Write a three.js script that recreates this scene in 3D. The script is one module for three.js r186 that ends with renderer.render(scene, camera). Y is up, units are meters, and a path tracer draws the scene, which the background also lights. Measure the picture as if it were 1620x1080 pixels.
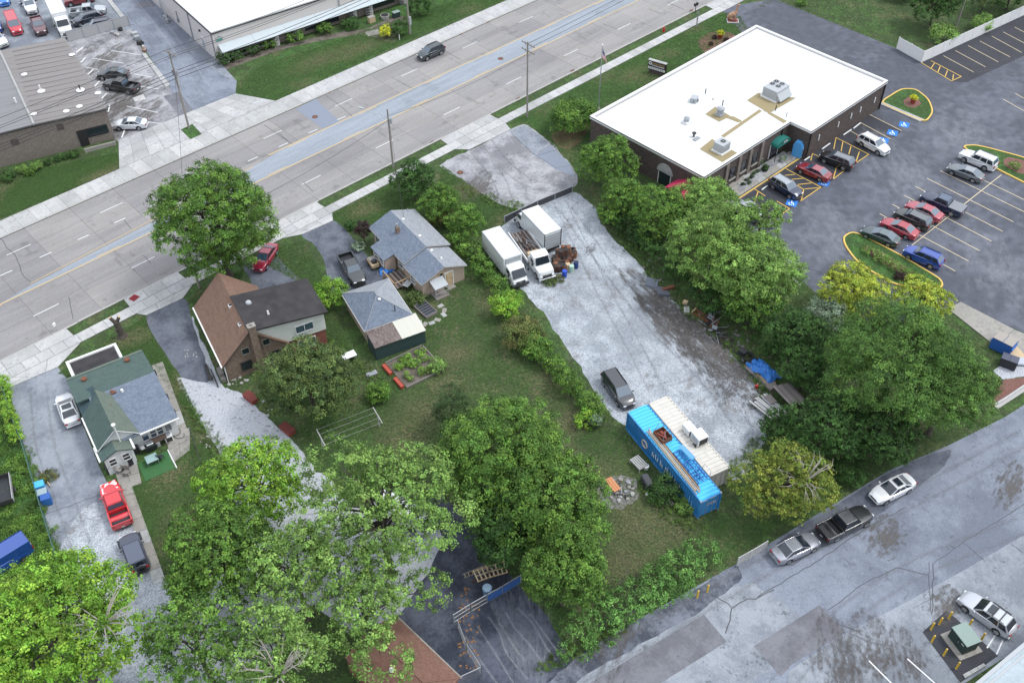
import * as THREE from 'three';
import { RoundedBoxGeometry } from 'three/addons/geometries/RoundedBoxGeometry.js';
import { mergeGeometries, toCreasedNormals } from 'three/addons/utils/BufferGeometryUtils.js';
import { FontLoader } from 'three/addons/loaders/FontLoader.js';
import { TextGeometry } from 'three/addons/geometries/TextGeometry.js';

// ------------------------------------------------------------------ camera, sky, sun, exposure
const RAD = Math.PI / 180, FOC = 1605.58, CAMH = 78;
const PITCH = 44.391 * RAD, ROLL = -0.3796 * RAD, YAW = 42.9736 * RAD;
const scene = new THREE.Scene();
const V3 = (x, y, z) => new THREE.Vector3(x, y, z);
const toWorld = (v) => V3(v.x * Math.cos(YAW) - v.z * Math.sin(YAW), v.y, v.x * Math.sin(YAW) + v.z * Math.cos(YAW));
const fw0 = V3(0, -Math.sin(PITCH), -Math.cos(PITCH)), rt0 = V3(1, 0, 0), up0 = rt0.clone().cross(fw0);
const camF = toWorld(fw0);
const camR = toWorld(rt0.clone().multiplyScalar(Math.cos(ROLL)).addScaledVector(up0, Math.sin(ROLL)));
const camU = toWorld(up0.clone().multiplyScalar(Math.cos(ROLL)).addScaledVector(rt0, -Math.sin(ROLL)));
const camera = new THREE.PerspectiveCamera(2 * Math.atan(540 / FOC) / RAD, 1620 / 1080, 0.5, 6000);
camera.position.set(0, CAMH, 0);
camera.quaternion.setFromRotationMatrix(new THREE.Matrix4().makeBasis(camR, camU, camF.clone().negate()));

const renderer = new THREE.WebGLRenderer({ antialias: true });
renderer.setSize(1024, 682);
renderer.toneMapping = THREE.LinearToneMapping;
renderer.toneMappingExposure = 1.5;
renderer.shadowMap.enabled = true;


const SUN_DIR = V3(0.42, 0.86, 0.3).normalize();     // hidden behind thin cloud, a little to the right of the camera
{ // pale overcast evening sky, cooler overhead, a broad brighter part round the hidden sun
  const W = 256, H = 128, d = new Float32Array(W * H * 4);
  for (let y = 0; y < H; y++) for (let x = 0; x < W; x++) {
    const el = ((y + 0.5) / H - 0.5) * Math.PI, az = ((x + 0.5) / W - 0.5) * 2 * Math.PI;
    const v = V3(Math.cos(el) * Math.cos(az), Math.sin(el), Math.cos(el) * Math.sin(az));
    const t = Math.max(0, Math.sin(el)), g = Math.pow(Math.max(0, v.dot(SUN_DIR)), 3);
    const cl = 0.05 * Math.sin(az * 3 + 2 * Math.sin(el * 5)) * Math.cos(el) + 0.03 * Math.sin(az * 7 + el * 9) * Math.cos(el);
    const b = el < 0 ? 0.25 : 0.6 + 0.34 * Math.pow(t, 0.8) + cl;
    const i = (y * W + x) * 4;
    d[i] = b * 0.935 + g * 0.31; d[i + 1] = b * 1.0 + g * 0.32; d[i + 2] = b * 1.11 + g * 0.32; d[i + 3] = 1;
  }
  const sky = new THREE.DataTexture(d, W, H, THREE.RGBAFormat, THREE.FloatType);
  sky.mapping = THREE.EquirectangularReflectionMapping; sky.magFilter = THREE.LinearFilter; sky.needsUpdate = true;
  scene.background = sky; scene.environment = sky;
}
const sun = new THREE.DirectionalLight(new THREE.Color(1, 0.98, 0.93), 1.35);
sun.name = 'sun';
sun.position.copy(SUN_DIR).multiplyScalar(300).add(V3(70, 0, -80)); sun.target.position.set(70, 0, -80);
sun.castShadow = true; sun.shadow.radius = 24; sun.shadow.mapSize.set(2048, 2048);
Object.assign(sun.shadow.camera, { left: -150, right: 150, top: 150, bottom: -150, near: 10, far: 700 });
scene.add(sun, sun.target);

// ------------------------------------------------------------------ helpers
// G: the point at height h that lies on the ray of pixel (px, py) of the 1620 x 1080 photograph
function G(px, py, h = 0) {
  const d = camF.clone().multiplyScalar(FOC).addScaledVector(camR, px - 810).addScaledVector(camU, -(py - 540));
  return d.multiplyScalar((CAMH - h) / -d.y).add(V3(0, CAMH, 0));
}
function rng(a) { return () => { a = (a + 0x6d2b79f5) | 0; let t = Math.imul(a ^ (a >>> 15), 1 | a); t = (t + Math.imul(t ^ (t >>> 7), 61 | t)) ^ t; return ((t ^ (t >>> 14)) >>> 0) / 4294967296; }; }
const R0 = rng(77);
const lerp = (a, b, t) => a + (b - a) * t, clamp = (x, a = 0, b = 1) => Math.min(b, Math.max(a, x));
const smooth = (a, b, x) => { const t = clamp((x - a) / (b - a)); return t * t * (3 - 2 * t); };
const taken = new Map();
function numbered(n) { const k = taken.get(n) || 0; taken.set(n, k + 1); return k ? n + '_' + String(k).padStart(3, '0') : n; }
function tag(o, label, category, group) { Object.assign(o.userData, { label, category }); if (group) o.userData.group = group; return o; }
function thing(name, label, category, p = V3(0, 0, 0), turn = 0, group) {
  const o = new THREE.Group(); o.name = numbered(name); o.position.copy(p); o.rotation.y = turn; scene.add(o);
  return tag(o, label, category, group);
}
function structure(name) { const o = new THREE.Group(); o.name = numbered(name); o.userData.kind = 'structure'; scene.add(o); return o; }
const ATTR = ['position', 'normal', 'uv'];
function prep(g, color) {
  g = g.index ? g.toNonIndexed() : g;
  for (const k of Object.keys(g.attributes)) if (!ATTR.includes(k) && !(color && k === 'color')) g.deleteAttribute(k);
  if (!g.attributes.normal) g.computeVertexNormals();
  if (!g.attributes.uv) g.setAttribute('uv', new THREE.BufferAttribute(new Float32Array(g.attributes.position.count * 2), 2));
  return g;
}
function merge(list) { list = [list].flat(3).filter(Boolean).map((g) => prep(g)); return list.length === 1 ? list[0] : mergeGeometries(list); }
function metric(g) { // uv in metres from each face's own direction
  const p = g.attributes.position, n = g.attributes.normal, uv = g.attributes.uv;
  for (let i = 0; i < p.count; i += 3) {
    const nx = Math.abs(n.getX(i) + n.getX(i + 1) + n.getX(i + 2)), ny = Math.abs(n.getY(i) + n.getY(i + 1) + n.getY(i + 2)), nz = Math.abs(n.getZ(i) + n.getZ(i + 1) + n.getZ(i + 2));
    for (let k = i; k < i + 3; k++) {
      const x = p.getX(k), y = p.getY(k), z = p.getZ(k);
      if (ny >= nx * 1.6 && ny >= nz * 1.6) uv.setXY(k, x, z); else if (nx > nz) uv.setXY(k, z, y); else uv.setXY(k, x, y);
    }
  }
  return g;
}
function part(name, geos, m, parent, o = {}) {
  let g = merge(geos); if (!o.keepUV) g = metric(g);
  const me = new THREE.Mesh(g, m); me.name = parent ? name : numbered(name); me.castShadow = me.receiveShadow = true;
  if (o.label) me.userData.label = o.label; if (o.kind) me.userData.kind = o.kind;
  (parent || scene).add(me); return me;
}
const mv = (g, x = 0, y = 0, z = 0, ry = 0, rx = 0, rz = 0) => { if (rx) g.rotateX(rx); if (rz) g.rotateZ(rz); if (ry) g.rotateY(ry); return g.translate(x, y, z); };
const bx = (w, h, d, x = 0, y = 0, z = 0, ry = 0) => mv(new THREE.BoxGeometry(w, h, d), x, y + h / 2, z, ry);
const rb = (w, h, d, x = 0, y = 0, z = 0, ry = 0, r = 0.05, s = 2) => mv(prep(new RoundedBoxGeometry(w, h, d, s, Math.min(r, w / 2.01, h / 2.01, d / 2.01))), x, y + h / 2, z, ry);
const cyl = (r1, r2, h, x = 0, y = 0, z = 0, s = 12) => new THREE.CylinderGeometry(r1, r2, h, s).translate(x, y + h / 2, z);
function rod(a, b, r, r2 = r, s = 6) {
  const d = b.clone().sub(a), g = new THREE.CylinderGeometry(r2, r, d.length(), s);
  return g.applyQuaternion(new THREE.Quaternion().setFromUnitVectors(V3(0, 1, 0), d.clone().normalize())).translate((a.x + b.x) / 2, (a.y + b.y) / 2, (a.z + b.z) / 2);
}
function poly3(pts, t = 0.1) { // planar polygon of 3-D points (counter-clockwise seen from its front) given thickness t behind it; u runs along the first edge
  const n = V3(), a = pts[0]; for (let i = 0; i < pts.length; i++) { const p = pts[i], q = pts[(i + 1) % pts.length]; n.add(p.clone().cross(q)); } n.normalize();
  const ux = pts[1].clone().sub(a).normalize(), vx = n.clone().cross(ux);
  const flat = pts.map((p) => { const d = p.clone().sub(a); return new THREE.Vector2(d.dot(ux), d.dot(vx)); });
  const tris = THREE.ShapeUtils.triangulateShape(flat, []), pos = [], uv = [], nor = [];
  const put = (p, nn, u, v) => { pos.push(p.x, p.y, p.z); nor.push(nn.x, nn.y, nn.z); uv.push(u, v); };
  for (let [i, j, k] of tris) {
    const cr = (flat[j].x - flat[i].x) * (flat[k].y - flat[i].y) - (flat[j].y - flat[i].y) * (flat[k].x - flat[i].x); if (cr < 0) [j, k] = [k, j];
    for (const q of [i, j, k]) put(pts[q], n, flat[q].x, flat[q].y);
    if (t) for (const q of [i, k, j]) put(pts[q].clone().addScaledVector(n, -t), n.clone().negate(), flat[q].x, flat[q].y);
  }
  if (t) for (let i = 0; i < pts.length; i++) {
    const p = pts[i], q = pts[(i + 1) % pts.length], p2 = p.clone().addScaledVector(n, -t), q2 = q.clone().addScaledVector(n, -t), e = q.clone().sub(p).normalize(), nn = e.clone().cross(n), L = p.distanceTo(q);
    for (const [w, u, v] of [[p, 0, 0], [p2, 0, t], [q2, L, t], [p, 0, 0], [q2, L, t], [q, L, 0]]) put(w, nn, u, v);
  }
  const g = new THREE.BufferGeometry();
  g.setAttribute('position', new THREE.Float32BufferAttribute(pos, 3)); g.setAttribute('normal', new THREE.Float32BufferAttribute(nor, 3)); g.setAttribute('uv', new THREE.Float32BufferAttribute(uv, 2));
  return g;
}
function prism(profile, x0, x1) { // profile of [z, y] points extruded along x
  let area = 0; profile.forEach(([z, y], i) => { const [z2, y2] = profile[(i + 1) % profile.length]; area += z * y2 - z2 * y; });
  const pr = area > 0 ? profile : [...profile].reverse();           // counter-clockwise in (z, y): its face looks along -x
  const out = [];
  const A = pr.map(([z, y]) => V3(x0, y, z)), B = pr.map(([z, y]) => V3(x1, y, z));
  out.push(poly3(A, 0), poly3([...B].reverse(), 0));
  for (let i = 0; i < pr.length; i++) { const j = (i + 1) % pr.length; out.push(poly3([A[j], A[i], B[i], B[j]], 0)); }
  return out;
}
// outlines on the ground
const P2 = (list) => list.map(([x, y]) => { const p = G(x, y); return [p.x, p.z]; });
function organic(pts, amp = 0.25, seed = 5, sub = 8) {
  const r = rng(seed), c = new THREE.CatmullRomCurve3(pts.map(([x, z]) => V3(x, 0, z)), true, 'catmullrom', 0.4), n = pts.length * sub;
  let w = 0; return c.getPoints(n).slice(0, n).map((p) => { w = w * 0.55 + (r() - 0.5) * amp; return [p.x + w + (r() - 0.5) * amp * 0.6, p.z + (r() - 0.5) * amp * 1.2]; });
}
function sheetGeo(pts, y, ang = 0) {
  const g = new THREE.ShapeGeometry(new THREE.Shape(pts.map(([x, z]) => new THREE.Vector2(x, -z)))).rotateX(-Math.PI / 2).translate(0, y, 0);
  const p = g.attributes.position, uv = g.attributes.uv, c = Math.cos(ang), s = Math.sin(ang);
  for (let i = 0; i < p.count; i++) { const x = p.getX(i), z = p.getZ(i); uv.setXY(i, x * c + z * s, -x * s + z * c); }
  return g;
}
function sheet(name, pts, y, m, parent, o = {}) {
  const me = part(name, sheetGeo(pts, y, o.ang || 0), m, parent, { ...o, keepUV: true });
  if (!parent) me.userData.kind = o.kind || 'structure'; return me;
}
function ribbonPts(pts, w) { // a band of width w along a world polyline [x, z]
  const L = [], Rr = [];
  pts.forEach((p, i) => { const a = pts[Math.max(0, i - 1)], b = pts[Math.min(pts.length - 1, i + 1)], dx = b[0] - a[0], dz = b[1] - a[1], l = Math.hypot(dx, dz) || 1; L.push([p[0] - dz / l * w / 2, p[1] + dx / l * w / 2]); Rr.push([p[0] + dz / l * w / 2, p[1] - dx / l * w / 2]); });
  return [...L, ...Rr.reverse()];
}
function curbRun(pts, w, h, y = 0, closed = false) { // a low solid kerb along [x, z] points
  const out = [], n = pts.length;
  for (let i = 0; i < (closed ? n : n - 1); i++) {
    const a = pts[i], b = pts[(i + 1) % n], l = Math.hypot(b[0] - a[0], b[1] - a[1]);
    out.push(bx(l + w * 0.3, h, w, (a[0] + b[0]) / 2, y - i % 2 * 0.003, (a[1] + b[1]) / 2, Math.atan2(-(b[1] - a[1]), b[0] - a[0])));
  }
  return out;
}
function slabs(parent, q, nx, ny, mats, o = {}) { // quad of ground corners split into separate cast slabs with open joints
  const { gap = 0.03, top = 0.06, name = 'slab', seed = 3, thick = 0.1 } = o, r = rng(seed);
  const at = (u, v) => [0, 1].map((k) => lerp(lerp(q[0][k], q[1][k], u), lerp(q[3][k], q[2][k], u), v));
  for (let i = 0; i < nx; i++) for (let j = 0; j < ny; j++) {
    const c = [at(i / nx, j / ny), at((i + 1) / nx, j / ny), at((i + 1) / nx, (j + 1) / ny), at(i / nx, (j + 1) / ny)];
    const m = c.reduce((s, p) => [s[0] + p[0] / 4, s[1] + p[1] / 4], [0, 0]);
    const inset = (p) => { const dx = m[0] - p[0], dz = m[1] - p[1], l = Math.hypot(dx, dz); return [p[0] + dx / l * gap * 0.75, p[1] + dz / l * gap * 0.75]; };
    const y = top + (r() - 0.5) * 0.008; let ring = c.map(inset).map(([x, z]) => V3(x, y, z));
    const n = ring[1].clone().sub(ring[0]).cross(ring[2].clone().sub(ring[0])); if (n.y < 0) ring.reverse();
    const g = prep(poly3(ring, thick)), p = g.attributes.position, uv = g.attributes.uv; for (let k = 0; k < p.count; k++) uv.setXY(k, p.getX(k), p.getZ(k));
    part(name, g, mats[Math.floor(r() * mats.length)], parent, { keepUV: true });
  }
}
function frame(a, b, h = 0) { // axes along the line between two photograph pixels at height h: origin on the ground under the first
  const A = G(a[0], a[1], h), B = G(b[0], b[1], h), turn = Math.atan2(-(B.z - A.z), B.x - A.x);
  return { p: V3(A.x, 0, A.z), turn, len: Math.hypot(B.x - A.x, B.z - A.z) };
}

// ------------------------------------------------------------------ procedural textures
const S = 1024, fieldCache = new Map();
function F(px, py = px, seed = 1) { // tileable value noise, px by py cells, values 0..1
  const key = px + '_' + py + '_' + seed; if (fieldCache.has(key)) return fieldCache.get(key);
  const r = rng(px * 7919 + py * 104729 + seed * 31), g = new Float32Array(px * py); for (let i = 0; i < g.length; i++) g[i] = r();
  const out = new Float32Array(S * S);
  for (let y = 0; y < S; y++) {
    const fy = y * py / S, y0 = Math.floor(fy) % py, y1 = (y0 + 1) % py, ty = fy - Math.floor(fy), sy = ty * ty * (3 - 2 * ty);
    for (let x = 0; x < S; x++) {
      const fx = x * px / S, x0 = Math.floor(fx) % px, x1 = (x0 + 1) % px, tx = fx - Math.floor(fx), sx = tx * tx * (3 - 2 * tx);
      const a = g[y0 * px + x0], b = g[y0 * px + x1], c = g[y1 * px + x0], d = g[y1 * px + x1];
      out[y * S + x] = (a + (b - a) * sx) * (1 - sy) + (c + (d - c) * sx) * sy;
    }
  }
  fieldCache.set(key, out); return out;
}
const enc = (v) => { v = clamp(v); return 255 * (v <= 0.0031308 ? 12.92 * v : 1.055 * Math.pow(v, 1 / 2.4) - 0.055); };
function tex(tile, fn, o = {}) { // fn(i, x, y, out) writes linear rgb; tile = metres across
  const n = o.size || S, k = S / n, d = new Uint8Array(n * n * 4), out = [0, 0, 0], ty = o.tileY || tile;
  for (let y = 0; y < n; y++) for (let x = 0; x < n; x++) {
    fn((y * k) * S + x * k, x / n, y / n, out); const j = (y * n + x) * 4;
    if (o.data) { d[j] = d[j + 1] = d[j + 2] = 255 * clamp(out[0]); } else { d[j] = enc(out[0]); d[j + 1] = enc(out[1]); d[j + 2] = enc(out[2]); }
    d[j + 3] = 255;
  }
  const t = new THREE.DataTexture(d, n, n, THREE.RGBAFormat); t.wrapS = t.wrapT = THREE.RepeatWrapping; t.magFilter = THREE.LinearFilter; t.minFilter = THREE.LinearMipmapLinearFilter;
  if (!o.data) t.colorSpace = THREE.SRGBColorSpace; t.repeat.set(1 / tile, 1 / ty); t.needsUpdate = true; return t;
}
const std = (color, rough = 0.8, o = {}) => new THREE.MeshStandardMaterial({ color: Array.isArray(color) ? new THREE.Color().setRGB(...color) : color, roughness: rough, ...o });
const mix3 = (out, a, b, t) => { for (let k = 0; k < 3; k++) out[k] = lerp(a[k], b[k], t); };
const mul3 = (out, s) => { out[0] *= s; out[1] *= s; out[2] *= s; };
// ------------------------------------------------------------------ materials
const fine = F(512, 512, 1), f256 = F(256, 256, 2), f128 = F(128, 128, 3), f64 = F(64, 64, 4), f32 = F(32, 32, 5), f16 = F(16, 16, 6), f8 = F(8, 8, 7), f4 = F(4, 4, 8);
const streakV = F(64, 8, 23), streak = F(4, 64, 21), streak2 = F(16, 256, 22);
const g1 = F(512, 512, 9), f64b = F(64, 64, 14), f32b = F(32, 32, 15), f16b = F(16, 16, 16);
const bumpFine = tex(8, (i, x, y, o) => { o[0] = 0.5 * fine[i] + 0.3 * f256[i] + 0.2 * f64[i]; }, { data: true });
const bumpCoarse = tex(8, (i, x, y, o) => { o[0] = 0.35 * f256[i] + 0.35 * f128[i] + 0.3 * f64[i]; }, { data: true });
const M = {};
function concrete(base, tile, warm, stain, seedField) {
  return tex(tile, (i, x, y, o) => {
    const a = 0.80 + 0.2 * fine[i] + 0.14 * (f64[i] - 0.5) + 0.22 * (seedField[i] - 0.5), st = smooth(0.60, 0.85, f32[i] * 0.6 + f8[i] * 0.4) * stain, dk = smooth(0.78, 0.95, f128[i]) * 0.10;
    o[0] = base * a * (1 + warm); o[1] = base * a; o[2] = base * a * (1 - warm); mul3(o, 1 - st - dk);
  });
}
const walkT = concrete(0.46, 12, 0.005, 0.16, f8);
M.walk = std(0xffffff, 0.9, { map: walkT, bumpMap: bumpFine, bumpScale: 0.006 });
M.walk2 = std([0.93, 0.93, 0.95], 0.9, { map: walkT, bumpMap: bumpFine, bumpScale: 0.006 });
M.walk3 = std([0.85, 0.86, 0.86], 0.9, { map: walkT, bumpMap: bumpFine, bumpScale: 0.006 });
M.oldWalk = std([0.66, 0.63, 0.58], 0.92, { map: walkT, bumpMap: bumpCoarse, bumpScale: 0.012 });
// road slabs: long tyre-worn streaks run along x; lanes repeat every 4 m across
const roadT = tex(40, (i, x, y, o) => {
  const a = 0.82 + 0.2 * fine[i] + 0.16 * (streak[i] - 0.5) + 0.13 * (streak2[i] - 0.5) + 0.12 * (f8[i] - 0.5), st = smooth(0.72, 0.9, f64[i] * 0.5 + f16[i] * 0.5) * 0.22;
  o[0] = 0.262 * a; o[1] = 0.252 * a; o[2] = 0.252 * a; mul3(o, 1 - st);
});
M.road = [[1, 1, 1], [0.94, 0.94, 0.95], [1.06, 1.05, 1.03], [0.9, 0.9, 0.92]].map((c) => std(c, 0.9, { map: roadT, bumpMap: bumpFine, bumpScale: 0.006 }));
M.turn = std(0xffffff, 0.88, { map: tex(40, (i, x, y, o) => {
  const a = 0.84 + 0.22 * fine[i] + 0.16 * (streak[i] - 0.5) + 0.16 * (streak2[i] - 0.5) + 0.1 * (f4[i] - 0.5), dk = smooth(0.66, 0.86, streak2[i] * 0.5 + f16[i] * 0.5) * 0.25;
  o[0] = 0.262 * a; o[1] = 0.292 * a; o[2] = 0.335 * a; mul3(o, 1 - dk);
}), bumpMap: bumpFine, bumpScale: 0.008 });
M.lot = std(0xffffff, 0.86, { map: tex(46, (i, x, y, o) => {
  const a = 0.78 + 0.44 * (fine[i] - 0.2) * 0.7 + 0.25 * (f64[i] - 0.5), du = smooth(0.45, 0.8, f4[i] * 0.55 + f16[i] * 0.3 + f64[i] * 0.15);
  mix3(o, [0.08, 0.087, 0.112], [0.118, 0.128, 0.16], du); mul3(o, a);
}), bumpMap: bumpFine, bumpScale: 0.01 });
M.lotNew = std(0xffffff, 0.84, { map: tex(20, (i, x, y, o) => { const a = 0.75 + 0.5 * fine[i] + 0.2 * (f16[i] - 0.5); o[0] = 0.033 * a; o[1] = 0.034 * a; o[2] = 0.044 * a; }), bumpMap: bumpFine, bumpScale: 0.01 });
const wornT = (lo, hi, tile, k) => tex(tile, (i, x, y, o) => {
  const du = smooth(0.3, 0.75, f4[i] * 0.3 + f16[i] * 0.35 + f64[i] * 0.2 + f256[i] * 0.15), pit = smooth(0.7, 0.92, f128[i] * 0.6 + f32b[i] * 0.4) * k, sp = smooth(0.8, 0.95, fine[i]) * 0.18;
  mix3(o, lo, hi, du); mul3(o, (0.86 + 0.28 * g1[i]) * (1 - pit) + sp);
});
M.alley = std(0xffffff, 0.9, { map: wornT([0.135, 0.152, 0.192], [0.205, 0.228, 0.28], 34, 0.3), bumpMap: bumpCoarse, bumpScale: 0.02 });
M.alleyPale = std(0xffffff, 0.9, { map: wornT([0.175, 0.193, 0.225], [0.27, 0.292, 0.33], 26, 0.45), bumpMap: bumpCoarse, bumpScale: 0.02 });
M.alleyDark = std(0xffffff, 0.88, { map: wornT([0.045, 0.052, 0.072], [0.16, 0.175, 0.215], 18, 0.45), bumpMap: bumpCoarse, bumpScale: 0.02 });
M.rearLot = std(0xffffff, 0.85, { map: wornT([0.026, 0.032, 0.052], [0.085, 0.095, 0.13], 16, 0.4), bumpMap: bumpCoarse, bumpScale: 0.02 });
M.patch = std(0xffffff, 0.9, { map: wornT([0.118, 0.12, 0.138], [0.17, 0.173, 0.195], 14, 0.25), bumpMap: bumpFine, bumpScale: 0.01 });
M.patchBlue = std([0.195, 0.22, 0.275], 0.9, { bumpMap: bumpFine, bumpScale: 0.01 });
M.drive = std(0xffffff, 0.88, { map: wornT([0.062, 0.07, 0.094], [0.125, 0.138, 0.17], 18, 0.35), bumpMap: bumpCoarse, bumpScale: 0.015 });
M.driveGrey = std(0xffffff, 0.9, { map: wornT([0.155, 0.172, 0.205], [0.25, 0.272, 0.31], 22, 0.3), bumpMap: bumpCoarse, bumpScale: 0.015 });
M.oldLot = std(0xffffff, 0.9, { map: wornT([0.17, 0.17, 0.185], [0.34, 0.34, 0.36], 20, 0.6), bumpMap: bumpCoarse, bumpScale: 0.015 });
M.gravel = std(0xffffff, 0.95, { map: tex(22, (i, x, y, o) => {
  const st = (0.5 + 0.66 * fine[i] + 0.45 * (f256[i] - 0.5)) * (g1[i] > 0.86 ? 0.72 : 1), du = smooth(0.3, 0.75, f4[i] * 0.4 + f16[i] * 0.4 + f64[i] * 0.2), dirt = smooth(0.63, 0.85, f8[i] * 0.45 + f32[i] * 0.35 + f128[i] * 0.2);
  mix3(o, [0.29, 0.318, 0.36], [0.46, 0.495, 0.545], du); mul3(o, st); mix3(o, [...o], [0.15, 0.14, 0.135], dirt * 0.7);
}), bumpMap: bumpCoarse, bumpScale: 0.03 });
M.gravelWhite = std(0xffffff, 0.95, { map: tex(16, (i, x, y, o) => {
  const st = 0.62 + 0.55 * fine[i] + 0.3 * (f256[i] - 0.5), dk = smooth(0.66, 0.9, f64[i] * 0.5 + f128[i] * 0.5);
  o[0] = 0.43 * st; o[1] = 0.45 * st; o[2] = 0.49 * st; mul3(o, 1 - 0.5 * dk);
}), bumpMap: bumpCoarse, bumpScale: 0.03 });
const grassT = (green, lush, dry, amt, tile) => tex(tile, (i, x, y, o) => {
  const du = smooth(0.62 - amt, 0.95 - amt * 0.5, f8[i] * 0.35 + f16b[i] * 0.3 + f64b[i] * 0.2 + f256[i] * 0.15), lu = smooth(0.45, 0.75, f4[i] * 0.3 + f32b[i] * 0.4 + f128[i] * 0.3);
  mix3(o, green, lush, lu); mix3(o, [...o], dry, du * 0.75); mul3(o, 0.5 + 0.62 * fine[i] + 0.5 * f256[i] * f128[i] * 1.6);
});
M.grass = std(0xffffff, 1, { map: grassT([0.042, 0.07, 0.022], [0.052, 0.105, 0.025], [0.12, 0.114, 0.058], 0.10, 26), bumpMap: bumpCoarse, bumpScale: 0.09 });
M.grassLush = std(0xffffff, 1, { map: grassT([0.038, 0.082, 0.02], [0.05, 0.122, 0.025], [0.07, 0.085, 0.03], 0.02, 22), bumpMap: bumpCoarse, bumpScale: 0.1 });
M.grassDry = std(0xffffff, 1, { map: grassT([0.048, 0.07, 0.026], [0.055, 0.09, 0.027], [0.135, 0.12, 0.068], 0.2, 19), bumpMap: bumpCoarse, bumpScale: 0.08 });
M.dirt = std(0xffffff, 1, { map: tex(9, (i, x, y, o) => { const a = 0.55 + 0.6 * fine[i] + 0.4 * (f64[i] - 0.4); mix3(o, [0.105, 0.088, 0.07], [0.17, 0.15, 0.125], f16[i]); mul3(o, a); }), bumpMap: bumpCoarse, bumpScale: 0.04 });
M.mulch = std(0xffffff, 1, { map: tex(5, (i, x, y, o) => { const a = 0.45 + 0.9 * fine[i]; mix3(o, [0.16, 0.07, 0.055], [0.24, 0.13, 0.11], f64[i]); mul3(o, a); }), bumpMap: bumpCoarse, bumpScale: 0.06 });
// dirt stains with soft edges, laid over gravel and asphalt
const softAlpha = (lo, hi, k) => { const n = 256, d = new Uint8Array(n * n * 4); for (let y = 0; y < n; y++) for (let x = 0; x < n; x++) {
  const u = x / n * 2 - 1, v = y / n * 2 - 1, i = (y * 4) * S + x * 4, e = 1 - smooth(0.35, 1, Math.hypot(u, v) + (f16[i] - 0.5) * 0.7 + (f8[i] - 0.5) * 0.4), a = e * smooth(lo, hi, f16b[i] * 0.35 + f32[i] * 0.25 + f64[i] * 0.2 + f128[i] * 0.2) * k, j = (y * n + x) * 4;
  d[j] = d[j + 1] = d[j + 2] = 255 * clamp(Math.hypot(u, v) > 0.98 ? 0 : a); d[j + 3] = 255; }
  const t = new THREE.DataTexture(d, n, n, THREE.RGBAFormat); t.magFilter = THREE.LinearFilter; t.needsUpdate = true; return t; };
const stainA = softAlpha(0.22, 0.8, 0.75), stainB = softAlpha(0.1, 0.75, 0.8), stainC = softAlpha(0.15, 0.9, 0.26);
M.stain = std([0.1, 0.092, 0.09], 1, { alphaMap: stainA, transparent: true });
M.stainSoft = std([0.12, 0.108, 0.1], 1, { alphaMap: stainB, transparent: true });
M.stainPale = std([0.42, 0.44, 0.48], 1, { alphaMap: stainC, transparent: true });
M.stainDry = std([0.15, 0.13, 0.075], 1, { alphaMap: stainC, transparent: true });
function stain(parent, px, py, rx, rz, turn, m, y, name = 'stain') { const c = G(px, py); const g = new THREE.PlaneGeometry(2 * rx, 2 * rz).rotateX(-Math.PI / 2).rotateY(turn).translate(c.x, y, c.z); return part(name, g, m, parent, { keepUV: true }); }
const trackA = (() => { const n = 256, d = new Uint8Array(n * n * 4); for (let y = 0; y < n; y++) for (let x = 0; x < n; x++) { const v = y / (n - 1) * 2 - 1, i = (y * 4) * S + x * 4, a = Math.exp(-v * v * 4.5) * (1 - smooth(0.75, 1, Math.abs(v))) * smooth(0.2, 0.85, f16[i] * 0.4 + f32[i] * 0.25 + f64[i] * 0.2 + f128[i] * 0.15) * 0.42, j = (y * n + x) * 4; d[j] = d[j + 1] = d[j + 2] = 255 * a; d[j + 3] = 255; } const t = new THREE.DataTexture(d, n, n, THREE.RGBAFormat); t.magFilter = THREE.LinearFilter; t.wrapS = t.wrapT = THREE.RepeatWrapping; t.needsUpdate = true; return t; })();
M.trackDark = std([0.12, 0.12, 0.13], 1, { alphaMap: trackA, transparent: true }); M.trackPale = std([0.46, 0.48, 0.52], 1, { alphaMap: trackA, transparent: true }); M.trackMid = std([0.2, 0.2, 0.215], 1, { alphaMap: trackA, transparent: true });
M.joint = std([0.055, 0.052, 0.05], 1); M.crack = std([0.075, 0.077, 0.085], 0.9);
M.white = std([0.74, 0.74, 0.74], 0.75); M.paintWhite = std([0.62, 0.63, 0.64], 0.8); M.paintYellow = std([0.62, 0.40, 0.09], 0.8); M.paintYellowWorn = std([0.5, 0.37, 0.19], 0.85); M.paintBlue = std([0.05, 0.2, 0.55], 0.8); M.paintStall = std([0.60, 0.50, 0.33], 0.8);
M.kerb = std([0.36, 0.35, 0.34], 0.9, { bumpMap: bumpFine, bumpScale: 0.008 });
M.kerbYellow = std([0.62, 0.42, 0.11], 0.8);
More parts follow.
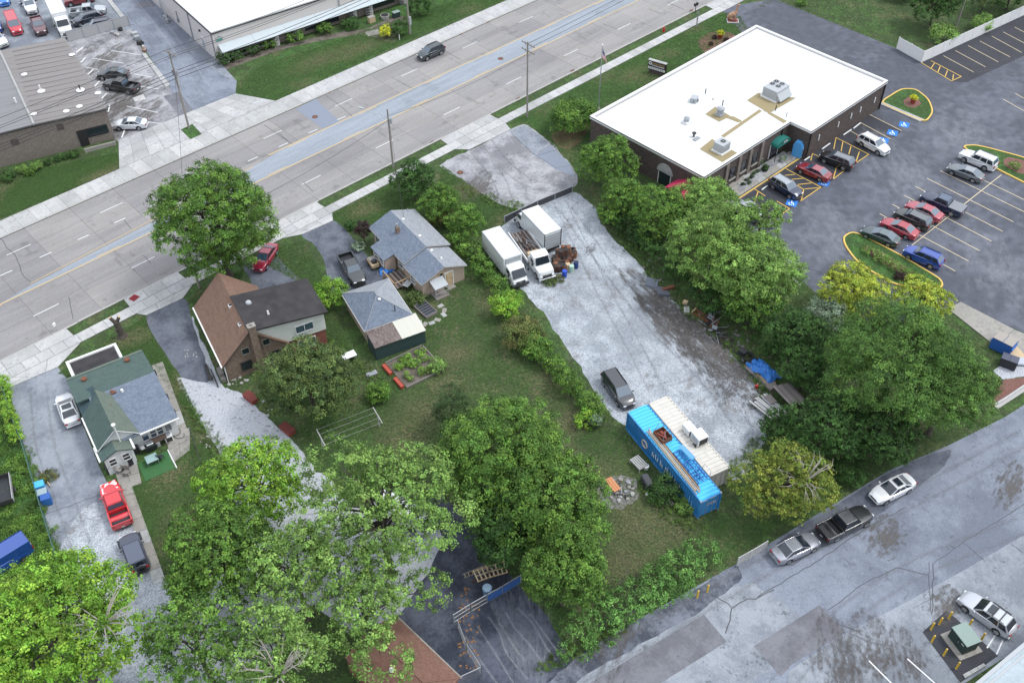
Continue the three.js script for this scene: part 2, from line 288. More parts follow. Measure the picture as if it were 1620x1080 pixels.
// roofs and walls
const shingleT = (a, b, tile = 4) => tex(tile, (i, x, y, o) => { // courses of tabs 0.14 m high: relief and tone only
  const row = Math.floor(y * 28), col = Math.floor((x + (row % 3) * 0.037) * 14 + (row * 7 % 5) * 0.2), h = Math.sin(col * 12.9898 + row * 78.233) * 43758.5453, t = h - Math.floor(h), e = (y * 28) % 1;
  mix3(o, a, b, 0.3 * t + 0.4 * f16[i] + 0.6 * smooth(0.3, 0.7, f64[i] * 0.5 + f128[i] * 0.5) - 0.15); mul3(o, (0.82 + 0.3 * fine[i]) * (e < 0.13 ? 0.78 : 1));
});
const roofM = (a, b) => std(0xffffff, 0.93, { map: shingleT(a, b), bumpMap: bumpFine, bumpScale: 0.01 });
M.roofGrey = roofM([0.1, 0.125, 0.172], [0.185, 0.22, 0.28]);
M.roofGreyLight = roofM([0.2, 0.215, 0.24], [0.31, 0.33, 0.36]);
M.roofBrown = roofM([0.15, 0.087, 0.062], [0.24, 0.15, 0.11]);
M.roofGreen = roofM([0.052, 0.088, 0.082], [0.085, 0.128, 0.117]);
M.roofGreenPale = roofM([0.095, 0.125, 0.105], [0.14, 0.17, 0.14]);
M.roofTeal = roofM([0.03, 0.062, 0.075], [0.062, 0.1, 0.115]);
M.roofMottled = roofM([0.075, 0.05, 0.045], [0.23, 0.19, 0.18]);
M.roofRust = roofM([0.15, 0.075, 0.055], [0.23, 0.13, 0.1]);
M.roofBlack = std(0xffffff, 0.9, { map: tex(10, (i, x, y, o) => { const s = ((y * 10) % 1) < 0.035 ? 1.35 : 1; const a = (0.7 + 0.4 * fine[i] + 0.5 * (f16[i] - 0.4)) * s; o[0] = 0.034 * a; o[1] = 0.031 * a; o[2] = 0.034 * a; }), bumpMap: bumpFine, bumpScale: 0.006 });
M.roofWarehouse = std(0xffffff, 0.8, { map: tex(14, (i, x, y, o) => { const s = ((y * 7) % 1) < 0.07 ? 0.86 : 1, a = (0.84 + 0.18 * fine[i] + 0.16 * (streak[i] - 0.5)) * s; o[0] = 0.215 * a; o[1] = 0.2 * a; o[2] = 0.196 * a; }), bumpMap: bumpFine, bumpScale: 0.004 });
M.membrane = std(0xffffff, 0.7, { map: tex(18, (i, x, y, o) => { const s = ((y * 6) % 1) < 0.014 ? 0.84 : 1, a = (0.86 + 0.05 * fine[i] + 0.1 * (f8[i] - 0.5) - 0.16 * smooth(0.72, 0.95, f32[i] * 0.5 + f64[i] * 0.5)) * s; o[0] = 0.66 * a; o[1] = 0.67 * a; o[2] = 0.675 * a; }) });
M.tanMembrane = std([0.27, 0.22, 0.12], 0.85, { bumpMap: bumpFine, bumpScale: 0.004 });
const brickT = (a, b, mortar) => tex(2.4, (i, x, y, o) => { // 10 x 30 bricks; courses 0.08 m, far below picking out at this distance
  const row = Math.floor(y * 30), fx = x * 10 + (row % 2) * 0.5, col = Math.floor(fx) % 10, h = Math.sin(col * 91.7 + row * 47.3) * 9283.13, t = h - Math.floor(h), e = (y * 30) % 1 < 0.14 || fx % 1 < 0.05;
  if (e) { o[0] = mortar[0]; o[1] = mortar[1]; o[2] = mortar[2]; } else { mix3(o, a, b, t); mul3(o, 0.85 + 0.3 * fine[i]); }
}, { size: 512 });
M.brickTan = std(0xffffff, 0.92, { map: brickT([0.13, 0.085, 0.06], [0.25, 0.185, 0.14], [0.24, 0.2, 0.17]) });
M.brickRed = std(0xffffff, 0.92, { map: brickT([0.17, 0.05, 0.035], [0.26, 0.085, 0.06], [0.2, 0.13, 0.11]) });
M.brickDark = std(0xffffff, 0.92, { map: brickT([0.05, 0.037, 0.034], [0.115, 0.088, 0.08], [0.1, 0.085, 0.08]) });
M.brickBrown = std(0xffffff, 0.92, { map: brickT([0.15, 0.122, 0.105], [0.24, 0.205, 0.18], [0.2, 0.18, 0.165]) });
const lapT = (c, tile, n, d) => tex(tile, (i, x, y, o) => { const e = (y * n) % 1, a = (e < 0.16 ? d : 1) * (0.94 + 0.08 * fine[i] + 0.08 * (f8[i] - 0.5)); o[0] = c[0] * a; o[1] = c[1] * a; o[2] = c[2] * a; }, { size: 512 });
M.sidingWhite = std(0xffffff, 0.7, { map: lapT([0.68, 0.7, 0.72], 2, 16, 0.84) });
M.sidingCream = std(0xffffff, 0.7, { map: lapT([0.64, 0.66, 0.62], 2, 18, 0.88) });
M.sidingTan = std(0xffffff, 0.75, { map: tex(2, (i, x, y, o) => { const e = (x * 6) % 1, a = (e < 0.1 ? 0.78 : 1) * (0.92 + 0.1 * fine[i]); o[0] = 0.44 * a; o[1] = 0.35 * a; o[2] = 0.29 * a; }, { size: 512 }) });
M.metalWall = std(0xffffff, 0.6, { map: tex(2.4, (i, x, y, o) => { const e = (x * 8) % 1, a = (e < 0.12 ? 0.82 : 1) * (0.95 + 0.06 * fine[i]); o[0] = 0.62 * a; o[1] = 0.585 * a; o[2] = 0.57 * a; }, { size: 512 }) });
// plain things
M.trim = std([0.72, 0.72, 0.72], 0.6); M.black = std([0.018, 0.018, 0.02], 0.6); M.darkTrim = std([0.035, 0.034, 0.036], 0.7);
M.glass = new THREE.MeshPhysicalMaterial({ color: new THREE.Color().setRGB(0.018, 0.024, 0.034), roughness: 0.05, clearcoat: 0.6, clearcoatRoughness: 0.03 });
M.glassBlue = new THREE.MeshPhysicalMaterial({ color: new THREE.Color().setRGB(0.05, 0.085, 0.125), roughness: 0.06, ior: 1.9, clearcoat: 1, clearcoatRoughness: 0.03 });
M.rubber = std([0.017, 0.017, 0.018], 0.85); M.rim = std([0.42, 0.43, 0.45], 0.35, { metalness: 0.7 }); M.chrome = std([0.6, 0.61, 0.63], 0.25, { metalness: 0.9 });
M.galv = std([0.42, 0.44, 0.46], 0.45, { metalness: 0.55, bumpMap: bumpFine, bumpScale: 0.002 }); M.unitGrey = std([0.27, 0.285, 0.31], 0.55); M.unitPale = std([0.36, 0.38, 0.4], 0.6);
M.headlamp = std([0.75, 0.78, 0.82], 0.15); M.taillamp = std([0.3, 0.012, 0.012], 0.25);
M.woodPole = std(0xffffff, 0.95, { map: tex(1.2, (i, x, y, o) => { const a = 0.6 + 0.5 * streakV[i] + 0.2 * fine[i]; o[0] = 0.27 * a; o[1] = 0.245 * a; o[2] = 0.225 * a; }, { size: 256, tileY: 6 }) });
M.wood = std([0.36, 0.25, 0.14], 0.85); M.woodPale = std([0.5, 0.38, 0.24], 0.85); M.woodGrey = std([0.2, 0.18, 0.17], 0.9); M.woodDark = std([0.075, 0.05, 0.04], 0.85); M.woodRed = std([0.22, 0.05, 0.035], 0.8); M.rust = std([0.16, 0.065, 0.035], 0.9);
M.bark = std(0xffffff, 1, { map: tex(1, (i, x, y, o) => { const a = 0.5 + 0.7 * streakV[i] + 0.2 * fine[i]; o[0] = 0.085 * a; o[1] = 0.072 * a; o[2] = 0.06 * a; }, { size: 256, tileY: 3 }), bumpMap: bumpFine, bumpScale: 0.02 });
M.barkPale = std([0.34, 0.31, 0.28], 1);
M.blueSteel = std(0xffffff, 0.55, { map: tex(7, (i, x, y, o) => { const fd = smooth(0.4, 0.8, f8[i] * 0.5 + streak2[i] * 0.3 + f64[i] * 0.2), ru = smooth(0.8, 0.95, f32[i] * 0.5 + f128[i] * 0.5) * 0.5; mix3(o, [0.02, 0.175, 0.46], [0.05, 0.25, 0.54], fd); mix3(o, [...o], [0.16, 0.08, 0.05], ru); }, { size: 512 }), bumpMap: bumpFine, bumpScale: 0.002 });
M.tarp = std([0.02, 0.15, 0.48], 0.5); M.plasticBlue = std([0.08, 0.34, 0.7], 0.5); M.plasticDark = std([0.02, 0.022, 0.028], 0.55); M.binBlue = std([0.02, 0.09, 0.33], 0.5);
M.bollard = std([0.66, 0.44, 0.03], 0.55); M.greenBox = std([0.022, 0.045, 0.04], 0.6); M.greenLid = std([0.2, 0.27, 0.25], 0.5); M.red = std([0.45, 0.02, 0.02], 0.5); M.orange = std([0.52, 0.22, 0.1], 0.7);
// ------------------------------------------------------------------ ground
{ const g = new THREE.PlaneGeometry(4000, 4000).rotateX(-Math.PI / 2), p = g.attributes.position, uv = g.attributes.uv; for (let i = 0; i < p.count; i++) uv.setXY(i, p.getX(i), p.getZ(i));
  const me = part('ground', g, M.grass, null, { keepUV: true }); me.userData.kind = 'structure'; }
const rect = (x0, z0, x1, z1) => [[x0, z0], [x1, z0], [x1, z1], [x0, z1]];
const W = (px, py, h = 0) => { const p = G(px, py, h); return [p.x, p.z]; };
const line = (parent, a, b, w, m, y, name = 'lane_marking') => part(name, sheetGeo(ribbonPts([a, b], w), y), m, parent, { keepUV: true });
const crackR = rng(404);
function crack(parent, px, w, y, name = 'crack', m = M.crack) { // an irregular dark seam through photograph pixels
  w *= 0.75; const pts = px.map(([a, b]) => W(a, b)), out = [];
  for (let i = 0; i < pts.length - 1; i++) { const n = Math.max(2, Math.round(Math.hypot(pts[i + 1][0] - pts[i][0], pts[i + 1][1] - pts[i][1]) / 0.7)); for (let k = 0; k < n; k++) out.push([lerp(pts[i][0], pts[i + 1][0], k / n) + (crackR() - 0.5) * 0.13, lerp(pts[i][1], pts[i + 1][1], k / n) + (crackR() - 0.5) * 0.13]); }
  out.push(pts[pts.length - 1]);
  return part(name, sheetGeo(ribbonPts(out, w), y), m, parent, { keepUV: true });
}
// lawns that differ from the base grass
const lawn = structure('lawn');
sheet('lawn_patch', organic(P2([[190, 240], [186, 268], [120, 296], [0, 345], [-60, 370], [-80, 300], [0, 284], [100, 258]]), 0.1), 0.004, M.grass, lawn);
sheet('lawn_patch', P2([[372, 128], [372, 149], [437, 161], [470, 145], [640, 66], [797, 0], [870, -30], [780, -50], [600, 20], [480, 70], [420, 95]]), 0.004, M.grassLush, lawn);
sheet('lawn_patch', organic(P2([[522, 338], [622, 286], [660, 310], [640, 330], [590, 350], [585, 372], [560, 372], [535, 355]]), 0.15), 0.004, M.grass, lawn);
sheet('lawn_patch', organic(P2([[650, 470], [740, 440], [800, 480], [850, 560], [920, 640], [990, 700], [1050, 790], [1140, 850], [1130, 880], [1000, 950], [920, 980], [880, 900], [830, 760], [730, 640], [660, 600]]), 0.2), 0.004, M.grassDry, lawn);
sheet('lawn_patch', organic(P2([[500, 640], [560, 560], [640, 640], [720, 760], [700, 800], [560, 780], [500, 740]]), 0.2), 0.004, M.grass, lawn);
sheet('lawn_patch', P2([[206, 770], [262, 738], [300, 700], [330, 700], [370, 780], [380, 900], [300, 920], [255, 905]]), 0.004, M.grass, lawn);
sheet('lawn_patch', organic(P2([[-60, 640], [10, 640], [36, 700], [92, 895], [60, 960], [-80, 960]]), 0.1), 0.004, M.grassLush, lawn);
sheet('lawn_patch', P2([[805, 193], [1123, 26], [1150, 18], [1172, 24], [1183, 42], [1150, 60], [960, 170], [938, 190], [925, 250], [905, 262], [832, 190]]), 0.004, M.grassLush, lawn);
stain(lawn, 205, 268, 6, 2.2, 0.3, M.stainDry, 0.009, 'dry_patch'); stain(lawn, 505, 95, 6, 2, 0.1, M.stainDry, 0.009, 'dry_patch'); stain(lawn, 575, 75, 4, 1.6, 0.1, M.stainDry, 0.009, 'dry_patch');
stain(lawn, 900, 205, 3, 1.5, 0.4, M.stainDry, 0.009, 'dry_patch'); stain(lawn, 1000, 118, 3, 1.2, 0.2, M.stainDry, 0.009, 'dry_patch');
for (const [x, y, a, b] of [[725, 560, 2.4, 1.5], [680, 655, 3, 3.6], [780, 480, 2, 1.6], [905, 660, 3.2, 1.6], [1010, 830, 4, 3], [990, 890, 4, 2.4], [960, 760, 3, 2], [1070, 845, 3, 1.5], [640, 690, 2.5, 3.5], [300, 830, 2.2, 2.6], [270, 858, 1.6, 1.2], [230, 505, 2, 1.2], [330, 690, 2, 2]]) stain(lawn, x, y, a, b, x, M.stainDry, 0.009, 'dry_patch');

// main road: cast slabs in five lanes, an asphalt turn lane between the yellow lines
const road = structure('road');
sheet('road_bed', rect(-140, -114.75, 420, -94.2), 0.004, M.joint, road);
sheet('road_far_end', rect(186, -114.7, 420, -94.3), 0.02, M.road[0], road); sheet('road_near_end', rect(-140, -114.7, -12, -94.3), 0.02, M.road[1], road);
{ const zs = [-114.72, -111.15, -107.35, -103.05, -98.55, -94.3];
  for (let k = 0; k < 5; k++) slabs(road, rect(-12, zs[k], 186, zs[k + 1]), 33, 1, M.road, { top: 0.024, gap: 0.022, thick: 0.018, seed: 11 + k, name: 'road_slab' }); }
sheet('turn_lane', [[15.2, -103.02], [20.2, -103.9], [38.4, -104.9], [49.3, -105.9], [57, -107.2], [300, -107.2], [300, -103.02]], 0.034, M.turn, road);
{ const q = [W(468, 173), W(499, 156.5), W(538, 193), W(510, 203)]; sheet('asphalt_patch', q, 0.034, M.patchBlue, road); }
for (let x = -90; x < 190; x += 12.2) { for (const [z, o] of [[-111.15, 0.4], [-98.55, 10.2]]) line(road, [x + o, z], [x + o + 3.05, z], 0.11, M.paintWhite, 0.034); }
for (const z of [-107.28, -103.08]) for (let x = 60; x < 190; x += 26) line(road, [x - (z < -105 ? 5 : 46), z], [x + 26 - (z < -105 ? 5 : 46), z], 0.17, M.paintYellowWorn, 0.038);
for (let x = 58; x < 190; x += 12.2) { line(road, [x, -107.0], [x + 3, -107.0], 0.11, M.paintYellowWorn, 0.042); line(road, [x - 30, -103.36], [x - 27, -103.36], 0.11, M.paintYellowWorn, 0.042); }
line(road, [-12, -103.0], [16, -103.0], 0.13, M.paintYellowWorn, 0.038); line(road, [-12, -102.75], [16, -102.9], 0.1, M.paintYellowWorn, 0.038);
for (let x = 18; x < 68; x += 4.9) line(road, [x, -108.0], [x + 1.5, -107.95], 0.13, M.paintWhite, 0.034);
line(road, [20, -104.15], [52, -106.4], 0.1, M.paintYellowWorn, 0.042);
for (const c of [[[0, 374], [12, 395], [22, 402], [31, 421], [34, 434], [48, 446]], [[115, 505], [108, 470]], [[627, 126], [636, 132], [653, 140]], [[515, 151], [535, 165], [557, 184]], [[226, 404], [238, 416]], [[695, 78], [712, 85], [728, 94]], [[955, 38], [976, 46]], [[1056, 3], [1083, 16]], [[912, 84], [940, 92], [942, 86]], [[440, 210], [455, 223]], [[480, 288], [495, 303]], [[195, 348], [207, 362]], [[418, 198], [445, 217], [462, 228]]]) crack(road, c, 0.09, 0.039);
for (const [x, y] of [[173, 296], [521, 146], [729, 54], [772, 35], [684, 225], [906, 112], [820, 156], [1094, 17]]) { const p = G(x, y), g = thing('storm_drain', 'x', 'drain', V3(p.x, 0, p.z)); part('grate_frame', bx(0.95, 0.05, 0.5, 0, 0.0), M.kerb, g); for (let k = 0; k < 5; k++) part('grate_bar', bx(0.1, 0.02, 0.4, -0.34 + k * 0.17, 0.048), M.rust, g); part('grate_hole', bx(0.84, 0.012, 0.42, 0, 0.043), M.black, g);
  g.userData.label = { 173: 'dark kerb drain by the far pavement nearest the brick warehouse lawn', 521: 'dark kerb drain by the far pavement beside the driveway apron', 729: 'dark kerb drain by far pavement just ahead of the rightmost drain pair', 772: 'dark kerb drain farthest up the far side of the road', 684: 'dark kerb drain on near side beside the short grass strip and lamp pole', 906: 'dark kerb drain between the utility pole and the flagpole', 820: 'dark kerb drain beside the crossarm utility pole', 1094: 'dark kerb drain beside the little post near the drive entrance' }[x]; }
for (const [x, y, l] of [[498, 185, 'round manhole cover in the blue asphalt patch of the road'], [792, 93, 'round manhole cover in the pale turn lane'], [1285, 912, 'x'], [1407, 920, 'x'], [728, 273, 'round manhole cover in the gravelly drive before the yard']]) { if (l === 'x') continue; const p = G(x, y), g = thing('manhole_cover', l, 'manhole', V3(p.x, 0.036, p.z)); part('cover', cyl(0.36, 0.36, 0.012, 0, 0, 0, 20), M.rust, g); part('rim', new THREE.TorusGeometry(0.4, 0.03, 6, 20).rotateX(Math.PI / 2), M.darkTrim, g); }
// kerbs along the road, pavements and drive aprons of separate slabs
const kerbFar = structure('kerb'), kerbNear = structure('kerb');
for (let x = -12; x < 180; x += 3) { part('kerb_stone', rb(2.98, 0.13, 0.3, x + 1.5, 0, -114.95, 0, 0.03, 1), M.kerb, kerbFar); if (!((x > 8 && x < 19) || (x > 24 && x < 34) || (x > 44 && x < 54) || (x > 72 && x < 82) || (x > 131 && x < 146))) part('kerb_stone', rb(2.98, 0.13, 0.26, x + 1.5, 0, -94.17, 0, 0.03, 1), M.kerb, kerbNear); else part('kerb_stone', rb(2.98, 0.04, 0.26, x + 1.5, 0, -94.17, 0, 0.015, 1), M.kerb, kerbNear); }
const WK = [M.walk, M.walk, M.walk2, M.walk3];
const pavementFar = structure('pavement'); sheet('pavement_bed', rect(-12, -118.3, 180, -115.1), 0.006, M.joint, pavementFar);
slabs(pavementFar, rect(-12, -118.25, 180, -115.12), 96, 1, WK, { seed: 31, top: 0.1, thick: 0.09 });
{ const q = [W(187, 223), W(372, 148.5), [W(437, 161)[0], -118.3], [W(189, 268)[0], -118.3]]; sheet('pavement_bed', q, 0.009, M.joint, pavementFar); slabs(pavementFar, q, 11, 3, WK, { seed: 33, top: 0.09, thick: 0.07 }); }
const pavementNear = structure('pavement'); sheet('pavement_bed', rect(4, -92.45, 138, -90.85), 0.006, M.joint, pavementNear);
slabs(pavementNear, rect(4, -92.42, 138, -90.88), 84, 1, WK, { seed: 35, top: 0.08, thick: 0.07 });
const aprons = [[[13, 614], [91, 581], 4.5, 19.6, 4], [[231, 499], [289, 472], 26.6, 33.6, 3], [[478, 371], [527, 349], 46.4, 53.6, 3], [[742, 237], [808, 205], 74.4, 83.6, 3], [[1150, 12], [1205, -12], 132, 145, 4]];
for (const [a, b, x0, x1, n] of aprons) { const ap = structure('drive_apron'), A = W(...a), B = W(...b);
  const q1 = [[x0, -94.05], [x1, -94.05], [x1 + 0.1, -92.46], [x0 - 0.1, -92.46]], q2 = [[x0 - 0.1, -90.84], [x1 + 0.1, -90.84], B, A];
  sheet('apron_bed', q1, 0.007, M.joint, ap); sheet('apron_bed', q2, 0.007, M.joint, ap);
  slabs(ap, q1, n, 1, WK, { seed: 40 + n + x0 | 0, top: 0.075, thick: 0.065 }); slabs(ap, q2, n, 2, WK, { seed: 50 + n + x0 | 0, top: 0.075, thick: 0.065 }); }
// far-left: old lot, side street and truck yard
const oldLot = structure('side_car_park'); sheet('lot_surface', P2([[100, 58], [207, 46], [228, 85], [267, 137], [306, 176], [187, 224], [160, 210]]), 0.008, M.oldLot, oldLot);
stain(oldLot, 190, 165, 9, 3.5, 0.5, M.stainSoft, 0.013); stain(oldLot, 215, 190, 7, 2.5, 0.4, M.stainSoft, 0.014); stain(oldLot, 165, 95, 6, 2, 0.5, M.stainSoft, 0.015); stain(oldLot, 140, 80, 4, 1.6, 0.3, M.stain, 0.016);
for (const [a, b, c, d] of [[133, 106, 155, 110], [145, 92, 195, 100], [175, 80, 223, 87], [200, 115, 240, 122], [212, 135, 250, 141], [200, 168, 250, 178], [230, 192, 255, 196]]) line(oldLot, W(a, b), W(c, d), 0.12, M.paintWhite, 0.018, 'stall_line');
{ const q = [W(209, 155), W(226, 149), W(231, 157), W(213, 161)]; slabs(oldLot, q, 1, 1, [M.walk], { top: 0.03, thick: 0.02 }); }
const sideRoad = structure('side_street'); sheet('street_surface', P2([[160, -20], [244, -22], [319, 67], [374, 128], [372, 149], [284, 184], [268, 137], [207, 46]]), 0.012, M.alley, sideRoad);
sheet('street_patch', P2([[258, 152], [283, 145], [306, 176], [284, 184]]), 0.016, M.patch, sideRoad);
sheet('street_patch', P2([[300, 60], [319, 67], [374, 128], [350, 118], [290, 75]]), 0.016, M.driveGrey, sideRoad); sheet('street_patch', P2([[213, 5], [240, 2], [246, 9], [220, 14]]), 0.016, M.patch, sideRoad);
crack(sideRoad, [[230, 40], [250, 60], [256, 70]], 0.06, 0.018); crack(sideRoad, [[200, 20], [225, 50], [240, 75]], 0.06, 0.018); crack(sideRoad, [[302, 158], [325, 165], [330, 162]], 0.07, 0.018);
slabs(sideRoad, [W(224, 86), W(230, 84.5), W(269, 134.5), W(262, 139)], 1, 6, [M.walk3, M.walk2], { top: 0.13, thick: 0.12, name: 'kerb_slab' });
slabs(sideRoad, [W(168, 0), W(174, -2), W(202, 33), W(195, 35)], 1, 5, [M.walk3, M.walk2], { top: 0.13, thick: 0.12, name: 'kerb_slab' });
sheet('truck_yard', P2([[-120, -40], [160, -60], [168, 0], [207, 46], [100, 62], [-60, 96], [-140, 80]]), 0.004, M.driveGrey);
// bank car park
const lot = structure('parking_lot');
sheet('lot_surface', P2([[1140, 12], [1226, -2], [1423, 78], [1460, 98], [1625, 22], [1800, -60], [2000, 150], [1800, 420], [1640, 535], [1605, 520], [1575, 528], [1500, 488], [1400, 520], [1290, 462], [1225, 405], [1150, 320], [1240, 250], [1300, 200], [1190, 70]]), 0.008, M.lot, lot);
sheet('fresh_asphalt', P2([[1170, 317], [1268, 249], [1320, 215], [1372, 178], [1428, 207], [1395, 232], [1300, 297], [1262, 322], [1225, 345]]), 0.013, M.lotNew, lot);
sheet('fresh_asphalt', P2([[1452, 97], [1625, 20], [1660, 70], [1530, 130], [1506, 129]]), 0.013, M.lotNew, lot);
const yel = (a, b, c, d, m = M.paintStall, w = 0.1) => line(lot, W(a, b), W(c, d), w, m, 0.019, 'stall_line');
for (const s of [[1374, 180, 1427, 207], [1362, 194, 1410, 220], [1346, 207, 1388, 231], [1392, 338, 1533, 413], [1412, 323, 1551, 397], [1431, 309, 1569, 381.5], [1449, 295, 1587, 366], [1467, 282, 1604, 351], [1488, 270, 1625, 337], [1558, 285.5, 1640, 325], [1425.5, 402, 1585, 276.5], [1444, 391, 1512, 429], [1588, 157, 1640, 186], [1607, 148, 1650, 172],
  [1493, 88, 1541, 114], [1512, 80, 1560, 106], [1532, 72, 1580, 98], [1551, 65, 1598.5, 90], [1569.5, 57, 1617, 83], [1587.6, 50.5, 1640, 78], [1606, 43, 1650, 66]]) yel(...s);
for (const s of [[1320, 216, 1375, 244], [1375, 244, 1356, 257], [1323, 218, 1319.5, 236], [1334, 224, 1331, 240], [1347, 231, 1342, 248], [1360, 240, 1355, 255], [1283, 241.5, 1299, 249], [1286, 243, 1283, 254], [1319, 283, 1336, 270], [1324, 263.5, 1319, 282], [1244, 267, 1299, 296], [1299, 296, 1267, 318], [1236, 278, 1258, 276], [1250, 284, 1272, 282], [1262, 292, 1284.5, 289.5], [1273, 299, 1295, 297], [1272, 300, 1268, 317], [1262, 293, 1272, 300], [1194.5, 299, 1211, 310], [1200, 302, 1194, 320.5], [1229, 318, 1249.5, 330], [1249.5, 330, 1233, 342],
  [1457, 98.5, 1506, 128], [1506, 128, 1521.5, 121], [1521.5, 121, 1473.5, 96], [1479, 100, 1473, 109], [1488, 105, 1484, 115], [1499.5, 111.5, 1496, 121], [1509, 118, 1508, 126]]) yel(...s, M.paintYellow, 0.12);
{ const c = document.createElement('canvas'); c.width = c.height = 128; const k = c.getContext('2d'); k.fillStyle = '#2a72c8'; k.fillRect(0, 0, 128, 128); k.strokeStyle = k.fillStyle = '#e8eef4'; k.lineWidth = 9; k.lineCap = 'round';
  k.beginPath(); k.arc(56, 24, 9, 0, 7); k.fill(); k.beginPath(); k.moveTo(56, 38); k.lineTo(58, 68); k.lineTo(84, 68); k.lineTo(96, 98); k.stroke(); k.beginPath(); k.moveTo(58, 52); k.lineTo(80, 52); k.stroke(); k.beginPath(); k.arc(58, 82, 25, -2.6, 0.9, true); k.stroke();
  const t = new THREE.CanvasTexture(c); t.colorSpace = THREE.SRGBColorSpace; const m = std(0xffffff, 0.8, { map: t });
  for (const [x, y] of [[1431, 197], [1412.6, 210], [1398, 222], [1304, 289], [1253, 321]]) { const p = G(x, y); part('disabled_bay_marking', new THREE.PlaneGeometry(1.35, 1.35).rotateX(-Math.PI / 2).rotateY(-1.2).translate(p.x, 0.022, p.z), m, lot, { keepUV: true }); } }
for (const c of [[[1520, 108], [1535, 125], [1560, 137], [1588, 122], [1617, 105], [1605, 90]], [[1560, 137], [1573, 128], [1590, 140], [1625, 150]], [[1540, 115], [1580, 108], [1625, 95]], [[1270, 375], [1300, 395]], [[1235, 397], [1280, 425], [1330, 440]], [[1380, 150], [1320, 110]]]) crack(lot, c, 0.08, 0.02);
stain(lot, 1520, 215, 9, 6, 0.4, M.stainPale, 0.0145, 'dusty_wear'); stain(lot, 1430, 270, 12, 5, 0.9, M.stainPale, 0.015, 'dusty_wear'); stain(lot, 1330, 380, 9, 5, 0.9, M.stainPale, 0.0155, 'dusty_wear'); stain(lot, 1580, 430, 9, 5, 0.6, M.stainPale, 0.016, 'dusty_wear');
function island(pts, plant) { const is = structure('planted_island'), o = organic(P2(pts), 0.02, 9, 6); sheet('island_lawn', o, 0.1, M.grassLush, is); part('island_kerb', curbRun(o, 0.2, 0.16, 0, true), M.kerbYellow, is); return is; }
const isl1 = island([[1397, 163], [1411, 151], [1428, 142], [1449, 143], [1468, 158], [1475, 176], [1469, 188], [1459, 191], [1425, 178]]);
const isl2 = island([[1336, 376], [1348, 369], [1366, 374], [1420, 402], [1459, 425], [1485, 441], [1491, 452], [1482, 457], [1449, 455], [1415, 449], [1371, 425], [1353, 410], [1338, 389]]);
const isl3 = island([[1526, 233], [1545, 231], [1576, 238], [1625, 252], [1690, 280], [1680, 318], [1620, 289], [1578, 268], [1550, 250]]);
sheet('mulch_bed', organic(P2([[1430, 160], [1440, 154], [1452, 157], [1457, 165], [1446, 171], [1433, 168]]), 0.1), 0.116, M.mulch, isl1);
sheet('mulch_bed', organic(P2([[1366, 393], [1385, 395], [1420, 415], [1445, 432], [1436, 440], [1410, 425], [1385, 410]]), 0.1), 0.116, M.mulch, isl2);
sheet('mulch_bed', organic(P2([[1588, 254], [1600, 250], [1640, 262], [1650, 275], [1615, 275], [1592, 264]]), 0.1), 0.116, M.mulch, isl3);
slabs(isl1, [W(1391, 165), W(1396, 161.5), W(1463, 190), W(1456, 193)], 1, 4, [M.walk3], { top: 0.14, thick: 0.12 });
const bankWalk = structure('bank_walk'); { const q = [W(1167, 313), W(1267, 247), W(1254, 238), W(1150, 291)]; sheet('walk_bed', q, 0.014, M.joint, bankWalk); slabs(bankWalk, q, 9, 3, [M.oldWalk, M.walk3], { top: 0.13, thick: 0.11 }); part('kerb_stone', curbRun([W(1168.5, 315), W(1193, 299), W(1219, 282), W(1244, 265), W(1269, 248.5)], 0.16, 0.14), M.kerbYellow, bankWalk); }
const mulchBank = sheet('mulch_bed', organic(P2([[1105, 72], [1108, 60], [1125, 51], [1148, 50], [1163, 56], [1150, 75], [1120, 85]]), 0.1), 0.012, M.mulch);
const mulchTree = sheet('mulch_bed', organic(P2([[874, 212], [890, 203], [925, 195], [932, 202], [918, 225], [897, 236], [878, 226]]), 0.15), 0.012, std([0.15, 0.09, 0.06], 1, { bumpMap: bumpCoarse, bumpScale: 0.05 }));
slabs(lot, [W(1500, 489), W(1520, 478), W(1605, 522), W(1575, 548)], 3, 1, [M.oldWalk, M.walk3], { top: 0.1, thick: 0.09, name: 'bin_pad_slab' });
slabs(lot, [W(1575, 548), W(1605, 522), W(1660, 545), W(1640, 575)], 2, 1, [M.oldWalk, M.walk3], { top: 0.1, thick: 0.09, name: 'bin_pad_slab' });
// gravelly drive and gravel yard
const yardDrive = structure('yard_drive');
sheet('drive_surface', organic(P2([[742, 238], [806, 206], [832, 197], [870, 225], [905, 262], [913, 290], [860, 320], [830, 330], [790, 322], [735, 285], [697, 262]]), 0.25), 0.008, M.oldLot, yardDrive);
sheet('drive_slab', P2([[804, 206], [832, 198], [868, 226], [846, 246]]), 0.014, M.driveGrey, yardDrive); sheet('drive_slab', P2([[848, 246], [869, 228], [900, 258], [910, 280], [880, 268]]), 0.013, M.patchBlue, yardDrive);
crack(yardDrive, [[808, 210], [847, 246], [878, 238]], 0.1, 0.018); crack(yardDrive, [[847, 246], [880, 265], [905, 262]], 0.06, 0.018);
stain(yardDrive, 755, 298, 5, 2, 0.4, M.stainSoft, 0.016); stain(yardDrive, 775, 270, 4, 2, 0.3, M.stainPale, 0.017);
const yard = structure('gravel_yard');
sheet('gravel', organic(P2([[770, 385], [830, 335], [905, 303], [935, 325], [965, 370], [1005, 410], [1050, 460], [1110, 520], [1165, 565], [1200, 620], [1215, 680], [1200, 720], [1160, 760], [1060, 690], [985, 670], [930, 600], [870, 510], [820, 450]]), 0.35), 0.008, M.gravel, yard);
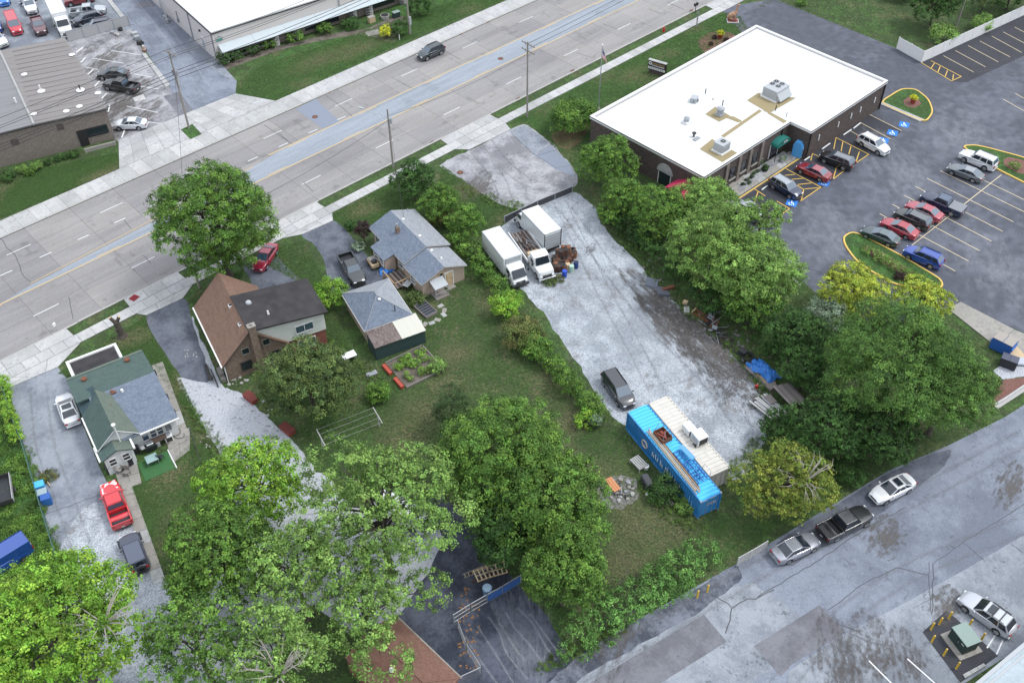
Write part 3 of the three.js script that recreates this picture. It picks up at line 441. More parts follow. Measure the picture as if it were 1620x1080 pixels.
stain(yard, 965, 500, 9, 7, 0.5, M.stainPale, 0.013, 'dust_patch'); stain(yard, 1060, 570, 6, 5, 0.5, M.stainPale, 0.014, 'dust_patch'); stain(yard, 910, 440, 5, 4, 0.5, M.stainPale, 0.015, 'dust_patch');
for (const [x, y, a, b, r] of [[1040, 470, 7, 2.6, 1.35], [1085, 520, 8, 3.4, 1.35], [1060, 505, 5, 2.2, 1.4], [1130, 555, 7, 3, 1.3], [1165, 590, 5, 2.2, 1.35]]) stain(yard, x, y, a, b, r, M.stainSoft, 0.016 + x * 1e-6, 'dirt_patch');
for (const [x, y, a, b, r] of [[1100, 560, 3, 1.6, 1.2], [1075, 540, 4.5, 1.8, 1.3], [1125, 590, 3.5, 1.6, 1.1], [1040, 490, 3.4, 1.3, 1.4], [1085, 500, 3, 1.4, 1.2], [1150, 620, 3, 1.5, 0.2], [935, 395, 1.6, 0.8, 0.3], [865, 430, 2.4, 1.2, 0.5], [1190, 640, 2, 1.4, 0]]) stain(yard, x, y, a, b, r, M.stain, 0.018 + y * 1e-6, 'oil_patch');
// dwellings' drives
const driveA = structure('driveway'); sheet('drive_surface', P2([[13, 614], [91, 581], [106, 600], [122, 650], [155, 735], [168, 762], [205, 765], [228, 830], [250, 905], [330, 1090], [130, 1090], [90, 890], [37, 705], [22, 650]]), 0.008, M.driveGrey, driveA);
sheet('gravel_end', organic(P2([[95, 870], [140, 800], [200, 810], [250, 905], [320, 1090], [180, 1100], [130, 1000]]), 0.3), 0.013, M.gravel, driveA); crack(driveA, [[65, 815], [110, 800], [158, 782]], 0.07, 0.018); stain(driveA, 100, 700, 4, 5, 0.4, M.stainPale, 0.0165);
slabs(driveA, [W(186, 768), W(206, 762), W(262, 918), W(243, 925)], 1, 8, [M.oldWalk, M.walk3], { top: 0.05, thick: 0.04, name: 'path_slab' });
slabs(driveA, [W(180, 742), W(216, 730), W(224, 765), W(190, 775)], 2, 2, [M.oldWalk], { top: 0.045, thick: 0.035, name: 'path_slab' });
slabs(driveA, [W(240, 578), W(257, 572), W(300, 690), W(274, 700)], 1, 6, [M.oldWalk, M.walk3], { top: 0.05, thick: 0.04, name: 'path_slab' });
slabs(driveA, [W(262, 690), W(300, 676), W(300, 712), W(270, 735)], 2, 2, [M.oldWalk], { top: 0.045, thick: 0.035, name: 'path_slab' });
const driveB = structure('driveway'); sheet('drive_surface', organic(P2([[231, 498], [289, 472], [302, 505], [322, 560], [345, 595], [330, 615], [290, 598], [262, 560]]), 0.12), 0.008, M.drive, driveB);
sheet('gravel_surface', organic(P2([[303, 500], [318, 535], [348, 605], [385, 625], [430, 665], [470, 705], [500, 745], [480, 775], [430, 760], [370, 740], [330, 690], [300, 640], [280, 597], [330, 605], [322, 560]]), 0.25), 0.013, M.gravelWhite, driveB);
sheet('gravel_surface', organic(P2([[380, 740], [500, 745], [560, 800], [640, 790], [700, 850], [640, 960], [560, 1000], [480, 960], [400, 1090], [250, 1100], [330, 900]]), 0.3), 0.012, M.gravelWhite, driveB);
const driveC = structure('driveway'); sheet('drive_surface', P2([[384, 424], [430, 396], [446, 414], [486, 452], [440, 470], [405, 470], [395, 440]]), 0.008, M.drive, driveC);
const driveD = structure('driveway'); sheet('drive_surface', organic(P2([[478, 371], [527, 349], [552, 370], [572, 395], [600, 430], [618, 450], [560, 465], [525, 460], [512, 410], [495, 385]]), 0.08), 0.008, M.drive, driveD); crack(driveD, [[520, 400], [545, 385], [556, 392]], 0.05, 0.013);
// rear lot, alley, service yard
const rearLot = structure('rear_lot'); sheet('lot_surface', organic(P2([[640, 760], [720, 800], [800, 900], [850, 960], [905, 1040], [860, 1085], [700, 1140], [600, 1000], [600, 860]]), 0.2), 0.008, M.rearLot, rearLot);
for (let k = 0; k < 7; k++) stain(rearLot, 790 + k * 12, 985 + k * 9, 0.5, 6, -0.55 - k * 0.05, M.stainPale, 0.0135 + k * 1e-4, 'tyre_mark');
const alley = structure('alley');
sheet('alley_surface', P2([[500, 1300], [850, 1090], [912, 1040], [1000, 985], [1160, 895], [1230, 852], [1405, 745], [1500, 705], [1590, 660], [1640, 628], [1900, 500], [2300, 700], [1900, 1500], [700, 1700]]), 0.008, M.alley, alley);
sheet('alley_surface', organic(P2([[900, 1075], [1000, 1030], [1110, 955], [1180, 925], [1230, 945], [1290, 1000], [1240, 1040], [1130, 1130], [1000, 1180], [860, 1120]]), 0.3), 0.012, M.alleyPale, alley);
sheet('alley_surface', P2([[1248, 1062], [1340, 1000], [1420, 960], [1520, 905], [1700, 800], [1800, 900], [1700, 1100], [1400, 1250], [1250, 1200]]), 0.0125, M.alleyPale, alley);
sheet('asphalt_edge', organic(P2([[912, 1040], [1000, 987], [1105, 928], [1160, 897], [1172, 915], [1110, 965], [1000, 1025], [900, 1085], [850, 1100]]), 0.2), 0.015, M.alleyDark, alley);
sheet('asphalt_patch', P2([[933, 1080], [1114, 972], [1150, 1015], [1030, 1090], [960, 1140]]), 0.019, M.patch, alley);
sheet('asphalt_patch', P2([[1193, 1022], [1297, 957], [1338, 1000], [1254, 1050], [1236, 1070]]), 0.019, M.patch, alley);
sheet('asphalt_edge', organic(P2([[1230, 860], [1300, 815], [1405, 748], [1500, 712], [1490, 740], [1410, 800], [1310, 860], [1250, 895]]), 0.15), 0.016, M.drive, alley);
stain(alley, 1380, 1040, 5, 3, 0.5, M.stain, 0.0215); stain(alley, 1330, 1060, 6, 2.5, 0.7, M.stain, 0.021); stain(alley, 1440, 1050, 4, 2, 0.7, M.stain, 0.0205); stain(alley, 1400, 850, 3, 2, 0.2, M.stainSoft, 0.022); stain(alley, 1600, 770, 4, 1.5, 0.2, M.stainSoft, 0.0225); stain(alley, 980, 1000, 7, 2, 0.5, M.stain, 0.023); stain(alley, 1500, 960, 2.6, 1.6, 0.2, M.stainSoft, 0.0235);
for (const [c, w] of [[[[1200, 944], [1290, 890], [1380, 830], [1435, 802]], 0.09], [[[1130, 943], [1152, 955], [1158, 962], [1182, 948], [1195, 948], [1225, 933]], 0.12], [[[1158, 962], [1155, 980], [1148, 1002]], 0.12], [[[1310, 965], [1372, 920], [1420, 898], [1470, 910]], 0.08], [[[1477, 892], [1525, 857], [1570, 830], [1625, 795]], 0.07], [[[1525, 857], [1560, 888]], 0.05], [[[1477, 892], [1475, 970]], 0.1], [[[1470, 890], [1474, 973]], 0.06], [[[1340, 1000], [1385, 1020], [1400, 1040]], 0.06], [[[1320, 985], [1360, 1000], [1365, 1005]], 0.12], [[[1450, 960], [1485, 940]], 0.05], [[[1600, 860], [1620, 875]], 0.07]]) crack(alley, c, w, 0.025);
for (const [a, b, c, d] of [[1375, 1045, 1420, 1090], [1436, 1042, 1490, 1090], [1575, 1005, 1562, 1025], [1587, 1013, 1577, 1035]]) line(alley, W(a, b), W(c, d), 0.12, M.paintWhite, 0.0265, 'stall_line');
sheet('transformer_yard', P2([[1460, 1000], [1498, 965], [1580, 1037], [1520, 1080]]), 0.02, M.lotNew, alley);
sheet('transformer_verge', P2([[1525, 1082], [1590, 1040], [1603, 1052], [1545, 1090]]), 0.024, M.grass, alley);
slabs(alley, [W(1523, 1068), W(1556, 1050), W(1560, 1054), W(1527, 1074)], 3, 1, [M.walk3], { top: 0.16, thick: 0.13, name: 'kerb_slab' });
sheet('mulch_bed', organic(P2([[1572, 640], [1580, 605], [1625, 596], [1680, 590], [1660, 605], [1625, 618], [1580, 640]]), 0.1), 0.012, M.mulch);
{ const e = structure('bed_edging'); part('kerb_stone', curbRun([W(1575, 641), W(1590, 632), W(1605, 622), W(1620, 612), W(1660, 590)], 0.2, 0.25), M.walk2, e); part('kerb_wall', curbRun([W(1577, 645), W(1620, 617), W(1662, 594)], 0.4, 0.12), M.kerb, e); }
sheet('stone_bed', organic(P2([[1574, 585], [1590, 578], [1640, 572], [1640, 590], [1600, 598], [1576, 600]]), 0.1), 0.014, M.gravelWhite);

// wheel tracks worn into the loose surfaces
function track(parent, px, w, m, y, o = {}) {
  const c = new THREE.CatmullRomCurve3(px.map(([a, b]) => { const p = G(a, b); return V3(p.x, 0, p.z); })), L = c.getLength(), n = Math.max(8, Math.round(L / 1.2)), pos = [], uv = [], idx = [], nor = [];
  const offs = o.single ? [0] : [-0.82, 0.82];
  for (const off of offs) { const base = pos.length / 3; for (let i = 0; i <= n; i++) { const p = c.getPoint(i / n), t = c.getTangent(i / n), nx = -t.z, nz = t.x; for (const s of [-1, 1]) { pos.push(p.x + nx * (off + s * w / 2), y + (off > 0 ? 0.0006 : 0), p.z + nz * (off + s * w / 2)); uv.push(i / n * L / 7 + off * 0.31, s > 0 ? 0.995 : 0.005); nor.push(0, 1, 0); } if (i < n) { const a = base + i * 2; idx.push(a, a + 1, a + 2, a + 1, a + 3, a + 2); } } }
  const g = new THREE.BufferGeometry(); g.setAttribute('position', new THREE.Float32BufferAttribute(pos, 3)); g.setAttribute('normal', new THREE.Float32BufferAttribute(nor, 3)); g.setAttribute('uv', new THREE.Float32BufferAttribute(uv, 2)); g.setIndex(idx); return part('tyre_track', g, m, parent, { keepUV: true });
}
track(yard, [[885, 318], [915, 380], [960, 470], [1010, 560], [1040, 620]], 0.6, M.trackMid, 0.0262); track(yard, [[895, 330], [960, 420], [1040, 520], [1120, 600], [1180, 680]], 0.7, M.trackDark, 0.0274); track(yard, [[880, 450], [940, 520], [1000, 590], [985, 640]], 0.55, M.trackPale, 0.0286); track(yard, [[870, 460], [960, 480], [1060, 560], [1130, 640]], 0.55, M.trackPale, 0.0298);
track(yardDrive, [[770, 225], [800, 262], [840, 290], [890, 300]], 0.55, M.trackMid, 0.021); track(yardDrive, [[740, 250], [775, 280], [830, 300], [880, 295]], 0.6, M.trackPale, 0.0222); track(yardDrive, [[755, 240], [790, 285], [800, 315]], 0.5, M.trackDark, 0.0234);
track(driveA, [[60, 610], [70, 700], [105, 800], [140, 900]], 0.6, M.trackMid, 0.0217);
track(alley, [[900, 1075], [1060, 985], [1230, 885], [1420, 800], [1625, 690]], 0.9, M.trackMid, 0.0272); track(alley, [[1230, 1090], [1330, 980], [1450, 900], [1620, 830]], 0.8, M.trackMid, 0.0296); 
track(lot, [[1180, 20], [1300, 75], [1400, 150], [1500, 200], [1620, 270]], 0.9, M.trackMid, 0.0225); track(rearLot, [[770, 880], [790, 950], [840, 1040]], 0.5, M.trackMid, 0.016); track(sideRoad, [[215, -10], [270, 60], [330, 150]], 0.8, M.trackPale, 0.0195);
[[[772, 975], [790, 1000], [800, 1030], [835, 1075]], [[800, 968], [812, 990], [838, 1020], [860, 1050]], [[818, 962], [842, 985], [862, 1020], [880, 1045]], [[755, 990], [775, 1020], [800, 1060], [815, 1085]], [[735, 1005], [760, 1045], [790, 1085]], [[790, 985], [808, 1015], [830, 1045]], [[838, 970], [860, 1000], [885, 1035]]].forEach((p, k) => track(rearLot, p, 0.4, M.trackPale, 0.0172 + k * 0.0008, { single: 1 }));
const DRY = [[725, 560, 3.4, 2.4], [680, 655, 4.2, 5], [780, 480, 3, 2.4], [905, 660, 4, 2.6], [1010, 830, 5.5, 4.5], [990, 890, 5, 3.4], [960, 760, 4, 3], [1070, 845, 4.5, 2.6], [640, 690, 4, 5], [300, 830, 3.4, 4], [270, 858, 2.6, 2], [205, 268, 9, 3.4], [505, 95, 8, 3], [575, 75, 6, 2.4], [900, 205, 4.5, 2.5], [1000, 118, 5, 2.4], [960, 120, 4, 2], [740, 300, 4, 2.5], [760, 420, 3, 3], [880, 720, 3, 4]].map(([x, y, a, b]) => { const p = G(x, y); return [p.x, p.z, a, b]; });
// grass tufts over the lawns and ragged along their edges
{ const r = rng(7001), polys = [[[190, 240], [186, 268], [120, 296], [0, 345], [-20, 300], [0, 284], [100, 258]], [[374, 130], [374, 148], [437, 160], [470, 144], [640, 65], [797, 0], [780, -20], [600, 40], [500, 75], [420, 100]], [[805, 195], [1123, 28], [1150, 20], [1172, 26], [1183, 44], [1150, 62], [960, 172], [938, 190], [925, 250], [905, 260], [834, 192]],
  [[522, 340], [622, 288], [690, 300], [720, 370], [640, 335], [590, 352], [585, 372], [556, 368], [535, 355]], [[560, 560], [640, 600], [660, 510], [700, 450], [760, 440], [800, 490], [850, 570], [920, 660], [985, 690], [1060, 790], [1120, 830], [1225, 800], [1220, 845], [1160, 885], [920, 1010], [700, 780], [560, 790], [500, 740], [470, 690], [520, 600]], [[206, 772], [262, 740], [300, 702], [328, 700], [370, 780], [380, 900], [300, 920], [257, 905]], [[1190, 20], [1226, 2], [1423, 76], [1620, 18], [1620, -30], [1240, -30]], [[700, 262], [735, 288], [790, 324], [830, 334], [760, 375], [690, 300]], [[935, 325], [1000, 398], [1060, 465], [1170, 560], [1215, 640], [1200, 720], [1160, 770], [1230, 840], [1400, 740], [1560, 670], [1570, 560], [1495, 492], [1400, 525], [1290, 465], [1222, 408], [1150, 325], [1000, 290]], [[92, 590], [230, 500], [232, 520], [285, 600], [330, 690], [270, 620], [240, 575], [120, 600]], [[390, 400], [430, 392], [480, 380], [512, 440], [540, 520], [560, 560], [500, 640], [430, 640], [480, 452]], [[296, 474], [330, 452], [385, 426], [380, 440], [310, 482]]];
  const inside = (p, x, y) => { let c = false; for (let i = 0, j = p.length - 1; i < p.length; j = i++) if ((p[i][1] > y) !== (p[j][1] > y) && x < (p[j][0] - p[i][0]) * (y - p[i][1]) / (p[j][1] - p[i][1]) + p[i][0]) c = !c; return c; };
  const bl = []; for (let k = 0; k < 7; k++) { const a = k * 0.9 + r() * 0.5, c = Math.cos(a), s = Math.sin(a), l = 0.5 + 0.5 * r(), w = 0.09; bl.push(new THREE.BufferGeometry().setAttribute('position', new THREE.Float32BufferAttribute([c * 0.15 - s * w, 0, s * 0.15 + c * w, c * 0.15 + s * w, 0, s * 0.15 - c * w, c * (0.3 + l * 0.7), 0.35 + 0.5 * l, s * (0.3 + l * 0.7)], 3))); }
  bl.forEach((g) => g.computeVertexNormals()); const tuft = mergeGeometries(bl.map((g) => prep(g))), spots = []; const areas = [14000, 20000, 17000, 9000, 42000, 9000, 9000, 6000, 22000, 8000, 9000, 2500];
  polys.forEach((pl, k) => { const w = pl.map(([x, y]) => { const p = G(x, y); return [p.x, p.z]; }), xs = w.map((p) => p[0]), zs = w.map((p) => p[1]), x0 = Math.min(...xs), x1 = Math.max(...xs), z0 = Math.min(...zs), z1 = Math.max(...zs); let n = 0, tries = 0; while (n < areas[k] && tries++ < areas[k] * 8) { const x = lerp(x0, x1, r()), z = lerp(z0, z1, r()); if (!inside(w, x, z)) continue; spots.push(x, z); n++; } });
  const N = spots.length / 2, im = new THREE.InstancedMesh(tuft, std(0xffffff, 1, { side: THREE.DoubleSide }), N), mt = new THREE.Matrix4(), q = new THREE.Quaternion(), col = new THREE.Color();
  for (let i = 0; i < N; i++) { const x = spots[2 * i], z = spots[2 * i + 1], s = 0.1 + 0.13 * r(), wx = Math.sin(x * 0.55 + Math.sin(z * 0.4) * 2) + Math.sin(z * 0.7 + x * 0.21 + 1.3) + (r() - 0.5) * 2.2, dry = Math.max(smooth(1.1, 2.4, wx), DRY.reduce((m, d) => Math.max(m, 1 - Math.hypot((x - d[0]) / d[2], (z - d[1]) / d[3])), 0) * (0.55 + 0.6 * r())), t = 0.75 + 0.5 * r(); q.setFromAxisAngle(V3(0, 1, 0), r() * 6.28); mt.compose(V3(x, 0.008, z), q, V3(s, s * (0.35 + 0.45 * r()), s)); im.setMatrixAt(i, mt); col.setRGB(lerp(0.06, 0.2, dry) * t, lerp(0.12, 0.185, dry) * t, lerp(0.03, 0.1, dry) * t); im.setColorAt(i, col); }
  im.name = 'grass'; tag(im, 'short grass tufts over all the lawns', 'grass'); im.userData.kind = 'stuff'; im.receiveShadow = true; scene.add(im); }
// ------------------------------------------------------------------ buildings
function up(pts) { const n = V3(); pts.forEach((p, i) => n.add(p.clone().cross(pts[(i + 1) % pts.length]))); return n.y < 0 ? [...pts].reverse() : pts; }
const vs = (l) => l.map(([x, y, z]) => V3(x, y, z));
const roofPane = (name, pts, m, parent, t = 0.14, o = {}) => { // u along the eave, v up the slope
  const p = up(vs(pts)); return part(name, poly3(p, t), m, parent, { ...o, keepUV: true });
};
function win(parent, x, y, z, ry, w, h, o = {}) { // window: frame bars proud of the wall, panes set back in it
  const { mull = 1, bars = 0, fm = M.trim, gm = M.glassBlue, t = 0.07, name = 'window' } = o, f = [];
  const L = (g) => mv(g, x, y, z, ry);
  f.push(bx(w + 2 * t, t, 0.1, 0, -t, 0.03), bx(w + 2 * t, t, 0.1, 0, h, 0.03), bx(t, h, 0.1, -w / 2 - t / 2, 0, 0.03), bx(t, h, 0.1, w / 2 + t / 2, 0, 0.03));
  for (let k = 1; k < mull; k++) f.push(bx(t * 0.8, h, 0.08, -w / 2 + w * k / mull, 0, 0.03));
  if (bars) f.push(bx(w, 0.05, 0.07, 0, h / 2 - 0.025, 0.035));
  const me = part(name, f.map(L), fm, parent);
  for (let k = 0; k < mull; k++) part('pane', L(bx(w / mull - 0.04, h - 0.02, 0.04, -w / 2 + w * (k + 0.5) / mull, 0.01, 0.015)), gm, me);
  return me;
}
function doorUnit(parent, x, y, z, ry, w, h, m, label) {
  const L = (g) => mv(g, x, y, z, ry);
  const f = part('door_frame', [bx(0.1, h + 0.1, 0.12, -w / 2 - 0.05, 0, 0.03), bx(0.1, h + 0.1, 0.12, w / 2 + 0.05, 0, 0.03), bx(w, 0.1, 0.12, 0, h, 0.03)].map(L), M.trim, parent);
  const d = part('door', [L(bx(w, h, 0.06, 0, 0, 0.03)), L(bx(w * 0.7, h * 0.35, 0.03, 0, h * 0.55, 0.07)), L(bx(w * 0.7, h * 0.35, 0.03, 0, h * 0.1, 0.07))], m, parent, label ? { label } : {});
  part('handle', L(bx(0.05, 0.14, 0.07, w * 0.4, h * 0.46, 0.1)), M.chrome, d);
}
function ventPipe(parent, x, y, z, h = 0.5, r = 0.06, m = M.galv, base = true) { const g = [cyl(r, r, h, x, y, z, 8)]; if (base) g.push(cyl(r * 1.2, r * 3.2, 0.1, x, y, z, 10)); part('vent_pipe', g, m, parent); }
function boxVent(parent, x, y, z, m = M.white, s = 0.35) { part('roof_vent', [rb(s, 0.14, s, x, y + 0.05, z, 0, 0.03, 1), bx(s * 0.6, 0.1, s * 0.6, x, y - 0.05, z)], m, parent); }
const frameAt = (name, label, cat, f, group) => thing(name, label, cat, f.p, f.turn, group);

// --- white house with green roofs, far left
{
  const f = frame([108.1, 600.7], [225.9, 554.8], 2.7), b = frameAt('green_roof_house', 'white house with green and grey roofs and flat black porch roof at left', 'house', f);
  part('wall', [bx(7.3, 2.45, 10.3, 3.75, 0, 5.35), ...prism([[10.28, 0], [10.28, 0], [10.28, 2.4], [12.05, 2.4], [12.05, 0]].slice(1), -0.1, 2.6)], M.sidingWhite, b);
  part('porch_wall', bx(4.9, 2.2, 2.8, 3.05, 0, -1.45), M.sidingWhite, b);
  part('porch_roof', bx(4.6, 0.1, 2.6, 3.05, 2.2, -1.5), M.roofBlack, b);
  part('parapet', [bx(5.3, 0.42, 0.26, 3.05, 2.05, -2.95), bx(0.26, 0.42, 2.9, 0.53, 2.05, -1.38), bx(0.26, 0.42, 2.9, 5.57, 2.05, -1.38)], M.trim, b);
  roofPane('front_roof', [[-0.25, 2.62, -0.2], [7.7, 2.62, -0.2], [7.7, 3.5, 4.5], [-0.25, 3.5, 4.5]], M.roofGreen, b);
  part('ridge_cap', bx(7.9, 0.06, 0.3, 3.72, 2.66, -0.16), M.roofGreenPale, b);
  roofPane('rear_roof', [[1.0, 3.5, 4.5], [7.7, 3.5, 4.5], [7.7, 2.62, 11.0], [1.0, 2.62, 11.0]], M.roofGrey, b);
  // gable wing across the rear-left
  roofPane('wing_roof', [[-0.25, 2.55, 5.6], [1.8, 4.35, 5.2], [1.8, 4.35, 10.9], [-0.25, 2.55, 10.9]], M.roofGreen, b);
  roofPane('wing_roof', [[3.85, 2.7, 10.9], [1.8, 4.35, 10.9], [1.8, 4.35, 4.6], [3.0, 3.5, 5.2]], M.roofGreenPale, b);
  roofPane('hip_roof', [[-0.25, 2.56, 2.3], [1.75, 3.55, 3.1], [1.8, 4.36, 5.25], [-0.25, 2.56, 6.3]], M.roofTeal, b);
  part('gable', prism([[10.55, 2.45], [10.75, 2.45], [10.75, 2.46], [10.55, 2.46]], 0, 3.6).concat([poly3(vs([[-0.05, 2.4, 10.72], [3.65, 2.4, 10.72], [1.8, 4.2, 10.72]]), 0.2)]), M.sidingWhite, b);
  part('barge_board', [rod(V3(-0.25, 2.48, 10.9), V3(1.8, 4.27, 10.9), 0.045), rod(V3(3.85, 2.62, 10.9), V3(1.8, 4.27, 10.9), 0.045)], M.trim, b);
  for (const g of [bx(0.14, 0.14, 5.1, -0.33, 2.45, 8.35), bx(0.16, 0.14, 2.1, -0.45, 2.25, 11.1), bx(3.9, 0.14, 0.14, 5.8, 2.5, 11.08), bx(0.2, 0.2, 2.1, 2.85, 2.35, 11.3)]) part('gutter', g, M.trim, b);
  roofPane('rear_extension_roof', [[-0.35, 2.35, 10.7], [1.25, 3.05, 10.7], [1.25, 3.05, 12.25], [-0.35, 2.35, 12.25]], M.roofGreen, b);
  roofPane('rear_extension_roof', [[2.85, 2.35, 12.25], [1.25, 3.05, 12.25], [1.25, 3.05, 10.7], [2.85, 2.35, 10.7]], M.roofGreenPale, b);
  part('extension_gable', poly3(vs([[-0.1, 2.38, 12.06], [2.6, 2.38, 12.06], [1.25, 2.95, 12.06]]), 0.1), M.sidingWhite, b);
  for (const x of [0.6, 1.9]) win(b, x, 1.15, 12.06, 0, 0.62, 0.85, { bars: 1, gm: M.glass });
  for (const [x, w] of [[4.25, 0.6], [5.05, 0.55], [5.75, 0.55], [6.55, 0.6]]) win(b, x, 1.0, 10.52, 0, w, 1.05, { bars: (x > 5 && x < 6) ? 1 : 0, gm: M.glassBlue });
  win(b, -0.01 + 0.1, 1.0, 8.2, -Math.PI / 2, 1.0, 1.0, { gm: M.glassBlue }); win(b, 0.1, 1.0, 4.2, -Math.PI / 2, 1.0, 1.0, { gm: M.glassBlue });
  doorUnit(b, 2.6, 0.1, 11.2, Math.PI / 2, 0.85, 2.0, M.trim);
  for (const [x, y, z] of [[1.35, 2.98, 1.1], [5.9, 2.9, 0.65]]) part('roof_vent', [cyl(0.22, 0.26, 0.22, x, y - 0.1, z, 10), cyl(0.3, 0.3, 0.06, x, y + 0.1, z, 10)], M.rust, b);
  part('roof_vent', [cyl(0.12, 0.16, 0.3, 2.55, 3.5, 6.9, 8)], M.rust, b); part('roof_vent', [cyl(0.12, 0.16, 0.3, 4.1, 3.35, 5.3, 8)], M.white, b); part('roof_vent', [cyl(0.14, 0.14, 0.2, 3.2, 3.45, 4.9, 8), bx(0.5, 0.08, 0.3, 3.3, 3.5, 5.1)], M.rust, b);
  part('flue_pipe', [cyl(0.075, 0.075, 2.3, 1.95, 2.6, 11.0, 10), cyl(0.17, 0.13, 0.22, 1.95, 4.9, 11.0, 12), cyl(0.2, 0.2, 0.04, 1.95, 5.14, 11.0, 12)], M.white, b);
  part('deck_canopy', [bx(1.5, 0.06, 0.7, 5.3, 0.95, 11.0), bx(0.05, 0.95, 0.05, 4.6, 0, 11.3), bx(0.05, 0.95, 0.05, 6, 0, 11.3)], M.woodDark, b);
}
// --- brown brick house with the black dormer roof
{
  const f = frame([305.8, 486.7], [350, 578.3], 2.65), b = frameAt('brick_house', 'tan brick house with brown gable roof and big black flat dormer', 'house', f);
  part('wall', prism([[-0.35, 0], [-0.35, 2.55], [-3.55, 5.75], [-7.2, 2.5], [-7.2, 0]], 0.25, 10.05), M.brickTan, b);
  part('side_wall', bx(5.6, 2.5, 4.3, 7.2, 0, -9.35), M.brickRed, b);
  part('dormer_wall', prism([[-4.4, 5.3], [-7.2, 2.58], [-11.6, 2.5], [-11.6, 5.0], [-3.9, 5.9]], 4.75, 10.12), M.sidingCream, b);
  roofPane('roof_slope', [[-0.2, 2.55, 0], [10.4, 2.55, 0], [10.4, 6.1, -3.55], [-0.2, 6.1, -3.55]], M.roofBrown, b, 0.16);
  roofPane('roof_slope', [[-0.2, 6.1, -3.55], [5.0, 6.1, -3.55], [5.0, 2.55, -7.35], [-0.2, 2.55, -7.35]], M.roofBrown, b, 0.16);
  roofPane('roof_slope', [[9.95, 6.1, -3.55], [10.4, 6.1, -3.55], [10.4, 2.6, -7.35], [9.95, 2.6, -7.35]], M.roofBrown, b, 0.12);
  roofPane('dormer_roof', [[4.3, 6.22, -3.5], [10.5, 6.22, -3.5], [10.5, 5.16, -11.95], [4.3, 5.16, -11.95]], M.roofBlack, b, 0.2);
  part('dormer_fascia', [bx(6.2, 0.2, 0.05, 7.4, 4.95, -11.97)], M.darkTrim, b);
  part('front_dormer', [poly3(vs([[4.22, 3.2, -6.3], [4.22, 4.9, -4.9], [4.22, 4.75, -6.9], [4.22, 3.1, -6.9]]), 0.1), poly3(vs([[4.22, 3.1, -6.9], [4.22, 4.75, -6.9], [4.22, 4.9, -4.9], [4.22, 3.2, -6.3]]), 0.05)], M.sidingCream, b);
  for (const x of [10.42, -0.2]) part('barge_board', rod(V3(x, 2.5, 0), V3(x, 6.02, -3.55), 0.07), M.woodDark, b);
  part('gutter', [bx(10.6, 0.12, 0.14, 5.1, 2.45, 0.06), bx(0.09, 2.4, 0.09, 10.2, 0, -0.22)], M.trim, b);
  part('chimney', [bx(0.55, 6.6, 0.75, 10.3, 0, -3.9)], M.brickTan, b); part('chimney_cap', [bx(0.66, 0.14, 0.86, 10.3, 6.6, -3.9), cyl(0.12, 0.14, 0.22, 10.3, 6.74, -3.9, 8)], M.oldWalk, b);
  const rz = Math.PI / 2;
  win(b, 10.06, 3.0, -2.75, rz, 0.75, 0.75, { gm: M.glass, fm: M.oldWalk }); win(b, 10.06, 3.25, -5.05, rz, 0.7, 0.75, { gm: M.glass, fm: M.oldWalk });
  win(b, 10.06, 0.85, -2.5, rz, 1.05, 1.05, { bars: 1, gm: M.glass, fm: M.darkTrim }); win(b, 10.06, 0.9, -5.7, rz, 1.05, 1.05, { bars: 1, gm: M.glass, fm: M.darkTrim });
  win(b, 10.13, 3.3, -9.3, rz, 1.9, 0.95, { mull: 2, gm: M.glassBlue }); win(b, 10.02, 1.0, -9.3, rz, 1.9, 1.0, { mull: 2, gm: M.glassBlue });
  win(b, 6.8, 3.4, -11.6, Math.PI, 1.4, 0.9, { mull: 2 }); win(b, 7.2, 0.9, -11.52, Math.PI, 1.2, 1.1, { mull: 2 }); win(b, 3.6, 1, -0.34, 0, 1, 1.1, { bars: 1 });
  part('roof_vent', [cyl(0.3, 0.34, 0.16, 6.1, 6.0, -4.9, 14), mv(new THREE.SphereGeometry(0.3, 12, 6, 0, 7, 0, 1.57).scale(1, 0.6, 1), 6.1, 6.15, -4.9)], M.unitPale, b);
  part('vent_pipe', [cyl(0.08, 0.16, 0.7, 8.6, 5.65, -6.2, 8), cyl(0.2, 0.2, 0.08, 8.6, 5.6, -6.2, 10)], M.white, b);
  for (const x of [5.2, 8.5]) { const w = part('roof_window', [mv(bx(0.4, 0.3, 0.4), x, 5.5, -3.15, 0)], M.white, b); part('pane', [bx(0.28, 0.03, 0.28, x, 5.805, -3.15)], M.glass, w); }
  part('side_steps', [bx(1.1, 0.9, 0.5, 8.9, 0, 0.15), bx(0.5, 0.5, 0.5, 9.7, 0, 0.15)], M.woodGrey, b);
  part('ramp', [rod(V3(8.3, 0.95, 0.95), V3(10.4, 0.1, 0.95), 0.07)], M.black, b);
}
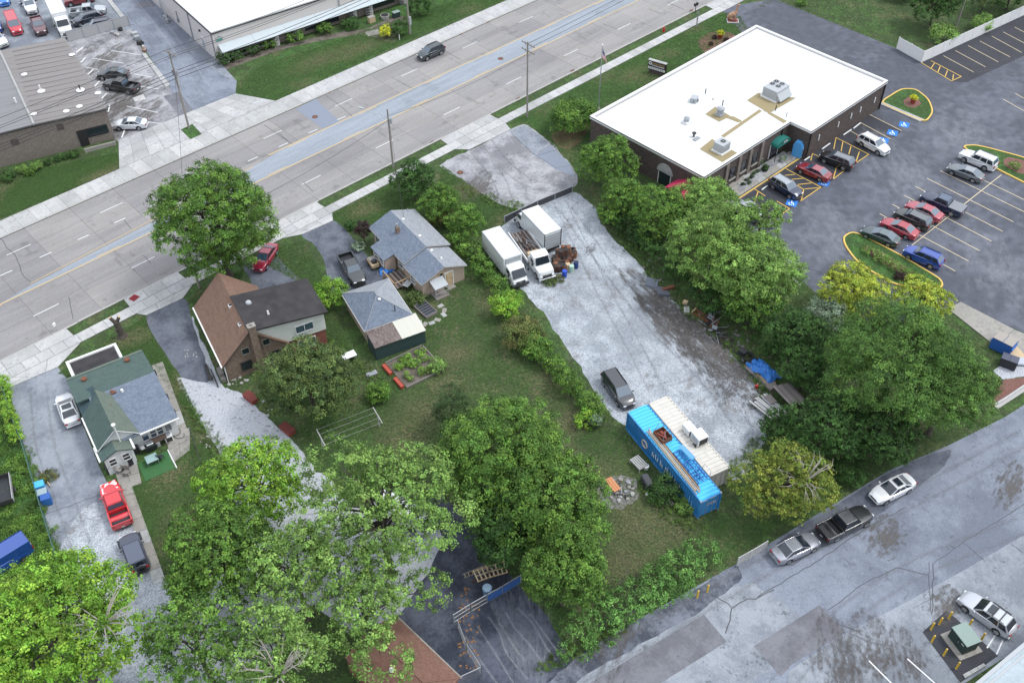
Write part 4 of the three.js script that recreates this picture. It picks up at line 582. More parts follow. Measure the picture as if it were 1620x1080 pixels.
// --- grey-roofed ranch house
{
  const f = frame([584.4, 358.9], [639.3, 416.7], 2.5), b = frameAt('ranch_house', 'tan panelled ranch house with long grey shingle gable roof', 'house', f);
  part('wall', [...prism([[-0.3, 0], [-0.3, 2.4], [-3.05, 3.45], [-6.0, 2.4], [-6.0, 0]], 0.2, 8.05), ...prism([[-0.1, 0], [-0.1, 2.15], [-2.95, 3.2], [-5.75, 2.15], [-5.75, 0]], 8.05, 12.1)], M.sidingTan, b);
  for (const [x0, x1, z0, z1, e, r, zr] of [[-0.1, 8.25, 0.05, -6.28, 2.42, 3.62, -3.05], [8.25, 12.35, 0.12, -5.98, 2.2, 3.38, -2.98]]) {
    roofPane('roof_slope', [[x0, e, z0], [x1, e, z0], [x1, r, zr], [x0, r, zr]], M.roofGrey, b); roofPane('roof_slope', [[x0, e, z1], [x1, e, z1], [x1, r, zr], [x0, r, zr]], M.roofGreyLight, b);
    part('eave_board', [bx(x1 - x0, 0.14, 0.05, (x0 + x1) / 2, e - 0.17, z0 + 0.03), bx(x1 - x0, 0.14, 0.05, (x0 + x1) / 2, e - 0.17, z1 - 0.03), rod(V3(x1, e - 0.1, z0), V3(x1, r - 0.1, zr), 0.05), rod(V3(x1, e - 0.1, z1), V3(x1, r - 0.1, zr), 0.05)], M.walk3, b);
  }
  part('side_porch', bx(2.9, 2.05, 1.4, 4.5, 0, 0.62), M.sidingTan, b); roofPane('porch_roof', [[2.9, 2.1, 1.55], [6.1, 2.1, 1.55], [6.1, 2.5, 0.0], [2.9, 2.5, 0.0]], M.roofGrey, b, 0.1);
  win(b, 3.9, 0.9, 1.32, 0, 0.8, 0.85, { bars: 1 }); win(b, 5.2, 0.9, 1.32, 0, 0.8, 0.85, { bars: 1 }); win(b, 6.9, 0.8, -0.29, 0, 0.9, 1.1, { bars: 1 }); win(b, 1.4, 0.8, -0.29, 0, 1.1, 1.1, { mull: 2 }); win(b, 10.0, 0.7, -0.09, 0, 0.9, 1.1, { bars: 1 });
  const rz = Math.PI / 2; win(b, 12.11, 1.95, -2.6, rz, 0.45, 0.5, { gm: M.glass, fm: M.woodPale }); doorUnit(b, 12.1, 0.12, -3.65, rz, 0.95, 1.95, M.woodPale, 'unpainted wooden back door');
  roofPane('back_canopy', [[12.1, 2.05, -1.0], [13.5, 1.65, -1.0], [13.5, 1.65, -2.75], [12.1, 2.05, -2.75]], M.unitPale, b, 0.07); part('canopy_post', [bx(0.07, 1.6, 0.07, 13.4, 0, -1.08), bx(0.07, 1.6, 0.07, 13.4, 0, -2.67), bx(0.05, 0.05, 1.6, 13.4, 0.8, -1.88)], M.walk3, b);
  part('back_step', bx(1.5, 0.18, 1.7, 12.85, 0, -1.9), M.woodGrey, b); part('back_step', bx(0.7, 0.14, 1.0, 12.45, 0, -3.65), M.oldWalk, b);
  part('chimney', [bx(0.42, 1.0, 0.42, 3.6, 3.0, -1.9)], M.brickTan, b); part('flue_pipe', [cyl(0.1, 0.12, 0.45, 3.6, 4.0, -1.9, 10)], M.galv, b);
  boxVent(b, 2.2, 3.42, -3.5, M.white, 0.3); boxVent(b, 6.1, 3.42, -3.5, M.white, 0.3); boxVent(b, 8.9, 3.17, -3.4, M.white, 0.3); part('vent_pipe', [cyl(0.09, 0.16, 0.35, 10.7, 3.0, -3.6, 8)], M.white, b); part('vent_pipe', [cyl(0.05, 0.07, 0.6, 0.3, 2.6, -5.2, 8)], M.galv, b);
}
// --- hip-roofed garage with lean-to
{
  const f = frame([540, 463.1], [566.5, 528.5], 2.4); f.turn = -105.5 * RAD; const b = frameAt('garage', 'square garage with light grey hipped roof and lean-to behind it', 'garage', f);
  const L = 6.9, D = -5.65; part('wall', bx(L - 0.6, 2.25, -D - 0.6, L / 2, 0, D / 2), M.sidingTan, b);
  const c = [[0, 2.3, 0], [L, 2.3, 0], [L, 2.3, D], [0, 2.3, D]], r1 = [L / 2 - 0.3, 3.9, D / 2], r2 = [L / 2 + 0.4, 3.9, D / 2];
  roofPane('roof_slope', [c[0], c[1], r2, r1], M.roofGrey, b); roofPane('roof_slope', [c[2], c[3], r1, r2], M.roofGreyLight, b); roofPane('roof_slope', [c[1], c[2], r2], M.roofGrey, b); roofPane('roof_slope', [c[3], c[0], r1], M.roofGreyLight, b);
  part('hip_cap', [[c[0], r1], [c[1], r2], [c[2], r2], [c[3], r1], [r1, r2]].map(([p, q]) => rod(V3(...p), V3(...q), 0.05)), M.roofGreyLight, b);
  part('eave_board', [bx(L, 0.15, 0.05, L / 2, 2.1, 0.03), bx(L, 0.15, 0.05, L / 2, 2.1, D - 0.03), bx(0.05, 0.15, -D, 0, 2.1, D / 2), bx(0.05, 0.15, -D, L, 2.1, D / 2)], M.trim, b);
  boxVent(b, 4.4, 3.6, -2.9, M.white, 0.3); part('vent_pipe', [cyl(0.06, 0.06, 1.0, 6.0, 2.6, -4.0, 8)], M.darkTrim, b);
  roofPane('lean_to_roof', [[L - 0.1, 2.26, -0.1], [9.55, 1.95, -0.1], [9.55, 1.95, -3.2], [L - 0.1, 2.26, -3.2]], M.roofMottled, b, 0.1, { label: 'mottled brown shingle half of the lean-to roof' });
  const rm = std([0.5, 0.49, 0.43], 0.6); for (let k = 0; k < 7; k++) { const z = -3.22 - k * 0.4; roofPane('roof_sheet', [[L - 0.1, 2.28 + (k % 2) * 0.01, z], [9.6, 1.97 + (k % 2) * 0.01, z], [9.6, 1.97 + (k % 2) * 0.01, z - 0.41], [L - 0.1, 2.28 + (k % 2) * 0.01, z - 0.41]], rm, b, 0.03); }
  part('lean_to_wall', [bx(0.08, 1.85, 5.8, 9.4, 0, -3.05), bx(2.4, 1.95, 0.08, 8.2, 0, -5.9), bx(2.4, 1.95, 0.08, 8.2, 0, -0.2)], std([0.03, 0.06, 0.06], 0.8), b);
  part('garage_door', [0, 1, 2, 3].map((k) => bx(0.05, 0.48, 2.4, 0.27, 0.02 + k * 0.5, D / 2)), M.trim, b);
}
// --- bank with the white flat roof
const bankF = frame([936, 183], [1205, 36], 4.5);
{
  const b = frameAt('bank_building', 'dark brick bank building under a large flat white roof', 'bank', bankF);
  const out = [[0, 0], [36.4, 0], [36.4, 22.4], [18.2, 22.4], [18.2, 19.1], [0, 19.1]];
  part('wall', [bx(18.3, 4.1, 19.1, 9.1, 0, 9.55), bx(18.2, 4.1, 22.4, 27.3, 0, 11.2)], M.brickDark, b);
  const roofG = (pts, y) => poly3(up(pts.map(([x, z]) => V3(x, y, z))), 0.12); part('roof_membrane', roofG([[0.35, 0.35], [36.05, 0.35], [36.05, 22.05], [18.55, 22.05], [18.55, 18.75], [0.35, 18.75]], 4.23), M.membrane, b, { keepUV: true });
  const par = []; out.forEach((p, i) => { const q = out[(i + 1) % 6], l = Math.hypot(q[0] - p[0], q[1] - p[1]); par.push([p, q, l]); });
  part('parapet', par.map(([p, q, l], i) => bx(l + 0.3 + (i % 2) * 0.006, 0.42 + (i % 2) * 0.006, 0.34, (p[0] + q[0]) / 2, 4.08, (p[1] + q[1]) / 2, Math.atan2(-(q[1] - p[1]), q[0] - p[0]))), M.trim, b);
  part('coping', par.map(([p, q, l], i) => bx(l + 0.44, 0.06 + (i % 2) * 0.008, 0.1, (p[0] + q[0]) / 2 + (i === 5 ? -0.2 : i === 1 ? 0.2 : 0), 4.42, (p[1] + q[1]) / 2 + (i === 0 ? -0.2 : i === 2 || i === 4 ? 0.2 : 0), Math.atan2(-(q[1] - p[1]), q[0] - p[0]))), M.darkTrim, b);
  // white lamps on the side wall and dark downpipes
  for (const x of [20.6, 25.2, 28.3, 30.6, 34.2]) part('wall_light', rb(0.16, 0.85, 0.14, x, 1.9, 22.48, 0, 0.03, 1), M.white, b);
  for (const [x, z] of [[18.35, 22.5], [36.3, 22.5], [16.6, 19.2]]) part('downpipe', bx(0.14, 4.1, 0.14, x, 0, z), M.black, b);
  for (const x of [6.3, 8.6, 11.0]) { win(b, x, 1.1, 19.11, 0, 1.0, 1.6, { gm: M.glass, fm: M.darkTrim }); part('window_sill', bx(1.4, 0.15, 0.3, x, 0.9, 19.2), M.oldWalk, b); }
  for (const x of [4.9, 7.5, 9.8, 12.3]) part('pilaster', bx(0.55, 3.9, 0.22, x, 0, 19.2), M.brickBrown, b);
  doorUnit(b, 15.4, 0.1, 19.11, 0, 1.8, 2.2, M.glass, 'dark glass entrance door');
  // arched recess and red side canopy on the left wall
  const arch = new THREE.Shape(); arch.moveTo(-1.3, 0); arch.lineTo(1.3, 0); arch.absarc(0, 0, 1.3, 0, Math.PI); const ag = new THREE.ExtrudeGeometry(arch, { depth: 0.1, bevelEnabled: false, curveSegments: 12 }); part('arch_panel', mv(ag, -0.06, 2.0, 13.2, -Math.PI / 2), M.walk3, b);
  doorUnit(b, -0.01, 0.05, 13.2, -Math.PI / 2, 1.9, 1.95, M.glass);
  const cn = part('side_canopy', prism([[15.2, 2.0], [16.9, 2.9], [18.6, 2.0]], -2.6, 0), std([0.42, 0.02, 0.08], 0.8), b, { label: 'crimson fabric canopy over the side door' });
  part('canopy_post', [rod(V3(-2.5, 0, 15.4), V3(-2.5, 2.0, 15.4), 0.04), rod(V3(-2.5, 0, 18.4), V3(-2.5, 2.0, 18.4), 0.04)], M.black, b);
  // tan walkway strips on the roof (laid in steps so none share a plane)
  const L = (px, py) => { const p = G(px, py, 4.3); return b.worldToLocal(p); }; b.updateMatrixWorld(true);
  const strip = (pts, y) => part('walkway_pad', sheetGeo(pts.map(([x, z]) => { const v = L(x, z); return [v.x, v.z]; }), y), M.tanMembrane, b, { keepUV: true });
  strip([[1141, 214], [1202, 172], [1206, 175], [1146, 217]], 4.242); strip([[1107, 235], [1127, 219], [1170, 243], [1145, 257]], 4.248); strip([[1116, 180], [1132, 168], [1158, 184], [1152, 186], [1173, 190], [1168, 193], [1150, 186], [1138, 192]], 4.246);
  strip([[1182, 158], [1200, 146], [1212, 150], [1260, 154], [1218, 178], [1211, 176], [1206, 172]], 4.25); strip([[1214, 178], [1218, 176], [1248, 192], [1243, 196]], 4.254); strip([[1160, 183], [1174, 190], [1172, 193], [1152, 185]], 4.258);
}
function onRoof(px, py, h) { const p = G(px, py, h); return V3(p.x, h, p.z); }
const bt = bankF.turn;
function rooftopUnit(px, py, w, h, d, fans, label, slope) {
  const t = thing('rooftop_unit', label, 'air conditioner', onRoof(px, py, 4.24), bt, 'rooftop units on the bank');
  part('plinth', bx(w + 0.3, 0.18, d + 0.3, 0, 0.012, 0), M.trim, t); part('cabinet', rb(w, h, d, 0, 0.19, 0, 0, 0.03, 1), M.unitPale, t);
  part('louvre_panel', [0, 1, 2, 3, 4].map((k) => bx(w * 0.8, 0.05, 0.04, 0, 0.35 + k * h * 0.13, d / 2 + 0.015)), M.unitGrey, t);
  part('side_panel', bx(0.04, h * 0.75, d * 0.8, w / 2 + 0.015, 0.28, 0), M.darkTrim, t);
  for (const [x, z] of fans) { const f = part('fan', mv(new THREE.TorusGeometry(0.36, 0.05, 6, 18).rotateX(Math.PI / 2), x, h + 0.21, z), M.unitGrey, t); part('fan_blades', [cyl(0.33, 0.33, 0.03, x, h + 0.185, z, 16)], M.black, f); part('fan_hub', cyl(0.1, 0.1, 0.07, x, h + 0.21, z, 8), M.unitGrey, f); }
  if (slope) part('intake_hood', prism([[d / 2 + 0.01, 0.3], [d / 2 + 0.01, h * 0.9], [d / 2 + 0.7, 0.35], [d / 2 + 0.7, 0.3]], -w / 2 + 0.1, w / 2 - 0.1), M.unitPale, t);
}
rooftopUnit(1226, 151, 2.9, 1.35, 2.3, [[0.0, -0.7], [0.9, -0.7], [0.0, 0.25], [0.9, 0.25]], 'large grey rooftop air conditioner with four fans on the bank', true);
rooftopUnit(1141, 238, 1.6, 1.15, 1.5, [[0.15, 0]], 'small boxy rooftop air conditioner with one fan near bank front', false);
{
  let t = thing('roof_hatch', 'small blue-white open duct box on the white bank roof', 'duct', onRoof(1098, 160, 4.24), bt); part('duct_body', [rb(1.1, 0.7, 0.9, 0, 0, 0, 0.4, 0.04, 1)], M.unitPale, t); part('duct_opening', mv(bx(0.8, 0.45, 0.04), -0.16, 0.1, 0.45, 0.4 - 0.8), M.glassBlue, t);
  t = thing('exhaust_fan', 'round mushroom exhaust fan on a tan pad of the bank roof', 'exhaust fan', onRoof(1139, 182, 4.26), bt); part('curb', bx(0.9, 0.35, 0.9, 0, 0, 0), M.unitPale, t); part('fan_housing', [cyl(0.35, 0.5, 0.5, 0, 0.35, 0, 16), cyl(0.55, 0.55, 0.22, 0, 0.85, 0, 16)], M.unitGrey, t); part('motor_cap', cyl(0.3, 0.45, 0.2, 0, 1.07, 0, 16), M.unitPale, t);
  t = thing('exhaust_fan', 'squat white turbine vent left of the tan pads on the bank roof', 'exhaust fan', onRoof(1086, 194, 4.24), bt); part('curb', bx(0.95, 0.3, 0.95, 0, 0, 0), M.trim, t); part('fan_housing', [cyl(0.3, 0.42, 0.35, 0, 0.3, 0, 14), cyl(0.42, 0.42, 0.12, 0, 0.65, 0, 14), cyl(0.22, 0.32, 0.2, 0, 0.77, 0, 14)], M.unitPale, t);
  t = thing('drain_vent', 'low dark vent with a grey cap near the front of the bank roof', 'vent', onRoof(1100, 219, 4.24), bt); part('base', bx(1.0, 0.12, 0.5, 0, 0, 0.2), M.unitGrey, t); part('cap', [cyl(0.12, 0.12, 0.5, 0.2, 0, -0.4, 8), cyl(0.28, 0.28, 0.12, 0.2, 0.5, -0.4, 12)], M.darkTrim, t);
  for (const [x, y, h, l] of [[1116, 149, 0.75, 'slim black vent pipe behind the duct box on the bank roof'], [1143, 168, 0.85, 'slim black vent pipe beside mushroom fan on the bank roof'], [1128, 159, 0.25, 'tiny stub vent pipe between two taller pipes on bank roof'], [1227, 176, 0.8, 'slim black pipe beside the four-fan unit on the bank roof'], [1244, 186, 0.7, 'slim pale pipe at the end of the tan strip on bank roof']]) { t = thing('vent_pipe', l, 'vent pipe', onRoof(x, y, 4.24)); part('flashing', cyl(0.1, 0.25, 0.12, 0, 0, 0, 10), M.trim, t); part('pipe', cyl(0.07, 0.07, h, 0, 0.1, 0, 8), y === 186 ? M.unitPale : M.black, t); }
  // green entrance canopy on posts, stands by the entrance
  const q = W(1233, 250), c = thing('entrance_canopy', 'green fabric barrel canopy on dark posts at the bank entrance', 'canopy', V3(q[0], 0, q[1]), bt);
  const prof = []; for (let k = 0; k <= 8; k++) { const a = Math.PI * k / 8; prof.push([Math.cos(a) * 1.5, 2.5 + Math.sin(a) * 0.55]); }
  const pts = prof.map(([x, y]) => [x, y]), gs = []; for (let k = 0; k < 8; k++) gs.push(poly3(up(vs([[pts[k][0], pts[k][1], -2.9], [pts[k][0], pts[k][1], 0.3], [pts[k + 1][0], pts[k + 1][1], 0.3], [pts[k + 1][0], pts[k + 1][1], -2.9]])), 0.04)); part('fabric', gs, std([0.01, 0.14, 0.12], 0.8), c, { keepUV: true });
  part('front_fabric', poly3(vs([...prof].map(([x, y]) => [x, y, 0.3])), 0.03), std([0.012, 0.12, 0.105], 0.8), c, { keepUV: true }); part('valance', [bx(3.0, 0.25, 0.03, 0, 2.3, 0.32), bx(0.03, 0.25, 3.2, -1.5, 2.3, -1.3), bx(0.03, 0.25, 3.2, 1.5, 2.3, -1.3)], std([0.01, 0.16, 0.14], 0.8), c); part('canopy_number', bx(0.9, 0.28, 0.02, 0.2, 2.6, 0.345), M.walk, c);
  for (const x of [-1.4, 1.4]) part('post', cyl(0.05, 0.05, 2.5, x, 0, 0.2, 8), M.black, c);
}
// --- pale metal warehouse, top
{
  const f = frame([334, 50], [493, 0], 5.0), b = frameAt('metal_warehouse', 'long pale metal warehouse with white roof and sloping grey canopy', 'warehouse', f);
  part('wall', bx(70, 4.7, 40, 35, 0, -20), M.metalWall, b); part('roof_membrane', bx(70.2, 0.22, 40.2, 35, 4.72, -20.05), M.membrane, b); part('eave_trim', [bx(70.3, 0.16, 0.1, 35, 4.62, 0.1), bx(0.1, 0.16, 40.2, -0.16, 4.62, -20.05)], M.darkTrim, b);
  part('base_wall', [bx(69, 1.9, 0.3, 35.4, 0, 0.18)], M.brickBrown, b);
  for (let k = 0; k < 12; k++) roofPane('canopy_panel', [[0.5 + k * 5.5, 2.7, 0.05], [5.97 + k * 5.5, 2.7, 0.05], [5.97 + k * 5.5, 1.95, 1.5], [0.5 + k * 5.5, 1.95, 1.5]], std([0.42, 0.47, 0.5], 0.5), b, 0.09);
  for (const x of [0.9, 9.5, 13.0, 23.5, 26.5, 33]) { const s = part('stone_pier', bx(1.0, 1.9, 0.8, x, 0, 0.75), M.walk3, b); const rr = rng(x * 10 | 0); for (let k = 0; k < 12; k++) part('stone', rb(0.26 + rr() * 0.15, 0.2 + rr() * 0.1, 0.1, x - 0.35 + (k % 3) * 0.33, 0.1 + Math.floor(k / 3) * 0.42, 1.17, 0, 0.03, 1), [M.darkTrim, M.oldWalk, M.walk][k % 3], s); }
  for (const [x, w] of [[18, 6], [29, 5], [5, 6]]) win(b, x, 0.6, 0.34, 0, w, 1.1, { mull: 4, gm: M.glass, fm: M.darkTrim });
  const sg = part('wall_sign', bx(1.1, 0.85, 0.06, 0.9, 3.2, 0.05), M.walk, b); part('sign_print', [bx(0.95, 0.35, 0.02, 0.9, 3.25, 0.09), bx(0.4, 0.12, 0.02, 0.9, 3.85, 0.09)], std([0.06, 0.28, 0.24], 0.7), sg);
  part('downpipe', [bx(0.12, 4.5, 0.12, 21.6, 0, 0.12), bx(0.12, 4.5, 0.12, -0.08, 0, -0.4), bx(0.12, 4.5, 0.12, -0.1, 0, -9)], M.unitGrey, b); part('wall_light', rb(0.3, 0.3, 0.25, -0.12, 3.0, -5, 0, 0.06), M.black, b); doorUnit(b, -0.01, 0.02, -4.6, -Math.PI / 2, 0.95, 2.05, M.unitPale);
  part('wall_meter', [rb(0.4, 0.7, 0.25, -0.15, 0.9, -14, 0, 0.03), bx(0.2, 1.2, 0.1, -0.05, 1.5, -14.3)], M.unitGrey, b);
}
// --- brown brick warehouse with the wide low grey roof, left edge
{
  const f = frame([-0.01, 210], [166, 169.8], 4.9), b = frameAt('brick_warehouse', 'low brown brick warehouse with wide ribbed grey metal roof at left', 'warehouse', f);
  const W0 = -25, X1 = f.len, XR = 4.2; { const fp = [[-24.8, 0], [X1, 0], [X1 - 1.65, -22.6], [-24.8, -22.4]]; part('wall', fp.map((p, i) => { const q = fp[(i + 1) % 4]; return poly3(vs([[p[0], 0, p[1]], [q[0], 0, q[1]], [q[0], 4.6, q[1]], [p[0], 4.6, p[1]]]), 0.2); }), M.brickBrown, b); }
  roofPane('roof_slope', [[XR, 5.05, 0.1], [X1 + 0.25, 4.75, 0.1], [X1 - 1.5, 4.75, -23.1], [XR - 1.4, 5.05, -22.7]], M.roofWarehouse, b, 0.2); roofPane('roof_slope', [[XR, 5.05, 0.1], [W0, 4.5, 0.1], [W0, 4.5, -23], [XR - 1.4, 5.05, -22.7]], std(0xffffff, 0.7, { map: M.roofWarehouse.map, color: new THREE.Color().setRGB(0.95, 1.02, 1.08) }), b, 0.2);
  part('ridge_cap', [rod(V3(XR, 5.06, 0.12), V3(XR - 1.4, 5.06, -22.7), 0.2, 0.2, 4)], M.walk3, b); part('eave_trim', [rod(V3(XR, 4.86, 0.14), V3(X1 + 0.25, 4.62, 0.14), 0.09), rod(V3(XR, 4.86, 0.14), V3(W0, 4.4, 0.14), 0.09)], M.darkTrim, b);
  const rr = rng(81); for (let k = 0; k < 16; k++) { const z = -0.6 - k * 1.4; part('roof_seam', [rod(V3(XR + 0.2, 5.06, z), V3(X1 - 0.1 - k * 0.1, 4.78, z), 0.035, 0.035, 4)], M.roofWarehouse, b); }
  for (const [x, z, h] of [[6.4, -8.4, 0.9], [11.3, -6.2, 0.75]]) { const v = part('vent_pipe', [cyl(0.09, 0.09, h, x, 4.85, z, 8), cyl(0.12, 0.12, 0.08, x, 4.85 + h, z, 8)], x > 10 ? M.darkTrim : M.white, b); part('flashing', cyl(0.5, 0.6, 0.05, x, 4.93, z, 9), M.white, v); }
  part('vent_pipe', [cyl(0.12, 0.12, 0.9, 2.9, 4.9, -6.6, 8), cyl(0.6, 0.7, 0.05, 2.9, 4.95, -6.6, 9)], M.white, b);
  for (const [x, z] of [[8.6, -1.4], [13.3, -4.4], [10.4, -1.9], [5, -14], [12.0, -17], [4.6, -2.5]]) part('roof_patch', cyl(0.35, 0.45, 0.05, x, 4.86 + (X1 - x) * 0.025, z, 8), M.white, b);
  part('door_recess', [bx(4.0, 1.35, 0.1, 10.9, 1.15, 0.02), bx(1.15, 2.4, 0.1, 9.5, 0.02, 0.03)], M.black, b); part('shop_window', bx(2.7, 1.0, 0.06, 11.6, 1.3, 0.07), M.glass, b); part('ramp_wall', [bx(4.2, 0.55, 0.25, 11.2, 0, 1.6)], M.oldWalk, b);
  part('wall_stain', [bx(0.9, 0.9, 0.012, 7.2, 3.2, 0.0), bx(1.0, 0.9, 0.012, 1.2, 2.6, 0.0)].map((g) => g), M.brickDark, b);
}
// --- rust-roofed shed under the trees, and the pale roof at the lower right corner
{
  const f = frame([625, 985], [705, 1062], 2.4), b = frameAt('garden_shed', 'brick-red shed with rust brown shingle roof under big trees', 'shed', f);
  part('wall', bx(7.6, 2.1, 5.2, 3.3, 0, 2.2), M.brickRed, b); const e = 2.3, r = 3.4;
  roofPane('roof_slope', [[-0.6, e, -0.5], [7.4, e, -0.5], [6.0, r, 2.2], [-0.6, r, 2.2]], M.roofRust, b); roofPane('roof_slope', [[-0.6, e, 4.9], [7.4, e, 4.9], [6.0, r, 2.2], [-0.6, r, 2.2]], M.roofRust, b); roofPane('roof_slope', [[7.4, e, -0.5], [7.4, e, 4.9], [6.0, r, 2.2]], M.roofRust, b); part('ridge_cap', [rod(V3(-0.6, r, 2.2), V3(6, r, 2.2), 0.07), rod(V3(7.4, e, -0.5), V3(6, r, 2.2), 0.07), rod(V3(7.4, e, 4.9), V3(6, r, 2.2), 0.07)], M.roofRust, b);
  part('roof_vent', [cyl(0.15, 0.2, 0.3, 3.4, 3.2, 3.2, 9)], M.white, b); part('roof_vent', [cyl(0.1, 0.14, 0.35, 1.3, 3.0, 1.2, 9)], M.black, b); part('gutter', bx(8.1, 0.12, 0.12, 3.4, 2.16, -0.56), M.oldWalk, b);
}
{
  const f = frame([1548, 1080], [1620, 1020], 4.2), b = frameAt('flat_roof_building', 'corner of a pale blue flat metal roof at the lower right', 'building', f);
  part('wall', bx(30, 3.9, 14, 10, 0, 7.2), M.metalWall, b); part('roof_sheet', bx(30.2, 0.16, 14.2, 10, 3.96, 7.2), std(0xffffff, 0.5, { map: walkT, color: new THREE.Color().setRGB(0.8, 0.95, 1.05) }), b); part('roof_edge', [bx(30.4, 0.32, 0.3, 10, 3.9, 0.02), bx(30.2, 0.1, 0.16, 10, 4.08, 0.55)], M.unitPale, b);
}
// ------------------------------------------------------------------ vehicles
const paints = {};
const paint = (r, g, b, metal = 0.15) => paints[[r, g, b]] || (paints[[r, g, b]] = new THREE.MeshPhysicalMaterial({ color: new THREE.Color().setRGB(r, g, b), roughness: 0.3, metalness: metal, clearcoat: 1, clearcoatRoughness: 0.04, ior: 1.7 }));
function outlineBody(pts, width, bevel, taper) { // side outline [x, y] given the car's width, its ends pulled in and its sides leaning in towards the top
  const s = new THREE.Shape(pts.map(([x, y]) => new THREE.Vector2(x, y)));
  let g = new THREE.ExtrudeGeometry(s, { depth: width - 2 * bevel, bevelEnabled: true, bevelThickness: bevel, bevelSize: bevel * 0.8, bevelOffset: -bevel * 0.8, bevelSegments: 3, steps: 4 }).translate(0, 0, -(width - 2 * bevel) / 2);
  g = prep(g); g.deleteAttribute('uv'); const p = g.attributes.position;
  for (let i = 0; i < p.count; i++) { const x = p.getX(i), y = p.getY(i), z = p.getZ(i); p.setZ(i, z * taper(x, y)); p.setX(i, x * (1 - 0.035 * Math.pow(Math.abs(z) / (width / 2), 2.5))); p.setY(i, y + (y > 0.6 ? 0.035 * (1 - Math.pow(Math.abs(z) / (width / 2), 2)) : 0)); }
  g.deleteAttribute('normal'); g.computeVertexNormals(); return prep(toCreasedNormals(g, 0.6));
}
const quad = (a, b, c, d) => poly3([a, b, c, d], 0.012);
function wheelAt(t, x, z, r, w = 0.22, side = 1) {
  const tyre = part('wheel', mv(new THREE.TorusGeometry(r - 0.09, 0.1, 8, 20).scale(1, 1, w / 0.2), x, r, z), M.rubber, t);
  const d = side * (w / 2 - 0.01); part('rim', [mv(new THREE.CylinderGeometry(r - 0.1, r - 0.1, 0.03, 16).rotateX(Math.PI / 2), x, r, z + d - side * 0.03), ...[0, 1, 2, 3, 4].map((k) => mv(bx(0.05, r * 0.78, 0.02, 0, 0, 0).translate(0, 0, 0).rotateZ(k * 1.2566), x, r, z + d))], M.rim, tyre);
}
const TYPES = { // L, W, H, wheelbase, wheel radius, hood front / cowl / belt / deck heights, cowl x, roof front x, roof rear x, glass base rear x, deck rear height
  sedan: { L: 4.75, W: 1.84, H: 1.46, wb: 2.8, r: 0.34, hf: 0.74, hb: 0.96, dk: 1.04, cx: 1.16, rf: 0.16, rr: -0.85, bx: -1.92 },
  hatch: { L: 4.3, W: 1.78, H: 1.5, wb: 2.6, r: 0.32, hf: 0.7, hb: 0.95, dk: 1.0, cx: 0.95, rf: 0.25, rr: -1.55, bx: -1.98 },
  suv: { L: 4.7, W: 1.88, H: 1.7, wb: 2.72, r: 0.37, hf: 0.92, hb: 1.1, dk: 1.16, cx: 1.2, rf: 0.42, rr: -1.72, bx: -2.2, rails: 1 },
  bigsuv: { L: 5.0, W: 1.98, H: 1.78, wb: 2.9, r: 0.39, hf: 0.95, hb: 1.12, dk: 1.18, cx: 1.0, rf: 0.42, rr: -2.05, bx: -2.36, rails: 1 },
  wagon: { L: 4.95, W: 1.9, H: 1.6, wb: 2.95, r: 0.37, hf: 0.76, hb: 0.98, dk: 1.05, cx: 1.05, rf: 0.3, rr: -1.75, bx: -2.25, rails: 1 },
  minivan: { L: 5.1, W: 1.98, H: 1.75, wb: 3.03, r: 0.35, hf: 0.82, hb: 1.05, dk: 1.08, cx: 1.5, rf: 0.6, rr: -2.1, bx: -2.42, rails: 1 },
  van: { L: 5.6, W: 2.0, H: 2.15, wb: 3.4, r: 0.37, hf: 1.0, hb: 1.25, dk: 1.25, cx: 1.75, rf: 1.15, rr: -2.68, bx: -2.75, cargo: 1 },
  jeep: { L: 4.3, W: 1.88, H: 1.86, wb: 2.7, r: 0.41, hf: 1.02, hb: 1.13, dk: 1.15, cx: 0.62, rf: 0.42, rr: -1.85, bx: -1.95, spare: 1 },
  pickup: { L: 5.6, W: 1.98, H: 1.82, wb: 3.5, r: 0.4, hf: 1.0, hb: 1.14, dk: 1.12, cx: 1.12, rf: 0.58, rr: -0.72, bx: -0.9, bed: 1 },
};
